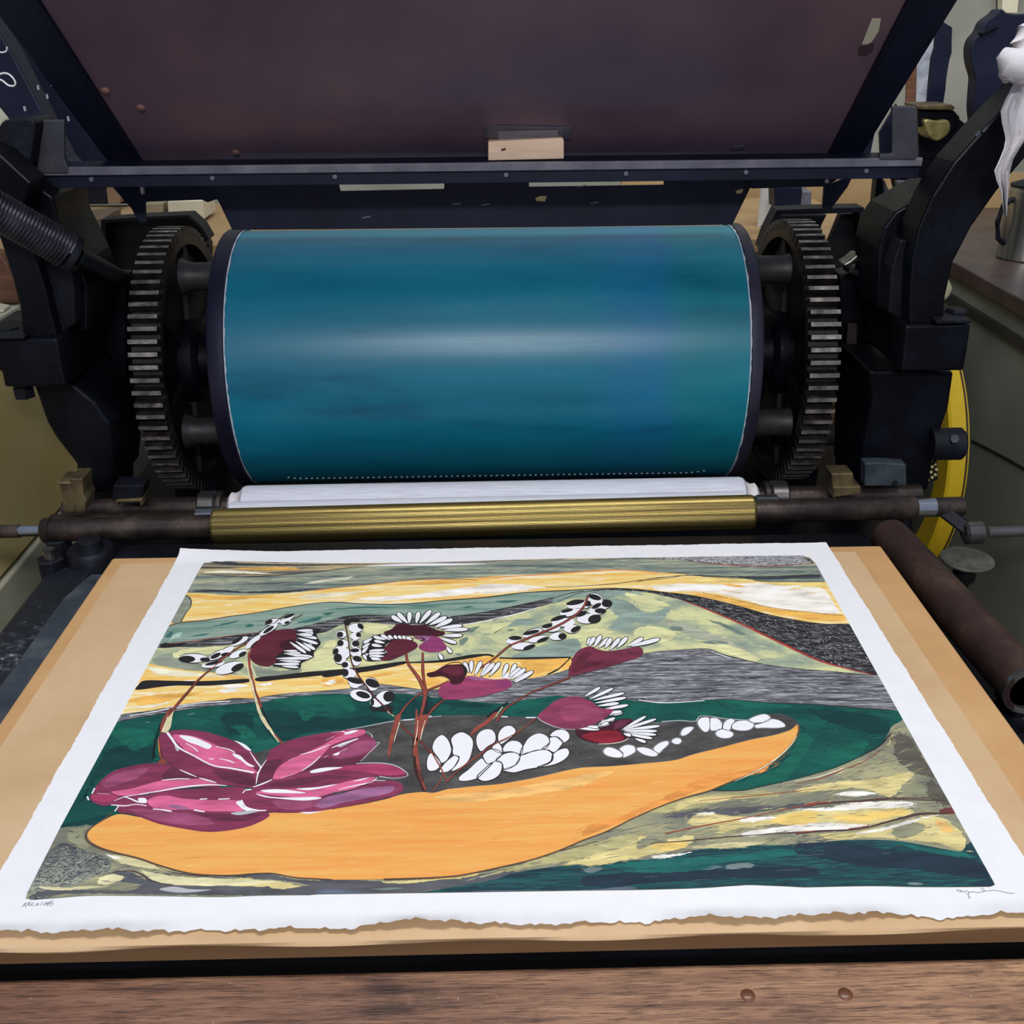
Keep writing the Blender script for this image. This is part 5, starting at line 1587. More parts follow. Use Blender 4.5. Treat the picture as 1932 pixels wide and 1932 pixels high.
def splatter():
    m, nt, b = newmat('paint_spattered_iron')
    n = noise_of(nt, 90, detail=3, rough=0.7)
    n2 = noise_of(nt, 9, detail=2)
    mul = nt.nodes.new('ShaderNodeMath')
    mul.operation = 'MULTIPLY'
    nt.links.new(n.outputs['Fac'], mul.inputs[0])
    nt.links.new(n2.outputs['Fac'], mul.inputs[1])
    r = ramp(nt, [(0.0, s2l((12, 15, 22))), (0.30, s2l((22, 25, 32))), (0.40, s2l((70, 74, 78))), (0.46, s2l((190, 190, 186)))])
    nt.links.new(mul.outputs[0], r.inputs['Fac'])
    nt.links.new(r.outputs['Color'], b.inputs['Base Color'])
    b.inputs['Roughness'].default_value = 0.45
    return m


def benchwood():
    m, nt, b = newmat('worn_oak_bench')
    n = noise_of(nt, 9, (0.9, 14, 1), detail=9, rough=0.7, dist=0.3)
    n2 = noise_of(nt, 60, (0.8, 14, 1), detail=4)
    n3 = noise_of(nt, 2.2, (1, 1, 1), detail=6)
    r = ramp(nt, [(0.28, s2l((86, 60, 44))), (0.44, s2l((146, 108, 82))), (0.58, s2l((180, 138, 104))), (0.72, s2l((204, 162, 124)))])
    nt.links.new(n.outputs['Fac'], r.inputs['Fac'])
    r2 = ramp(nt, [(0.36, (0.24, 0.2, 0.19)), (0.48, (1, 1, 1))])
    nt.links.new(n2.outputs['Fac'], r2.inputs['Fac'])
    mx = nt.nodes.new('ShaderNodeMixRGB')
    mx.blend_type = 'MULTIPLY'
    mx.inputs[0].default_value = 0.75
    nt.links.new(r.outputs['Color'], mx.inputs[1])
    nt.links.new(r2.outputs['Color'], mx.inputs[2])
    # darker purplish left half, untinted right half
    tc = nt.nodes.new('ShaderNodeTexCoord')
    sp = nt.nodes.new('ShaderNodeSeparateXYZ')
    nt.links.new(tc.outputs['Object'], sp.inputs[0])
    ad = nt.nodes.new('ShaderNodeMath')
    ad.operation = 'MULTIPLY_ADD'
    ad.inputs[1].default_value = 0.9
    nt.links.new(sp.outputs['X'], ad.inputs[0])
    nt.links.new(n3.outputs['Fac'], ad.inputs[2])
    r3 = ramp(nt, [(0.2, s2l((168, 150, 158))), (0.75, (1, 1, 1))])
    nt.links.new(ad.outputs[0], r3.inputs['Fac'])
    mx2 = nt.nodes.new('ShaderNodeMixRGB')
    mx2.blend_type = 'MULTIPLY'
    mx2.inputs[0].default_value = 1
    nt.links.new(mx.outputs[0], mx2.inputs[1])
    nt.links.new(r3.outputs['Color'], mx2.inputs[2])
    # pale flecks
    n4 = noise_of(nt, 260, detail=3, rough=0.5)
    r4 = ramp(nt, [(0.71, (0, 0, 0)), (0.76, (0.5, 0.5, 0.5))])
    nt.links.new(n4.outputs['Fac'], r4.inputs['Fac'])
    mx3 = nt.nodes.new('ShaderNodeMixRGB')
    mx3.blend_type = 'SCREEN'
    mx3.inputs[0].default_value = 0.6
    nt.links.new(mx2.outputs[0], mx3.inputs[1])
    nt.links.new(r4.outputs['Color'], mx3.inputs[2])
    n5 = noise_of(nt, 14, (1, 2.2, 1), detail=5, rough=0.65)
    r5 = ramp(nt, [(0.34, (0.38, 0.36, 0.40)), (0.46, (1, 1, 1))])
    nt.links.new(n5.outputs['Fac'], r5.inputs['Fac'])
    mx4 = nt.nodes.new('ShaderNodeMixRGB')
    mx4.blend_type = 'MULTIPLY'
    mx4.inputs[0].default_value = 0.8
    nt.links.new(mx3.outputs[0], mx4.inputs[1])
    nt.links.new(r5.outputs['Color'], mx4.inputs[2])
    nt.links.new(mx4.outputs[0], b.inputs['Base Color'])
    b.inputs['Roughness'].default_value = 0.5
    bp = nt.nodes.new('ShaderNodeBump')
    bp.inputs['Strength'].default_value = 0.5
    bp.inputs['Distance'].default_value = 0.002
    nt.links.new(n2.outputs['Fac'], bp.inputs['Height'])
    nt.links.new(bp.outputs['Normal'], b.inputs['Normal'])
    return m


def blanketmat():
    m, nt, b = newmat('teal_rubber_blanket')
    n = noise_of(nt, 5, (0.5, 2.5, 2.5), detail=8, rough=0.6)
    r = ramp(nt, [(0.28, s2l((14, 92, 120))), (0.45, s2l((22, 122, 148))), (0.62, s2l((26, 132, 158))), (0.8, s2l((52, 140, 164)))])
    nt.links.new(n.outputs['Fac'], r.inputs['Fac'])
    # worn bands toward the right hand end: violet then green
    tc = nt.nodes.new('ShaderNodeTexCoord')
    sp = nt.nodes.new('ShaderNodeSeparateXYZ')
    nt.links.new(tc.outputs['Object'], sp.inputs[0])
    n2 = noise_of(nt, 10, (0.2, 2, 2), detail=4)
    ad = nt.nodes.new('ShaderNodeMath')
    ad.operation = 'MULTIPLY_ADD'
    ad.inputs[1].default_value = 0.06
    nt.links.new(n2.outputs['Fac'], ad.inputs[0])
    nt.links.new(sp.outputs['X'], ad.inputs[2])
    mr = nt.nodes.new('ShaderNodeMapRange')
    mr.inputs['From Min'].default_value = -0.385
    mr.inputs['From Max'].default_value = 0.385
    nt.links.new(ad.outputs[0], mr.inputs['Value'])
    r2 = ramp(nt, [(0.0, (0.95, 1.0, 1.0)), (0.72, (1, 1, 1)), (0.80, (1.5, 0.97, 1.12)), (0.865, (1.4, 0.95, 1.14)), (0.905, (1.0, 1.08, 0.92)), (1.0, (0.98, 1.1, 0.94))])
    nt.links.new(mr.outputs[0], r2.inputs['Fac'])
    mx = nt.nodes.new('ShaderNodeMixRGB')
    mx.blend_type = 'MULTIPLY'
    mx.inputs[0].default_value = 1
    nt.links.new(r.outputs['Color'], mx.inputs[1])
    nt.links.new(r2.outputs['Color'], mx.inputs[2])
    nt.links.new(mx.outputs[0], b.inputs['Base Color'])
    b.inputs['Roughness'].default_value = 0.3
    n3 = noise_of(nt, 14, (0.15, 6, 6), detail=6)
    mr2 = nt.nodes.new('ShaderNodeMapRange')
    mr2.inputs['To Min'].default_value = 0.26
    mr2.inputs['To Max'].default_value = 0.42
    nt.links.new(n3.outputs['Fac'], mr2.inputs['Value'])
    nt.links.new(mr2.outputs[0], b.inputs['Roughness'])
    return m


M['splat'], M['bench'], M['blanket'] = splatter(), benchwood(), blanketmat()

# ------------------------------------------------------------------ board and bench
bd = thing('kraft_covered_board', 'kraft-paper-wrapped wooden board lying flat under the white print', 'board', (0, 0.775, -0.02))
bm = prism(B(), [(-0.4525, 0.506, -0.0008), (-0.4525, 0.507, -0.0195), (-0.4525, 1.061, -0.0195), (-0.4525, 1.061, -0.0006)], (0.906, 0, 0))
obj('wrapped_panel', bm, M['kraft2'], bd, bevel=0.004, seg=3, lab='darker orange-brown wrapped core of the board')
obj('board_edge', prism(B(), [(-0.4525, 0.5045, -0.0015), (-0.4525, 0.506, -0.0195), (-0.4525, 0.5085, -0.0195), (-0.4525, 0.5065, -0.0015)], (0.906, 0, 0)), mat('shaded_board_edge', [(104, 76, 46), (120, 90, 58), (132, 100, 66)], 0.7, 0, 8, stretch=(0.3, 4, 4)), bd, lab='front edge of the board, its shade put into a darker brown')  # front face coloured darker in place of the shade on it
bm = B()
g = []
for j, (y, z) in enumerate(((0.5042, -0.0050), (0.5026, -0.0036), (0.5030, -0.001), (0.506, 0.0), (0.51, 0.0003), (0.52, 0.0001), (1.044, 0.0001))):
    row = []
    for i in range(61):
        x = -0.4515 + 0.875 * i / 60 if j == 6 else -0.4515 + (0.904) * i / 60
        x = -0.436 + 0.853 * i / 60 if j >= 5 else x
        row.append(bm.verts.new((x, y + (0.0015 * math.sin(i * 0.5) if j < 2 else 0), z + (0.0016 * math.sin(i * 0.37 + 1) if j == 0 else 0))))
    g.append(row)
for a, b_ in zip(g, g[1:]):
    for i in range(60):
        bm.faces.new((a[i], a[i + 1], b_[i + 1], b_[i]))
o = obj('kraft_sheet', bm, M['kraft'], bd, smooth=True, lab='paler kraft sheet laid over the top and folded over the near edge')

bn = thing('wooden_bench', 'worn dark oak bench top with ink stains in front of the board', 'bench', (0, 0.33, -0.85))
obj('bench_top', box(B(), -0.75, 0.75, 0.16, 0.5035, -0.085, -0.031), M['bench'], bn, bevel=0.004)
for sx in (-0.68, 0.68):
    obj('leg', box(B(), sx - 0.04, sx + 0.04, 0.22, 0.30, -0.85, -0.085), M['bench'], bn, bevel=0.004)
for px, py in ((1411, 1878), (1595, 1876)):
    p = onz(px, py, -0.031)
    bm = B()
    lathe(bm, p - Vector((0, 0, 0.002)), p + Vector((0, 0, 0.01)), [(0, 0.0052), (0.0024, 0.0050), (0.0034, 0.0038), (0.0036, 0.001)], 16)
    obj('wood_plug', bm, mat('plug_wood', [(84, 52, 36), (120, 78, 54)], 0.3, 0, 40), bn, smooth=True)

# ------------------------------------------------------------------ bed of the press
bed = thing('press_bed', 'black iron bed of the press with paint-spattered side rail, carrying the board', 'press bed', (0, 1.1, -0.85))
bm = box(B(), -0.465, 0.46, 0.535, 1.13, -0.12, -0.020)
obj('bed_table', bm, M['iron'], bed, bevel=0.003)
obj('bed_floor', box(B(), -0.62, 0.62, 1.16, 1.72, -0.30, -0.150), M['iron'], bed)
bm = prism(B(), [(-0.472, 0.53, -0.03), (-0.500, 0.53, -0.03), (-0.500, 1.02, -0.03), (-0.488, 1.075, -0.03), (-0.472, 1.075, -0.03)], (0, 0, -0.09))
obj('guide_strip', bm, M['plate'], bed, bevel=0.002, lab='grey worn steel strip beside the board')
bm = box(B(), -0.555, -0.4995, 0.53, 1.12, -0.13, -0.042)
obj('side_rail', bm, M['splat'], bed, bevel=0.006, lab='black rail spattered with white paint')
bm = box(B(), 0.461, 0.53, 0.53, 1.0, -0.13, -0.075)
obj('side_rail', bm, M['iron2'], bed, bevel=0.004)
for sx in (-0.5, 0.5):
    for y0 in (0.6, 1.6):
        obj('leg', box(B(), sx - 0.035, sx + 0.035, y0 - 0.05, y0 + 0.05, -0.85, -0.12), M['iron'], bed)
# oil cap and nuts at the far end of the left rail
c = onz(172, 1040, -0.03)
bm = B()
lathe(bm, c - Vector((0, 0, 0.03)), c + Vector((0, 0, 0.03)), [(0, 0.03), (0.03, 0.03), (0.036, 0.026), (0.036, 0.016), (0.046, 0.014), (0.050, 0.006)], 28)
obj('oil_cap', bm, M['iron2'], bed, smooth=True, lab='round dark oil cap at the end of the left rail')
for px, py in ((98, 1068), (112, 1030)):
    c = onz(px, py, -0.04)
    bm = B()
    lathe(bm, c - Vector((0, 0, 0.02)), c + Vector((0, 0, 0.012)), [(0, 0.017), (0.03, 0.017), (0.032, 0.014)], 6)
    obj('hex_nut', bm, M['iron2'], bed)
    bm = B()
    cyl(bm, c, c + Vector((0, 0, 0.024)), 0.007, 14)
    obj('stud', bm, M['steel'], bed)

# rusty pipe on the right
pt = thing('rusty_pipe', 'thick rusty brown pipe lying along the right edge of the kraft board', 'pipe', (0.49, 0.95, -0.03))
p0, p1 = Vector((0.4905, 1.135, -0.026)), Vector((0.5115, 0.80, -0.022))
bm = B()
lathe(bm, p0, p1, [(0, 0.018), (0.006, 0.024), (0.33, 0.0255), ((p1 - p0).length, 0.0255), ((p1 - p0).length, 0.0205), (0.28, 0.0205)], 40)
obj('pipe_body', bm, M['rust'], pt, smooth=True)
bm = B()
lathe(bm, p1 + Vector((0, 0.004, 0)), p1 - Vector((0, 0.001, 0)) * 2, [(0, 0.0262), (0.005, 0.0262), (0.005, 0.0202), (0.0, 0.0202)], 40)
obj('pipe_end_ring', bm, M['bright'], pt, smooth=True, lab='bright cut end of the pipe')
t = thing('dark_hex_bolt', 'dark hexagonal bolt below the near end of the rusty pipe', 'bolt', (0.5, 0.77, -0.05))
c = onz(1924, 1312, -0.05)
bm = B()
lathe(bm, c + Vector((0, 0.03, -0.02)), c + Vector((0, -0.03, 0.01)), [(0, 0.009), (0.03, 0.009), (0.03, 0.018), (0.046, 0.018), (0.05, 0.014)], 6)
obj('bolt_head', bm, M['iron2'], t)

# ------------------------------------------------------------------ blanket cylinder with its gears
AY, AZ, RD = 1.598, 0.067, 0.2
dr = thing('blanket_cylinder', 'big horizontal press cylinder covered with a glossy teal rubber blanket', 'cylinder', (0, AY, AZ))


def ax(x):
    return Vector((x, AY, AZ))


XL, XR = -0.3855, 0.3675
bm = B()
lathe(bm, ax(XL), ax(XR), [(0, RD - 0.004), (0, RD), (XR - XL, RD), (XR - XL, RD - 0.004)], 180, caps=False)
obj('blanket', bm, M['blanket'], dr, smooth=True, lab='teal rubber blanket')
bm = B()
lathe(bm, ax(XL - 0.0235), ax(XL), [(0, 0.05), (0, RD + 0.0015), (0.003, RD + 0.0035), (0.0225, RD + 0.0035), (0.0235, RD + 0.001), (0.0235, 0.05)], 120, caps=False)
obj('flange', bm, mat('dark_violet_steel', [(26, 26, 44), (38, 37, 58), (50, 48, 66)], 0.45, 0.3, 8, bump=0.15, bscale=150), dr, smooth=True)
bm = B()
lathe(bm, ax(XR), ax(XR + 0.0165), [(0, 0.05), (0, RD + 0.001), (0.001, RD + 0.0035), (0.014, RD + 0.0035), (0.0165, RD + 0.0015), (0.0165, 0.05)], 120, caps=False)
obj('flange', bm, mat('grey_violet_steel', [(48, 46, 60), (62, 59, 74), (74, 70, 84)], 0.42, 0.3, 8, bump=0.1, bscale=150), dr, smooth=True)
for xx, w in ((XL + 0.0005, 0.0022), (XR - 0.0026, 0.0022)):
    bm = B()
    R = random.Random(int(xx * 1000))
    rings = []
    for i in range(160):
        a = 2 * math.pi * i / 160
        e = w * R.uniform(0.5, 1.4)
        u, v = math.cos(a), math.sin(a)
        rr = RD + 0.0012
        rings.append((bm.verts.new((xx, AY + u * rr, AZ + v * rr)), bm.verts.new((xx + e, AY + u * rr, AZ + v * rr))))
    for i in range(160):
        a, b_ = rings[i], rings[(i + 1) % 160]
        bm.faces.new((a[0], a[1], b_[1], b_[0]))
    obj('blanket_edge', bm, M['cloth'], dr, lab='frayed white edge of the blanket')
bm = B()
for i in range(150):
    x = -0.33 + 0.655 * i / 149
    e = min(i, 149 - i)
    a = math.radians(-50.5 + (0 if e > 7 else 2.6 * (1 - e / 7) ** 2))
    dv = Vector((0, -math.cos(a), math.sin(a)))
    tv = Vector((0, math.sin(a), math.cos(a)))
    if i % 2:
        obox(bm, ax(x) + dv * (RD + 0.0006), Vector((0.0016, 0, 0)), dv * 0.0005, tv * 0.0005)
obj('seam_stitching', bm, M['cloth'], dr, lab='pale dashed stitching near the bottom edge of the blanket')
# axle, inner plates
bm = B()
cyl(bm, ax(-0.63), ax(0.60), 0.045, 40)
obj('axle', bm, M['iron'], dr, smooth=True)
for x0, x1 in ((XL - 0.028, XL - 0.0235), (XR + 0.0165, XR + 0.021)):
    bm = B()
    cyl(bm, ax(x0), ax(x1), 0.185, 90)
    obj('end_plate', bm, M['gearweb'], dr, smooth=True)
for x0, x1 in ((-0.474, XL - 0.028), (XR + 0.021, 0.452)):
    for a in (12, 120, 185, 250, 310):
        rr = 0.145
        dv = Vector((0, -math.sin(math.radians(a)) * rr, math.cos(math.radians(a)) * rr))
        bm = B()
        L = x1 - x0
        lathe(bm, ax(x0) + dv, ax(x1) + dv, [(0, 0.028), (0.008, 0.024), (0.018, 0.021), (L - 0.015, 0.021), (L - 0.005, 0.022), (L, 0.024)], 28)
        obj('tie_boss', bm, mat('boss_iron', [(28, 28, 30), (44, 43, 42), (62, 60, 54)], 0.5, 0.1, 20), dr, smooth=True)


def gear(name, x0, x1, n, R, r, m, mw, inner, phase=0.0):
    bm = B()
    prof = []
    p = 2 * math.pi / n
    for i in range(n):
        a = i * p + phase
        prof += [(a - 0.32 * p, r), (a - 0.17 * p, R), (a + 0.17 * p, R), (a + 0.32 * p, r)]
    L = [bm.verts.new((x0, AY + q * math.cos(a), AZ + q * math.sin(a))) for a, q in prof]
    Rr = [bm.verts.new((x1, AY + q * math.cos(a), AZ + q * math.sin(a))) for a, q in prof]
    Li = [bm.verts.new((x0, AY + (r - 0.012) * math.cos(a), AZ + (r - 0.012) * math.sin(a))) for a, q in prof]
    Ri = [bm.verts.new((x1, AY + (r - 0.012) * math.cos(a), AZ + (r - 0.012) * math.sin(a))) for a, q in prof]
    k = len(prof)
    for i in range(k):
        j = (i + 1) % k
        f = bm.faces.new((L[i], L[j], Rr[j], Rr[i]))
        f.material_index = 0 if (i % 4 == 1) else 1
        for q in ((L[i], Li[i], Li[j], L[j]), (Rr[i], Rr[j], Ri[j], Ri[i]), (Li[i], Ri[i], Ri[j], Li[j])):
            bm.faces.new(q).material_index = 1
    g = obj(name, bm, [m, M['gearroot']], dr, lab='toothed rim of the gear wheel')
    # web with spokes and hub
    bm = B()
    xm = (x0 + x1) / 2
    lathe(bm, ax(xm - 0.005), ax(xm + 0.005), [(0, 0.07), (0, r - 0.011), (0.010, r - 0.011), (0.010, 0.07)], 80, caps=False)
    for i in range(6):
        a = i * math.pi / 3 + 0.3
        dv = Vector((0, math.cos(a), math.sin(a)))
        tv = Vector((0, -math.sin(a), math.cos(a)))
        obox(bm, ax(xm) + dv * 0.125, Vector((0.012, 0, 0)), dv * 0.062, tv * 0.010)
    obj('web', bm, mw, g)
    bm = B()
    lathe(bm, ax(x0 - 0.01), ax(x1 + 0.01), [(0, 0.06), (0.006, 0.066), (x1 - x0 + 0.014, 0.066), (x1 - x0 + 0.02, 0.06)], 40)
    obj('hub', bm, M['iron'], g, smooth=True)
    return g


gear('gear', -0.5175, -0.4760, 72, 0.2085, 0.1930, M['gear'], M['gearweb'], 0.05, 0.0)
gear('gear', 0.4500, 0.4930, 72, 0.2085, 0.1930, M['gear'], M['gearweb'], 0.05, 0.03)

# ------------------------------------------------------------------ damping rollers and brass roller
def roller(name, label, cat, pL, pR, r, mcov, cov, ends, rs, group=None, extra=None):
    pL, pR = Vector(pL), Vector(pR)
    d = (pR - pL).normalized()
    t = thing(name, label, cat, (pL + pR) / 2, group)
    bm = B()
    L = (pR - pL).length
    lathe(bm, pL, pR, [(0, r - 0.004), (0.002, r - 0.001), (0.006, r), (L - 0.006, r), (L - 0.002, r - 0.001), (L, r - 0.004)], 56)
    obj(cov, bm, mcov, t, smooth=True)
    return t, d


t, d = roller('damping_roller', 'upper white cloth-covered damping roller just below the teal cylinder', 'roller', (-0.356, 1.300, -0.053), (0.347, 1.300, -0.051), 0.030, M['cloth'], 'cloth_cover', 1, 1)
for s, a in ((-1, Vector((-0.356, 1.300, -0.053))), (1, Vector((0.347, 1.300, -0.051)))):
    bm = B()
    lathe(bm, a, a + d * s * 0.02, [(0, 0.028), (0.004, 0.023), (0.010, 0.020), (0.016, 0.021), (0.02, 0.016)], 24)
    obj('gathered_end', bm, M['rag'], t, smooth=True)
    bm = B()
    lathe(bm, a + d * s * 0.02, a + d * s * 0.25, [(0, 0.014), (0.008, 0.014), (0.0081, 0.024), (0.014, 0.024), (0.0141, 0.0155), (0.23, 0.0155)], 28)
    obj('journal', bm, M['shaft'], t, smooth=True)
    bm = B()
    cyl(bm, a + d * s * 0.036, a + d * s * 0.062, 0.024, 28, ch=0.003)
    obj('collar', bm, M['steel'], t, smooth=True)
t, d = roller('damping_roller', 'lower white cloth-covered damping roller tucked behind the brass roller', 'roller', (-0.362, 1.245, -0.047), (0.336, 1.245, -0.043), 0.026, M['cloth'], 'cloth_cover', 1, 1)
for s, a in ((-1, Vector((-0.362, 1.245, -0.047))), (1, Vector((0.336, 1.245, -0.043)))):
    bm = B()
    lathe(bm, a, a + d * s * 0.24, [(0, 0.012), (0.012, 0.012), (0.0121, 0.019), (0.04, 0.019), (0.0401, 0.014), (0.24, 0.014)], 28)
    obj('journal', bm, M['shaft'], t, smooth=True)
    bm = B()
    cyl(bm, a + d * s * 0.014, a + d * s * 0.045, 0.0205, 28, ch=0.002)
    obj('collar', bm, M['bright'], t, smooth=True)

# grooved brass roller
pL, pR = Vector((-0.3625, 1.17, -0.0165)), Vector((0.3280, 1.17, -0.0085))
dv = (pR - pL).normalized()
br = thing('brass_roller', 'long finely grooved brass roller on a dark steel shaft in front of the white rollers', 'roller', (pL + pR) / 2)
bm = B()
n = 168
L = (pR - pL).length
d_, u_, w_ = frame_of(pR - pL)
rings = []
for tt, rad, gv in ((0, 0.0195, 0), (0.0015, 0.0215, 0), (0.004, 0.0222, 0.0003), (L - 0.004, 0.0222, 0.0003), (L - 0.0015, 0.0215, 0), (L, 0.0195, 0)):
    ring = []
    for i in range(n):
        rr = rad - (gv if i % 2 else 0)
        a = 2 * math.pi * i / n
        ring.append(bm.verts.new(pL + dv * tt + (u_ * math.cos(a) + w_ * math.sin(a)) * rr))
    rings.append(ring)
for a, b_ in zip(rings, rings[1:]):
    for i in range(n):
        bm.faces.new((a[i], a[(i + 1) % n], b_[(i + 1) % n], b_[i]))
bm.faces.new(rings[0][::-1])
bm.faces.new(rings[-1])
obj('brass_sleeve', bm, mat('grooved_brass', [(104, 90, 52), (142, 124, 72), (170, 150, 94)], 0.34, 0.9, 30, stretch=(0.02, 14, 14), lo=0.3, hi=0.7, detail=2), br)
bm = B()
lathe(bm, pL, pL - dv, [(-0.01, 0.0148), (0.205, 0.0148), (0.2055, 0.0162), (0.214, 0.0162), (0.216, 0.0150), (0.217, 0.008)], 36)
obj('shaft', bm, M['shaft'], br, smooth=True)
bm = B()
cyl(bm, pL - dv * 0.216, pL - dv * 0.246, 0.0072, 24)
obj('shaft_collar', bm, M['bright'], br, smooth=True)
bm = B()
cyl(bm, pL - dv * 0.246, pL - dv * 0.40, 0.0085, 24)
obj('shaft', bm, M['shaft'], br, smooth=True)
bm = B()
lathe(bm, pR, pR + dv, [(-0.01, 0.0148), (0.206, 0.0148), (0.208, 0.0135)], 36)
obj('shaft', bm, M['shaft'], br, smooth=True)
bm = B()
cyl(bm, pR + dv * 0.206, pR + dv * 0.232, 0.0125, 28)
obj('shaft_collar', bm, M['bright'], br, smooth=True)
bm = B()
cyl(bm, pR + dv * 0.232, pR + dv * 0.268, 0.0125, 28)
obj('shaft', bm, M['shaft'], br, smooth=True)
# crank at the right hand end
ca = pR + dv * 0.238
cb = at(1836, 1006, 1.14)
bm = B()
dd = (cb - ca)
obox(bm, (ca + cb) / 2, dd * 0.52, Vector((0.006, 0, 0.006)), Vector((0, 0.007, 0)))
obj('crank_arm', bm, M['iron2'], br, bevel=0.003)
bm = B()
lathe(bm, cb + Vector((-0.012, 0, 0)), cb + Vector((1, 0, 0.03)), [(0, 0.011), (0.003, 0.0145), (0.022, 0.0145), (0.026, 0.011), (0.030, 0.0075), (0.06, 0.0072), (0.19, 0.0085)], 28)
obj('crank_handle', bm, M['steel'], br, smooth=True)


# brass bearing blocks on the left and right
def bracket(label, px, Y, depth, mats):
    t = thing('bearing_block', label, 'bearing', at(px[0][0][0], px[0][0][1], Y), 'brass bearing blocks at the roller ends')
    for k, (pp, m_, nm) in enumerate(zip(px, mats, ('block_body', 'block_cap', 'block_wedge'))):
        obj(nm, slab(pp, Y - 0.004 * k, depth, None), m_, t, bevel=0.0015)
    return t


bracket('leftmost worn brass bearing block at the far end of the roller shafts', [[(112, 914), (136, 911), (146, 950), (140, 968), (120, 966)], [(108, 910), (135, 910), (135, 915), (108, 915)], [(130, 903), (155, 903), (158, 935), (163, 945), (160, 966), (142, 967), (138, 945), (140, 930)]], 1.20, 0.035, (M['brass'], M['brass'], M['brass']))
bracket('dark bearing block with brass saddle below the left gear', [[(213, 916), (271, 916), (268, 940), (212, 944)], [(217, 944), (268, 941), (269, 955), (264, 955), (264, 948), (222, 949), (222, 957), (217, 957)]], 1.255, 0.03, (M['iron2'], M['brass']))
bracket('brass bearing block on the roller shafts below the right gear', [[(1569, 894), (1610, 893), (1612, 920), (1571, 921)], [(1572, 920), (1624, 918), (1624, 932), (1576, 938), (1573, 942)]], 1.255, 0.03, (M['brass'], M['brass']))
# ------------------------------------------------------------------ cast side frames
def polyslab(name, px, Y, d, m, par, bev=0.003, closed_smooth=False, lab=None):
    if closed_smooth:
        px = smooth_px(px, True, 5)
    return obj(name, slab(px, Y, d), m, par, bevel=bev, lab=lab)


def bolt(par, px, py, Y, up, r=0.012, h=0.012, m=None, name='bolt'):
    c = at(px, py, Y)
    bm = B()
    up = Vector(up).normalized()
    lathe(bm, c - up * h, c + up * h, [(0, r), (2 * h - 0.003, r), (2 * h, r * 0.8)], 6)
    return obj(name, bm, m or M['iron2'], par)


fl = thing('left_side_frame', 'black cast-iron side frame standing left of the teal cylinder', 'machine frame', (-0.6, 1.4, -0.85))
fl.name = 'press_side_frame'
polyslab('curved_arm', [(-60, 330), (0, 452), (22, 520), (36, 572), (44, 640), (109, 640), (99, 600), (86, 545), (66, 480), (40, 400), (60, 345), (0, 290), (-60, 260)], 1.31, 0.05, M['iron'], fl)
polyslab('arm_rib', [(66, 478), (120, 492), (138, 520), (141, 560), (142, 612), (104, 640), (96, 596), (84, 540)], 1.33, 0.03, M['iron2'], fl)
polyslab('arm_web', [(40, 330), (100, 372), (110, 420), (150, 500), (165, 540), (165, 625), (100, 640), (80, 520), (50, 420)], 1.36, 0.12, M['iron'], fl)
o = polyslab('bearing_block', [(-60, 642), (108, 638), (116, 690), (126, 731), (8, 731), (2, 700), (-60, 700)], 1.30, 0.15, M['iron'], fl, 0.004)
polyslab('block_ledge', [(-40, 636), (45, 636), (46, 640), (-40, 642)], 1.29, 0.08, M['iron2'], fl, 0.001)
bolt(fl, 18, 631, 1.33, (0, 0, 1), 0.016, 0.010)
bolt(fl, 45, 738, 1.33, (0, 0, 1), 0.014, 0.008)
polyslab('lower_bracket', [(62, 720), (128, 720), (150, 735), (180, 760), (208, 800), (216, 860), (210, 930), (152, 930), (150, 900), (149, 884), (140, 870), (124, 850), (104, 824), (88, 796), (78, 767), (68, 738)], 1.335, 0.13, M['iron'], fl, 0.004)
polyslab('inner_plate', [(140, 520), (236, 520), (238, 930), (200, 950), (150, 940), (130, 700)], 1.49, 0.04, M['iron'], fl)
polyslab('top_hub', smooth_px([(2, 232), (30, 224), (64, 226), (62, 270), (54, 310), (30, 330), (10, 330), (-10, 290)], True, 4), 1.36, 0.06, M['iron2'], fl)
polyslab('upper_plate', [(-40, 320), (70, 326), (74, 345), (104, 372), (102, 440), (60, 430), (0, 390), (-40, 380)], 1.455, 0.05, M['iron'], fl)
polyslab('guard_arm', [(-20, 30), (20, 95), (70, 190), (126, 300), (160, 330), (150, 360), (75, 340), (20, 230), (-20, 180)], 1.50, 0.04, M['navy'], fl)

fr = thing('press_side_frame', 'black cast-iron side frame standing right of the teal cylinder', 'machine frame', (0.6, 1.4, -0.85))
polyslab('curved_arm', [(1716, 612), (1717, 545), (1721, 488), (1732, 432), (1758, 372), (1800, 306), (1866, 232), (1940, 156), (1940, 292), (1880, 362), (1832, 430), (1798, 496), (1784, 560), (1780, 612)], 1.31, 0.06, M['iron'], fr)
polyslab('arm_rib', [(1676, 590), (1682, 505), (1698, 452), (1722, 452), (1714, 520), (1711, 612)], 1.34, 0.05, M['iron2'], fr)
polyslab('arm_web', [(1655, 580), (1658, 470), (1668, 430), (1690, 400), (1735, 375), (1780, 350), (1778, 410), (1730, 470), (1720, 610), (1690, 600)], 1.38, 0.10, M['iron'], fr)
polyslab('upper_casting', [(1735, 300), (1735, 282), (1790, 288), (1830, 270), (1850, 286), (1842, 330), (1815, 360), (1780, 400), (1745, 400), (1712, 380), (1700, 330)], 1.535, 0.06, M['iron'], fr, 0.006)
polyslab('bearing_block', [(1709, 614), (1833, 611), (1826, 660), (1819, 700), (1700, 702), (1705, 660)], 1.30, 0.15, M['iron'], fr, 0.004)
polyslab('block_ledge', [(1768, 604), (1833, 604), (1833, 610), (1766, 611)], 1.29, 0.08, M['iron2'], fr, 0.001)
bolt(fr, 1802, 594, 1.33, (0, 0, 1), 0.015, 0.009)
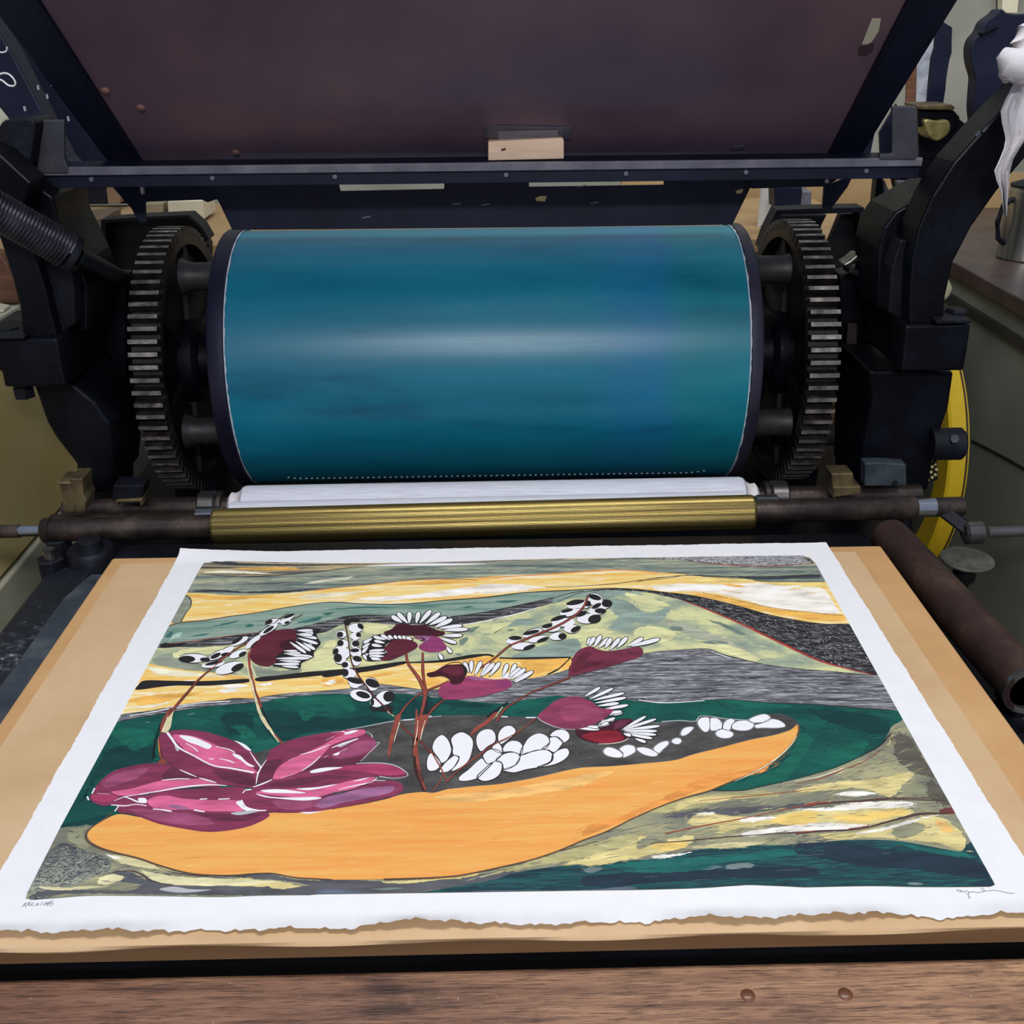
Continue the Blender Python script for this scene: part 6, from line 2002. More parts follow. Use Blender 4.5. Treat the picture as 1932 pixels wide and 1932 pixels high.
polyslab('lower_bracket', [(1640, 700), (1702, 700), (1800, 702), (1790, 770), (1772, 820), (1758, 880), (1752, 925), (1622, 925), (1628, 840), (1645, 760)], 1.335, 0.13, M['iron'], fr, 0.004)
polyslab('inner_plate', [(1585, 520), (1660, 500), (1665, 700), (1650, 930), (1590, 930)], 1.49, 0.04, M['iron'], fr)
polyslab('rust_strip', [(1600, 610), (1618, 612), (1612, 760), (1590, 760)], 1.47, 0.01, mat('brown_iron', [(34, 22, 20), (52, 34, 28)], 0.6, 0, 20), fr, 0.001)
c0, c1 = at(1752, 838, 1.33), at(1815, 838, 1.33)
bm = B()
lathe(bm, c0, Vector((c1.x, c0.y, c0.z)), [(0, 0.023), ((c1 - c0).length - 0.003, 0.023), ((c1 - c0).length, 0.020)], 36)
obj('shaft_boss', bm, M['iron2'], fr, smooth=True, lab='stubby round shaft end sticking out of the frame')
bm = B()
c = at(1799, 828, 1.31)
cyl(bm, c, c + Vector((0, -0.004, 0.002)), 0.006, 12)
obj('set_screw', bm, M['plate'], fr)
polyslab('front_plate', [(1632, 874), (1660, 873), (1710, 876), (1711, 917), (1632, 918)], 1.27, 0.02, M['plate'], fr, 0.002, lab='blue-grey plate bolted to the foot of the frame')
c = at(1688, 910, 1.268)
bm = B()
cyl(bm, c, c + Vector((0, -0.003, 0)), 0.0035, 14)
obj('plate_hole', bm, M['black'], fr)
polyslab('corner_web', [(1732, 862), (1767, 856), (1770, 905), (1745, 915), (1732, 905)], 1.36, 0.01, M['black'], fr, 0.001)
for i in range(4):
    for j in range(4 - (i == 3)):
        x, y = 1740 + j * 8 + (i % 2) * 2, 870 + i * 10 + (j % 2) * 5
        c = at(x, y, 1.357)
        bm = B()
        cyl(bm, c, c + Vector((0, -0.002, 0)), 0.0022, 10)
        obj('light_hole', bm, M['khaki'], fr)

dm = polyslab('dark_back_fill', [(-60, -60), (62, -60), (200, 240), (240, 330), (120, 340), (60, 335), (44, 250), (30, 165), (14, 128), (-20, 120), (-60, 120)], 1.66, 0.03, M['navy'], fl)  # added dark plate that fills the dark upper left background
# light chips of worn paint
R = random.Random(12)
chip = mat('bare_metal_chip', [(150, 152, 160), (190, 190, 196)], 0.5, 0.2, 30)
for par, pts in ((fl, [(71, 165, 1.49), (96, 158, 1.49), (88, 182, 1.49), (176, 262, 1.49), (46, 205, 1.48), (128, 224, 1.48), (20, 300, 1.355), (48, 334, 1.41)]),):
    for x, y, Y in pts:
        q = [(x - 2 + R.uniform(-1, 1), y - 4), (x + 1, y - 5), (x + 3, y + 4), (x, y + 5)]
        obj('paint_chip', slab(q, Y - 0.001, 0.002), chip, par)
for x, y in ((1845, 252), (1858, 245), (1801, 326), (1812, 380), (1800, 398), (1770, 345)):
    q = [(x - 5, y + 3), (x + 3, y - 6), (x + 6, y - 3), (x - 2, y + 6)]
    obj('paint_chip', slab(q, 1.305 if x > 1840 else 1.355, 0.002), mat('worn_metal_spot', [(70, 74, 90), (96, 98, 112)], 0.5, 0.2, 30), fr)

# gear guards
gg = thing('gear_guard', 'dark angular sheet-metal guard behind the left gear', 'gear guard', (-0.5, 1.8, 0.2))
polyslab('guard_plate', [(194, 416), (270, 412), (356, 408), (378, 428), (394, 462), (394, 600), (194, 600)], 1.83, 0.03, M['black'], gg, 0.002)
polyslab('guard_lip', [(190, 415), (270, 409), (357, 405), (380, 426), (395, 452), (389, 454), (376, 432), (354, 412), (270, 416), (200, 421), (200, 560), (190, 560)], 1.79, 0.04, M['iron2'], gg, 0.001)
gg = thing('gear_guard', 'dark bent sheet-metal guard arching over the right gear', 'gear guard', (0.5, 1.8, 0.2))
polyslab('guard_lip', [(1434, 470), (1446, 436), (1466, 396), (1540, 393), (1630, 391), (1634, 420), (1640, 482), (1631, 482), (1624, 425), (1620, 401), (1540, 404), (1474, 405), (1456, 440), (1444, 470)], 1.79, 0.04, M['iron2'], gg, 0.001)
polyslab('guard_plate', [(1587, 404), (1622, 403), (1632, 480), (1632, 600), (1560, 600), (1560, 470)], 1.83, 0.02, M['black'], gg, 0.001)
polyslab('guard_plate', [(1440, 430), (1474, 405), (1560, 405), (1550, 425), (1540, 470), (1440, 470)], 1.85, 0.02, M['black'], gg, 0.001)

# clamp by the right gear
ck = thing('steel_clamp', 'small bent steel clamp beside the top of the right gear', 'clamp', at(1640, 500, 1.45))
polyslab('clamp_body', [(1604, 492), (1618, 480), (1640, 486), (1676, 484), (1676, 490), (1668, 492), (1670, 506), (1632, 508), (1632, 492), (1612, 494), (1604, 506), (1590, 500)], 1.47, 0.03, M['steel'], ck, 0.002)
polyslab('clamp_jaw', [(1604, 510), (1640, 510), (1676, 506), (1668, 545), (1640, 530), (1600, 516)], 1.46, 0.03, M['iron2'], ck, 0.002)

# ------------------------------------------------------------------ tilted board above the cylinder
A0, A1 = at(270, 306, 1.46), at(1557, 300, 1.46)
Y2, Z2 = 1.05, None
T0, T1 = at(75, 0, 1.225), at(1711, 0, 1.225)
sl = (((T0 + T1) / 2) - ((A0 + A1) / 2))
E0, E1 = A0 + (T0 - A0) * 1.7, A1 + (T1 - A1) * 1.7
nrm = (A1 - A0).cross(T0 - A0).normalized()
if nrm.z < 0:
    nrm = -nrm
tb = thing('tilted_feed_board', 'dark brown varnished board tilted up over the teal cylinder, framed by black rails', 'feed board', (0, 1.3, 0.5))
A0d, A1d = A0 + (A0 - T0) * 0.10, A1 + (A1 - T1) * 0.10
obj('board_panel', prism(B(), [A0d, A1d, E1, E0], nrm * 0.016), M['panel'], tb, bevel=0.002)
for s, a, e in ((-1, A0d, E0), (1, A1d, E1)):
    w = Vector((s * 0.062, 0, 0)) if s < 0 else Vector((0.062, 0, 0))
    a2, e2 = a + w * 0.75, e + w
    obj('side_rail', prism(B(), [a, a2, e2, e], nrm * 0.03 - Vector((0, 0, 0.006))), M['navy'], tb, bevel=0.002)
    # upright edge of the rail
    obj('rail_web', prism(B(), [a, a + w * 0.05, e + w * 0.05, e], -nrm * 0.006), M['navy'], tb)
def onpanel(px, py, off=0.0012):
    d = ray(px, py)
    n = nrm
    k = (A0 - n * off - EYE).dot(n) / d.dot(n)
    return EYE + d * k
for (px, py) in ((199, 171), (266, 203), (445, 288)):
    c = onpanel(px, py, 0)
    bm = B()
    lathe(bm, c + nrm * 0.002, c - nrm * 0.003, [(0, 0.0062), (0.003, 0.0058), (0.0045, 0.004), (0.005, 0.001)], 16)
    obj('screw_head', bm, mat('copper_screw', [(120, 84, 74), (170, 130, 116)], 0.35, 0.4, 60), tb, smooth=True)
q = [onpanel(*p) for p in ((1645, 35), (1662, 35), (1658, 58), (1645, 78), (1636, 83), (1626, 83))]
obj('white_sticker', prism(B(), q, -nrm * 0.0005), M['paperw'], tb, lab='torn strip of white tape on the board')
q = [onpanel(*p, 0.0008) for p in ((1620, 88), (1640, 84), (1650, 80), (1646, 98), (1632, 107), (1618, 103))]
obj('glue_mark', prism(B(), q, -nrm * 0.0003), mat('brown_glue', [(60, 42, 52), (76, 54, 62)], 0.6, 0, 30), tb)
q = [onpanel(*p, 0.0010) for p in ((913, 236), (1078, 240), (1076, 262), (913, 259))]
obj('tape_strip', prism(B(), q, -nrm * 0.0008), M['tape'], tb, lab='strip of grey adhesive tape on the board')
q = [onpanel(*p, 0.0022) for p in ((940, 248), (1052, 246), (1054, 264), (940, 266))]
obj('tape_strip', prism(B(), q, -nrm * 0.001), mat('clear_tape', [(104, 104, 118), (140, 140, 152)], 0.25, 0, 20), tb, lab='shorter lighter strip of tape on the board')
for p in ((1380, 277), (418, 298)):
    q = [onpanel(p[0] + dx, p[1] + dy, 0.001) for dx, dy in ((0, 0), (24, -3), (24, 3), (0, 6))]
    obj('tape_scrap', prism(B(), q, -nrm * 0.0005), M['tape'], tb)

obj('gusset', slab([(1606, 303), (1640, 250), (1650, 252), (1640, 300), (1662, 300), (1660, 250), (1692, 196), (1692, 303)], 1.45, 0.006), M['navy'], tb)
# angle bar carrying the lower edge of the board
ab = thing('angle_bar', 'long black angle-iron bar across the machine above the teal cylinder', 'bar', (0, 1.42, 0.38))
zt = 0.3935
xl, xr = -0.592, 0.561
obj('bar_face', box(B(), xl, xr, 1.388, 1.394, zt - 0.0105, zt), M['grey'], ab, bevel=0.001, lab='grey front lip of the angle bar')
obj('bar_flange', box(B(), xl, xr, 1.3945, 1.447, zt - 0.007, zt), M['navy'], ab)
obj('bar_web', box(B(), xl, xr, 1.3945, 1.402, zt - 0.0265, zt - 0.007), M['navy'], ab, bevel=0.001)
obj('end_tab', slab([(69, 313), (70, 226), (121, 226), (122, 300), (128, 316), (128, 328), (69, 328)], 1.386, 0.006), M['tab'], ab, bevel=0.002)
obj('end_tab', slab([(1683, 200), (1731, 200), (1734, 292), (1728, 302), (1660, 302), (1660, 291), (1683, 290)], 1.386, 0.006), M['tab'], ab, bevel=0.002)
for px in (173, 401, 632, 955, 1181, 1407, 1634):
    c = at(px, 338 - (px - 173) * 0.011, 1.3935)
    bm = B()
    cyl(bm, c + Vector((0, 0.002, 0)), c - Vector((0, 0.002, 0)), 0.003, 10)
    obj('rivet', bm, M['grey'], ab)
for px, py in ((268, 357), (1561, 336)):
    c = at(px, py, 1.40)
    bm = B()
    cyl(bm, c + Vector((0, 0, 0.008)), c - Vector((0, 0, 0.006)), 0.0035, 12)
    obj('stud', bm, M['steel'], ab)

# tray under the bar
tr = thing('ink_tray', 'dark trapezoid sheet-metal tray hanging between the angle bar and the teal cylinder', 'tray', (0, 1.5, 0.33))
obj('tray_front', slab([(380, 345), (638, 345), (642, 361), (838, 357), (838, 340), (998, 340), (998, 353), (1253, 349), (1253, 336), (1417, 336), (1417, 352), (1382, 424), (1100, 428), (900, 430), (600, 433), (438, 434), (412, 380)], 1.50, 0.006), M['navy'], tr, bevel=0.001)
for px, py in ((690, 410), (860, 385), (915, 386), (1120, 383), (1096, 352)):
    obj('tray_scuff', slab([(px - 8, py), (px + 10, py - 3), (px + 9, py), (px - 6, py + 2)], 1.499, 0.001), M['grey'], tr)
for pp in ([(1010, 374), (1018, 370), (1032, 370), (1028, 380), (1012, 379)], [(1388, 360), (1402, 356), (1400, 364), (1390, 366)]):
    obj('tray_hole', slab(pp, 1.499, 0.001), M['khaki'], tr, lab='small hole showing the light wall behind')
for pp, Y in (([(205, 345), (420, 342), (414, 374), (392, 382), (380, 377), (274, 381), (275, 420), (262, 422), (248, 394), (230, 374)], 1.51), ([(1555, 352), (1610, 330), (1600, 352), (1568, 395), (1552, 393)], 1.52), ([(130, 345), (230, 344), (228, 352), (140, 352)], 1.48), ([(1417, 336), (1600, 325), (1560, 352), (1417, 356)], 1.48)):
    obj('hanger_bracket', slab(pp, Y, 0.006), M['navy'], tr, bevel=0.001)

# pale wooden block on the bar
wb = thing('wood_block', 'small pale pine block resting on the angle bar against the dark board', 'wood block', at(993, 303, 1.41))
q = [at(x, y, 1.402) for x, y in ((921, 303), (921, 267), (1061, 260), (1064, 264), (1064, 300))]
obj('block_wood', prism(B(), q, (0, 0.022, 0)), M['pine'], wb, bevel=0.0012)
c = at(950, 282, 1.4015)
bm = B()
obox(bm, c, (0.003, 0, 0.0006), (0, 0.0006, 0), (0, 0, 0.0012))
obj('knot', bm, M['rust'], wb)

# coil spring and rod on the left
sr = thing('spring_rod', 'thick black coil spring on a steel rod slanting down to the left gear', 'spring', at(70, 440, 1.25))
s0, s1 = at(-75, 358, 1.22), at(128, 473, 1.27)
d = (s1 - s0)
dn, du, dw = frame_of(d)
pts = []
turns, rad = 30, 0.0205
for i in range(turns * 14 + 1):
    a = 2 * math.pi * i / 14
    pts.append(s0 + d * (i / (turns * 14)) + (du * math.cos(a) + dw * math.sin(a)) * rad)
obj('coil_spring', tube(B(), pts, 0.0029, 7), mat('violet_black_spring', [(30, 28, 36), (52, 48, 58), (76, 72, 82)], 0.4, 0.5, 30), sr, smooth=True)
bm = B()
cyl(bm, s0, s1 + dn * 0.006, 0.0165, 28)
obj('spring_core', bm, M['iron'], sr, smooth=True)
bm = B()
lathe(bm, s1, s1 + dn, [(0, 0.024), (0.008, 0.024), (0.009, 0.012), (0.012, 0.012)], 32)
obj('spring_cup', bm, M['iron2'], sr, smooth=True)
bm = B()
cyl(bm, s1 + dn * 0.008, at(250, 536, 1.55), 0.0125, 24, r2=0.0115)
obj('rod', bm, M['iron2'], sr, smooth=True)

# ------------------------------------------------------------------ things around the machine
yw = thing('yellow_flywheel', 'yellow enamelled wheel rim behind the right side frame', 'wheel', (0.79, 1.85, -0.20))
wc = Vector((0.0, 1.85, -0.20))
xa, xb = 0.776, 0.812
bm = B()
R1 = 0.26
def axw(x):
    return Vector((x, wc.y, wc.z))
lathe(bm, axw(xa), axw(xb), [(0, R1 - 0.05), (0, R1 - 0.004), (0.004, R1), (0.034, R1), (0.0345, R1 - 0.05)], 120, caps=False)
obj('wheel_rim', bm, M['yellow'], yw, smooth=True)
bm = B()
lathe(bm, axw(xb - 0.0075), axw(xb), [(0, R1 - 0.05), (0, R1 + 0.0005), (0.0035, R1 + 0.0005), (0.0035, R1 - 0.05)], 120, caps=False)
obj('rim_edge', bm, mat('dark_red_edge', [(60, 44, 34), (84, 62, 44)], 0.5, 0, 20), yw, smooth=True, lab='dark edge of the yellow wheel')
for i in range(5):
    a = i * 2 * math.pi / 5 + 0.4
    dv = Vector((0, math.cos(a), math.sin(a)))
    bm = B()
    obox(bm, axw((xa + xb) / 2) + dv * 0.125, Vector((0.008, 0, 0)), dv * 0.10, Vector((0, -math.sin(a), math.cos(a))) * 0.018)
    obj('spoke', bm, M['iron'], yw)
bm = B()
cyl(bm, axw(0.60), axw(xb + 0.01), 0.04, 30)
obj('wheel_hub', bm, M['iron'], yw, smooth=True)

# disc on a stalk
c = onz(1825, 1055, -0.20)
dk = thing('disc_topped_stand', 'grey round disc on a dark stalk beyond the rusty pipe', 'stand', (c.x, c.y, -0.85))
bm = B()
lathe(bm, c - Vector((0, 0, 0.004)), c + Vector((0, 0, 0.01)), [(0, 0.034), (0.001, 0.039), (0.004, 0.040), (0.0055, 0.039), (0.0056, 0.001)], 44)
obj('disc_top', bm, mat('dusty_disc', [(66, 66, 58), (92, 92, 82), (106, 106, 96)], 0.6, 0, 40), dk, smooth=True)
bm = B()
lathe(bm, c - Vector((0, 0, 0.004)), c - Vector((0, 0, 1)), [(0, 0.017), (0.03, 0.017), (0.04, 0.010), (0.10, 0.009), (0.60, 0.009), (0.61, 0.05), (0.646, 0.06)], 24)
obj('stalk', bm, M['black'], dk, smooth=True)

# counter on the right
ct = thing('right_counter', 'dark grey-green counter with brown worktop along the right wall', 'counter', (1.1, 1.7, -0.85))
ct.name = 'counter'
obj('counter_body', box(B(), 0.875, 1.6, 0.9, 2.46, -0.85, 0.112), M['counter'], ct, bevel=0.003)
obj('worktop', box(B(), 0.860, 1.6, 0.9, 2.46, 0.112, 0.140), M['countertop'], ct, bevel=0.003)
obj('edge_strip', box(B(), 0.866, 0.8755, 0.9, 2.46, 0.062, 0.076), mat('dark_strip', [(30, 32, 30), (42, 44, 42)], 0.6, 0, 10), ct)
bm = B()
tube(bm, [onx(1834, 832, 0.874), onx(1870, 850, 0.874), onx(1900, 866, 0.874), onx(1945, 892, 0.874)], 0.0022, 6)
obj('seam_line', bm, M['black'], ct)

cn = thing('steel_canister', 'brushed steel canister standing on the right worktop', 'canister', onz(1915, 500, 0.14))
base = Vector((1.0, 1.93, 0.14))
cn.location = base
bm = B()
lathe(bm, base, base + Vector((0, 0, 1)), [(0, 0.044), (0.003, 0.047), (0.125, 0.047), (0.126, 0.0455), (0.130, 0.0455)], 44)
obj('canister_body', bm, mat('brushed_steel', [(110, 110, 104), (158, 158, 150), (190, 190, 184)], 0.28, 0.9, 16, stretch=(3, 3, 0.2)), cn, smooth=True)
bm = B()
tube(bm, [base + Vector(p) for p in ((-0.046, -0.01, 0.11), (-0.062, -0.012, 0.10), (-0.068, -0.014, 0.07), (-0.06, -0.012, 0.04), (-0.046, -0.01, 0.03))], 0.005, 10)
obj('canister_handle', bm, M['iron2'], cn, smooth=True)
bm = B()
lathe(bm, base + Vector((0, 0, 0.13)), base + Vector((0, 0, 1)), [(0, 0.046), (0.004, 0.046), (0.010, 0.03), (0.012, 0.012), (0.03, 0.012), (0.033, 0.006)], 36)
obj('canister_lid', bm, M['iron2'], cn, smooth=True)

tp = thing('fibreboard_panel', 'tan fibreboard splashback standing behind the right counter', 'panel', (0.9, 2.49, 0.1))
obj('panel_sheet', box(B(), 0.30, 1.7, 2.475, 2.49, -0.85, 0.215), M['tan'], tp)

# hanging rag
rg = thing('white_rag', 'white cotton rag knotted over the top of the right frame arm and hanging down', 'rag', at(1905, 140, 1.27))
def ragmesh(cols, Y, amp):
    bm = B()
    rows = []
    for (xl_, xr_, y) in cols:
        row = []
        for i in range(13):
            u = i / 12
            x = xl_ + (xr_ - xl_) * u
            fold = math.sin(u * 9 + y * 0.012) * amp + math.sin(u * 21 + y * 0.02) * amp * 0.35
            p = at(x, y, Y + fold)
            row.append(bm.verts.new(p))
        rows.append(row)
    for a, b_ in zip(rows, rows[1:]):
        for i in range(12):
            bm.faces.new((a[i], a[i + 1], b_[i + 1], b_[i]))
    return bm
o = obj('rag_tail', ragmesh([(1913, 1960, 120), (1916, 1962, 150), (1906, 1960, 170), (1896, 1960, 190), (1888, 1955, 210), (1890, 1952, 230), (1896, 1948, 255), (1897, 1936, 262), (1894, 1924, 280), (1886, 1912, 300), (1876, 1906, 322), (1880, 1904, 340), (1888, 1903, 360), (1890, 1901, 380), (1895, 1900, 408)], 1.27, 0.007), M['rag'], rg, smooth=True)
bm = B()
P = [at(x, y, Y) for x, y, Y in ((1882, 113, 1.262), (1893, 108, 1.258), (1905, 118, 1.25), (1920, 124, 1.25), (1945, 122, 1.25))]
tube(bm, P, lambda t: 0.003 + 0.016 * math.sin(min(1, t * 1.3) * math.pi / 2), 14)
P = [at(x, y, Y) for x, y, Y in ((1898, 152, 1.262), (1899, 140, 1.255), (1906, 132, 1.25), (1925, 136, 1.25), (1945, 140, 1.25))]
tube(bm, P, lambda t: 0.004 + 0.010 * math.sin(min(1, t * 1.3) * math.pi / 2), 14)
P = [at(x, y, Y) for x, y, Y in ((1960, 40, 1.27), (1930, 60, 1.262), (1924, 80, 1.258), (1932, 104, 1.255))]
tube(bm, P, lambda t: 0.006 + 0.008 * t, 12)
obj('rag_knot', bm, M['rag'], rg, smooth=True)

rs = thing('red_cloth_strip', 'small dull red cloth strip showing beside the knot of the white rag', 'cloth', at(1915, 90, 1.3))
polyslab('cloth_strip', [(1902, 100), (1932, 72), (1940, 78), (1936, 92), (1912, 106)], 1.285, 0.004, mat('dull_red_cloth', [(140, 84, 86), (164, 104, 104)], 0.9, 0, 40), rs, 0.001)
# brass cup, strap, motor on the upper right
bc = thing('brass_cup', 'half-round tarnished brass cup at the upper right of the machine', 'cup', at(1768, 230, 1.5))
polyslab('cup_rim', [(1729, 198), (1796, 197), (1803, 203), (1800, 208), (1732, 207)], 1.48, 0.05, M['brass'], bc, 0.002)
polyslab('cup_body', smooth_px([(1745, 226), (1770, 228), (1790, 227), (1793, 246), (1782, 260), (1768, 266), (1755, 260), (1747, 244)], True, 4), 1.48, 0.04, mat('bright_brass', [(120, 104, 60), (176, 160, 100), (206, 196, 140)], 0.35, 0.6, 40, bump=0.4, bscale=120), bc, 0.004)
polyslab('cup_band', [(1733, 207), (1800, 208), (1812, 222), (1806, 245), (1793, 250), (1792, 226), (1745, 225), (1740, 240), (1733, 240)], 1.49, 0.04, M['iron'], bc, 0.002)
polyslab('cup_bracket', [(1733, 236), (1745, 222), (1795, 224), (1812, 226), (1830, 240), (1800, 300), (1735, 300)], 1.532, 0.02, M['iron'], bc, 0.002)
st = thing('hanging_strap', 'dark ragged-edged strap hanging behind the brass cup', 'strap', at(1775, 190, 1.7))
polyslab('strap_band', [(1778, 40), (1797, 52), (1796, 78), (1796, 100), (1792, 112), (1789, 128), (1786, 148), (1784, 170), (1780, 196), (1750, 196), (1753, 160), (1758, 110), (1764, 90), (1768, 40)], 1.70, 0.008, M['navy'], st, 0.001)
mo = thing('dark_motor', 'round dark motor housing behind the knotted white rag', 'motor', at(1890, 90, 1.65))
mo.name = 'motor'
polyslab('motor_housing', smooth_px([(1890, 17), (1898, 25), (1932, 27), (1975, 30), (1975, 150), (1930, 200), (1890, 235), (1850, 262), (1838, 215), (1840, 165), (1841, 148), (1834, 122), (1832, 95), (1837, 76), (1850, 60), (1858, 43), (1878, 27)], True, 4), 1.42, 0.025, M['navy'], mo, 0.008)
polyslab('motor_cap', [(1848, 62), (1880, 48), (1886, 52), (1854, 68)], 1.415, 0.01, M['iron'], mo, 0.001)
wsw = thing('wall_box', 'pale box on the back wall at the upper right above the motor', 'box', at(1910, 8, 2.85))
polyslab('box_cover', [(1892, -30), (1925, -30), (1920, 25), (1900, 25), (1891, 18)], 2.86, 0.03, M['paperw'], wsw, 0.002)
polyslab('cable', [(1884, -30), (1890, -30), (1888, 22), (1883, 20)], 2.885, 0.01, M['iron2'], wsw, 0)

# spray tube, plates seen through the gap on the right
tu = thing('white_tube', 'white cardboard tube standing behind the right gear guard', 'tube', at(1447, 420, 2.1))
b0, b1 = at(1444, 424, 2.1), at(1448, 340, 2.1)
b0.z = 0.172
bm = B()
cyl(bm, b0, Vector((b0.x, b0.y, b1.z)), 0.0165, 28)
obj('tube_body', bm, M['whitep'], tu, smooth=True)
pl = thing('dark_switch_box', 'dark box with a grey edge behind the right gear', 'box', at(1490, 380, 2.0))
pl.name = 'switch_box'
polyslab('box_body', [(1461, 352), (1514, 352), (1511, 392), (1462, 394)], 2.0, 0.05, M['navy'], pl)
polyslab('box_edge', [(1514, 360), (1532, 360), (1531, 392), (1510, 392)], 2.0, 0.05, M['grey'], pl)
gp = thing('grey_bracket_plate', 'light grey steel plate behind the right end of the angle bar', 'plate', at(1700, 380, 1.55))
gp.name = 'bracket_plate'
polyslab('plate_sheet', [(1669, 340), (1678, 360), (1692, 360), (1692, 342), (1735, 340), (1722, 380), (1708, 410), (1672, 411)], 1.52, 0.01, mat('light_grey_steel', [(84, 84, 92), (108, 108, 114)], 0.5, 0.2, 14), gp, 0.001)
polyslab('plate_post', [(1655, 330), (1666, 330), (1672, 420), (1668, 440), (1655, 440), (1650, 380)], 1.53, 0.02, M['iron'], gp, 0.001)
po = thing('wall_poster', 'pale blue paper notice pinned behind the dark strap', 'poster', at(1745, 150, 2.5))
polyslab('poster_sheet', [(1730, 120), (1766, 60), (1766, 200), (1728, 200)], 2.893, 0.006, M['poster'], po, 0)
bk = thing('brown_batten', 'brown wooden batten on the back wall beside the pale blue notice', 'batten', at(1718, 170, 2.87))
polyslab('batten_wood', [(1711, 140), (1730, 120), (1728, 206), (1709, 206)], 2.893, 0.006, M['brownw'], bk, 0.001)
jr = thing('crumpled_bag', 'crumpled pale plastic bag tucked behind the right frame block', 'bag', at(1795, 560, 1.9))
polyslab('bag_body', [(1783, 520), (1792, 528), (1800, 545), (1793, 560), (1780, 572), (1773, 560)], 1.55, 0.04, mat('pale_plastic', [(150, 146, 116), (176, 172, 142)], 0.4, 0, 30), jr, 0.006)

bb = thing('back_bench', 'long bench against the back wall behind the press', 'bench', (-0.1, 2.4, -0.85))
obj('bench_top', box(B(), -1.2, 0.74, 1.98, 2.44, 0.145, 0.172), M['tan'], bb, bevel=0.002)
obj('apron', box(B(), -1.15, 0.70, 2.0, 2.02, 0.05, 0.145), M['paperw'], bb)
for x in (-1.1, 0.55):
    for y in (2.03, 2.38):
        obj('leg', box(B(), x - 0.03, x + 0.03, y - 0.03, y + 0.03, -0.85, 0.145), M['brownw'], bb)
# ------------------------------------------------------------------ left background
lc = thing('khaki_cabinet', 'khaki painted cabinet along the left wall beside the press', 'cabinet', (-1.1, 1.4, -0.85))
obj('cabinet_side', box(B(), -1.5, -0.80, 0.8, 1.95, -0.243, 0.118), M['khaki'], lc, bevel=0.003)
obj('cabinet_top', box(B(), -1.5, -0.796, 0.8, 1.95, 0.118, 0.132), M['creamp'], lc, bevel=0.002)
obj('base_rail', box(B(), -1.5, -0.795, 0.8, 1.95, -0.330, -0.251), M['creamp'], lc, bevel=0.004, lab='cream painted rail along the foot of the cabinet side')
obj('cabinet_plinth', box(B(), -1.5, -0.83, 0.8, 1.95, -0.85, -0.243), M['iron2'], lc)
bp_ = thing('brown_board', 'reddish brown wooden board standing on the far left cabinet top', 'board', (-0.85, 1.70, 0.133))
polyslab('board_wood', [(-40, 470), (-2, 478), (15, 500), (28, 535), (36, 572), (-40, 577)], 1.70, 0.03, M['brownw'], bp_)
pp = thing('loose_papers', 'white sheets of paper lying on the left cabinet top', 'paper', (-0.85, 1.66, 0.133))
q = [onz(x, y, 0.1335) for x, y in ((-30, 576), (0, 576), (20, 580), (8, 588), (-30, 594))]
obj('paper_sheets', prism(B(), q, (0, 0, 0.004)), M['paperw'], pp)
ctn = thing('cream_carton', 'taller cream carton behind the left gear guard', 'carton', at(348, 410, 2.2), 'cartons on the back shelf')
polyslab('carton_body', [(316, 380), (382, 379), (386, 413), (318, 414)], 2.2, 0.10, M['paperw'], ctn, 0.001)
ctn = thing('cream_carton', 'shorter brownish carton left of the taller cream carton', 'carton', at(290, 410, 2.2), 'cartons on the back shelf')
polyslab('carton_body', [(273, 385), (307, 384), (307, 414), (273, 415)], 2.2, 0.10, mat('brown_carton', [(130, 118, 92), (150, 138, 112)], 0.8, 0, 8), ctn, 0.001)
BT = 0.172
bt = thing('white_bottle', 'small white ribbed bottle below the left end of the angle bar', 'bottle', at(135, 380, 2.38))
cbm = B()
q0 = at(137, 381, 2.38)
q0.z = BT
lathe(cbm, q0, q0 + Vector((0, 0, 1)), [(t_ * 1.4, r_ * 1.35) for t_, r_ in ((0, 0.007), (0.002, 0.009), (0.008, 0.009), (0.009, 0.0075), (0.011, 0.009), (0.017, 0.009), (0.018, 0.0075), (0.020, 0.009), (0.026, 0.008))], 20)
obj('bottle_body', cbm, M['whitep'], bt, smooth=True)
bt = thing('glass_jar', 'small green glass jar under the white ribbed bottle', 'jar', at(138, 400, 2.26))
cbm = B()
q0 = at(138, 401, 2.26)
q0.z = BT
lathe(cbm, q0, q0 + Vector((0, 0, 1)), [(0, 0.010), (0.003, 0.014), (0.012, 0.014), (0.017, 0.009), (0.02, 0.009)], 20)
obj('jar_body', cbm, M['glassg'], bt, smooth=True)
dc = thing('dark_backdrop', 'dark crate on the back bench behind the small white bottle', 'crate', at(190, 384, 2.41))  # added only to darken the background behind the bottle
polyslab('backdrop_body', [(150, 335), (262, 335), (262, 384), (150, 386)], 2.41, 0.03, M['iron2'], dc)
bx = thing('brown_box', 'brown cardboard box on the back bench left of the left gear guard', 'box', at(160, 440, 2.0))
polyslab('box_body', [(134, 416), (190, 413), (191, 452), (136, 453)], 2.0, 0.12, mat('dull_brown_card', [(86, 72, 56), (112, 96, 74)], 0.8, 0, 8), bx, 0.001)
wt_ = thing('wood_offcut', 'brown wooden offcut standing on the back bench left of the tray bracket', 'offcut', at(215, 365, 2.36))
polyslab('offcut_wood', [(200, 350), (216, 352), (228, 372), (226, 384), (204, 385)], 2.36, 0.03, mat('offcut_wood', [(110, 88, 66), (132, 108, 84)], 0.7, 0, 10), wt_, 0.001)
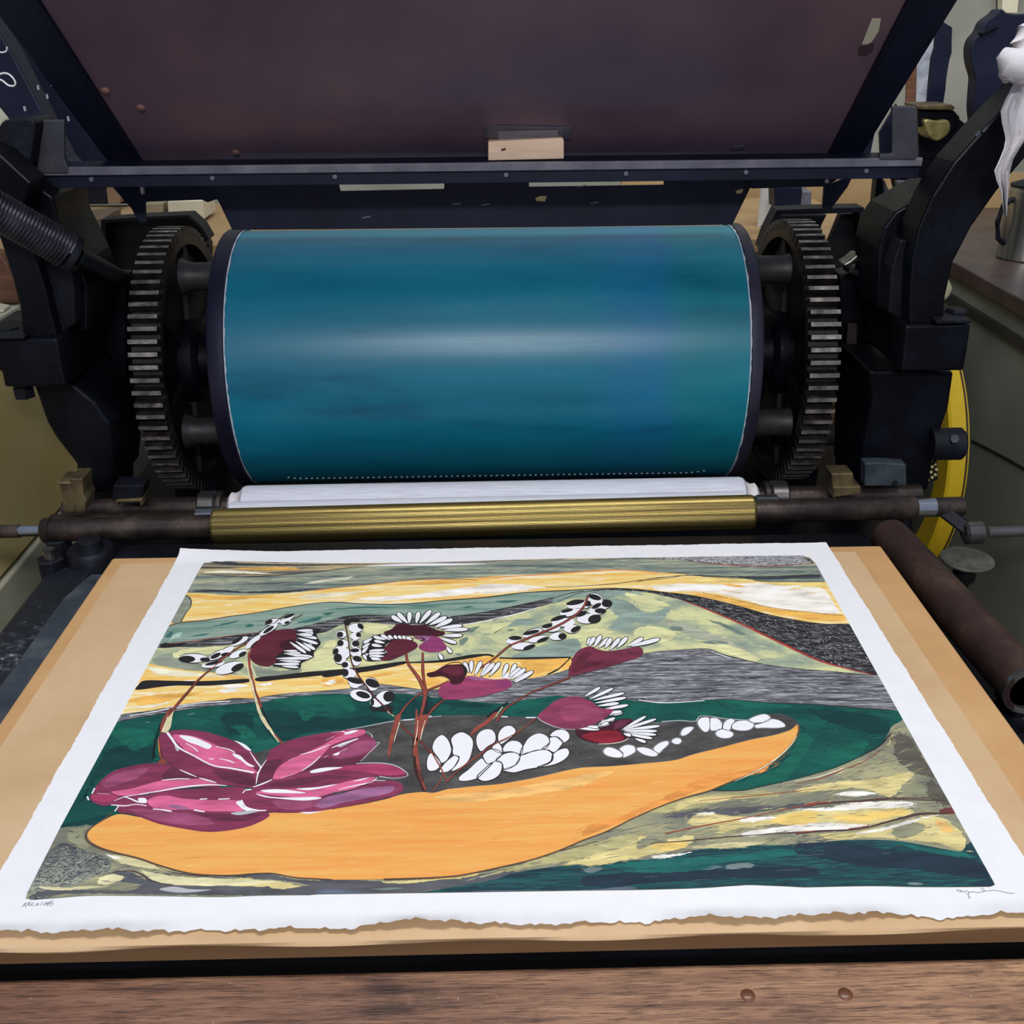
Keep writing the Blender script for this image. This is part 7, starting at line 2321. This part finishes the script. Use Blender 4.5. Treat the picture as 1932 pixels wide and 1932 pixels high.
# wire loop and bottle at the upper left
wl = thing('white_cord_loop', 'thin white cord loop at the far left edge', 'cord', at(10, 150, 1.45))
P = [at(x, y, 1.40) for x, y in ((-20, 160), (0, 140), (14, 139), (25, 148), (29, 157), (26, 162), (16, 161), (4, 152), (-12, 146))]
obj('cord', tube(B(), catmull([tuple(p) for p in P], False, 6), 0.0012, 8), M['whitep'], wl, smooth=True)
P = [at(x, y, 1.40) for x, y in ((-10, 95), (4, 99), (12, 96), (13, 88))]
obj('cord', tube(B(), catmull([tuple(p) for p in P], False, 6), 0.001, 8), M['whitep'], wl, smooth=True)
tb_ = thing('cream_jug', 'cream plastic jug at the far left edge below the cord loop', 'jug', at(8, 220, 1.6))
polyslab('jug_body', smooth_px([(-20, 200), (2, 185), (8, 198), (18, 205), (25, 224), (10, 228), (0, 240), (-20, 240)], True, 3), 1.62, 0.05, M['creamp'], tb_, 0.003)

# ------------------------------------------------------------------ room shell
def struct(name, bm, m, lab=None):
    o = obj(name, bm, m)
    o['kind'] = 'structure'
    return o
struct('floor', box(B(), -2.6, 2.6, -2.5, 3.0, -0.95, -0.85), M['floor'])
struct('wall_back', box(B(), -2.6, 2.6, 2.9, 3.0, -0.85, 1.9), M['wallg'])
struct('wall_left', box(B(), -2.6, -2.5, -2.5, 2.9, -0.85, 1.9), M['wallg'])
struct('wall_right', box(B(), 2.5, 2.6, -2.5, 2.9, -0.85, 1.9), M['wallg'])

# ------------------------------------------------------------------ light
def area(name, loc, rot, sx, sy, power, col):
    l = bpy.data.lights.new(name, 'AREA')
    l.shape = 'RECTANGLE'
    l.size, l.size_y = sx, sy
    l.energy = power
    l.color = col
    o = bpy.data.objects.new(name, l)
    COL.objects.link(o)
    o.location = loc
    o.rotation_euler = rot
    return o
area('tube_over_print', (0.15, 0.62, 1.75), (0, 0, 0), 1.5, 0.3, 21.5, (1.0, 0.985, 0.95))
area('tube_behind_viewer', (0.03, -1.45, 1.72), (math.radians(52), 0, 0), 0.95, 0.2, 36, (0.97, 0.985, 1.0))
area('back_room_light', (0.4, 1.72, 1.35), (math.radians(86), 0, 0), 2.6, 0.25, 26, (1.0, 0.97, 0.90))
w = bpy.data.worlds.new('world')
SC.world = w
w.use_nodes = True
w.node_tree.nodes['Background'].inputs['Color'].default_value = (0.55, 0.66, 1.0, 1)
w.node_tree.nodes['Background'].inputs['Strength'].default_value = 0.44
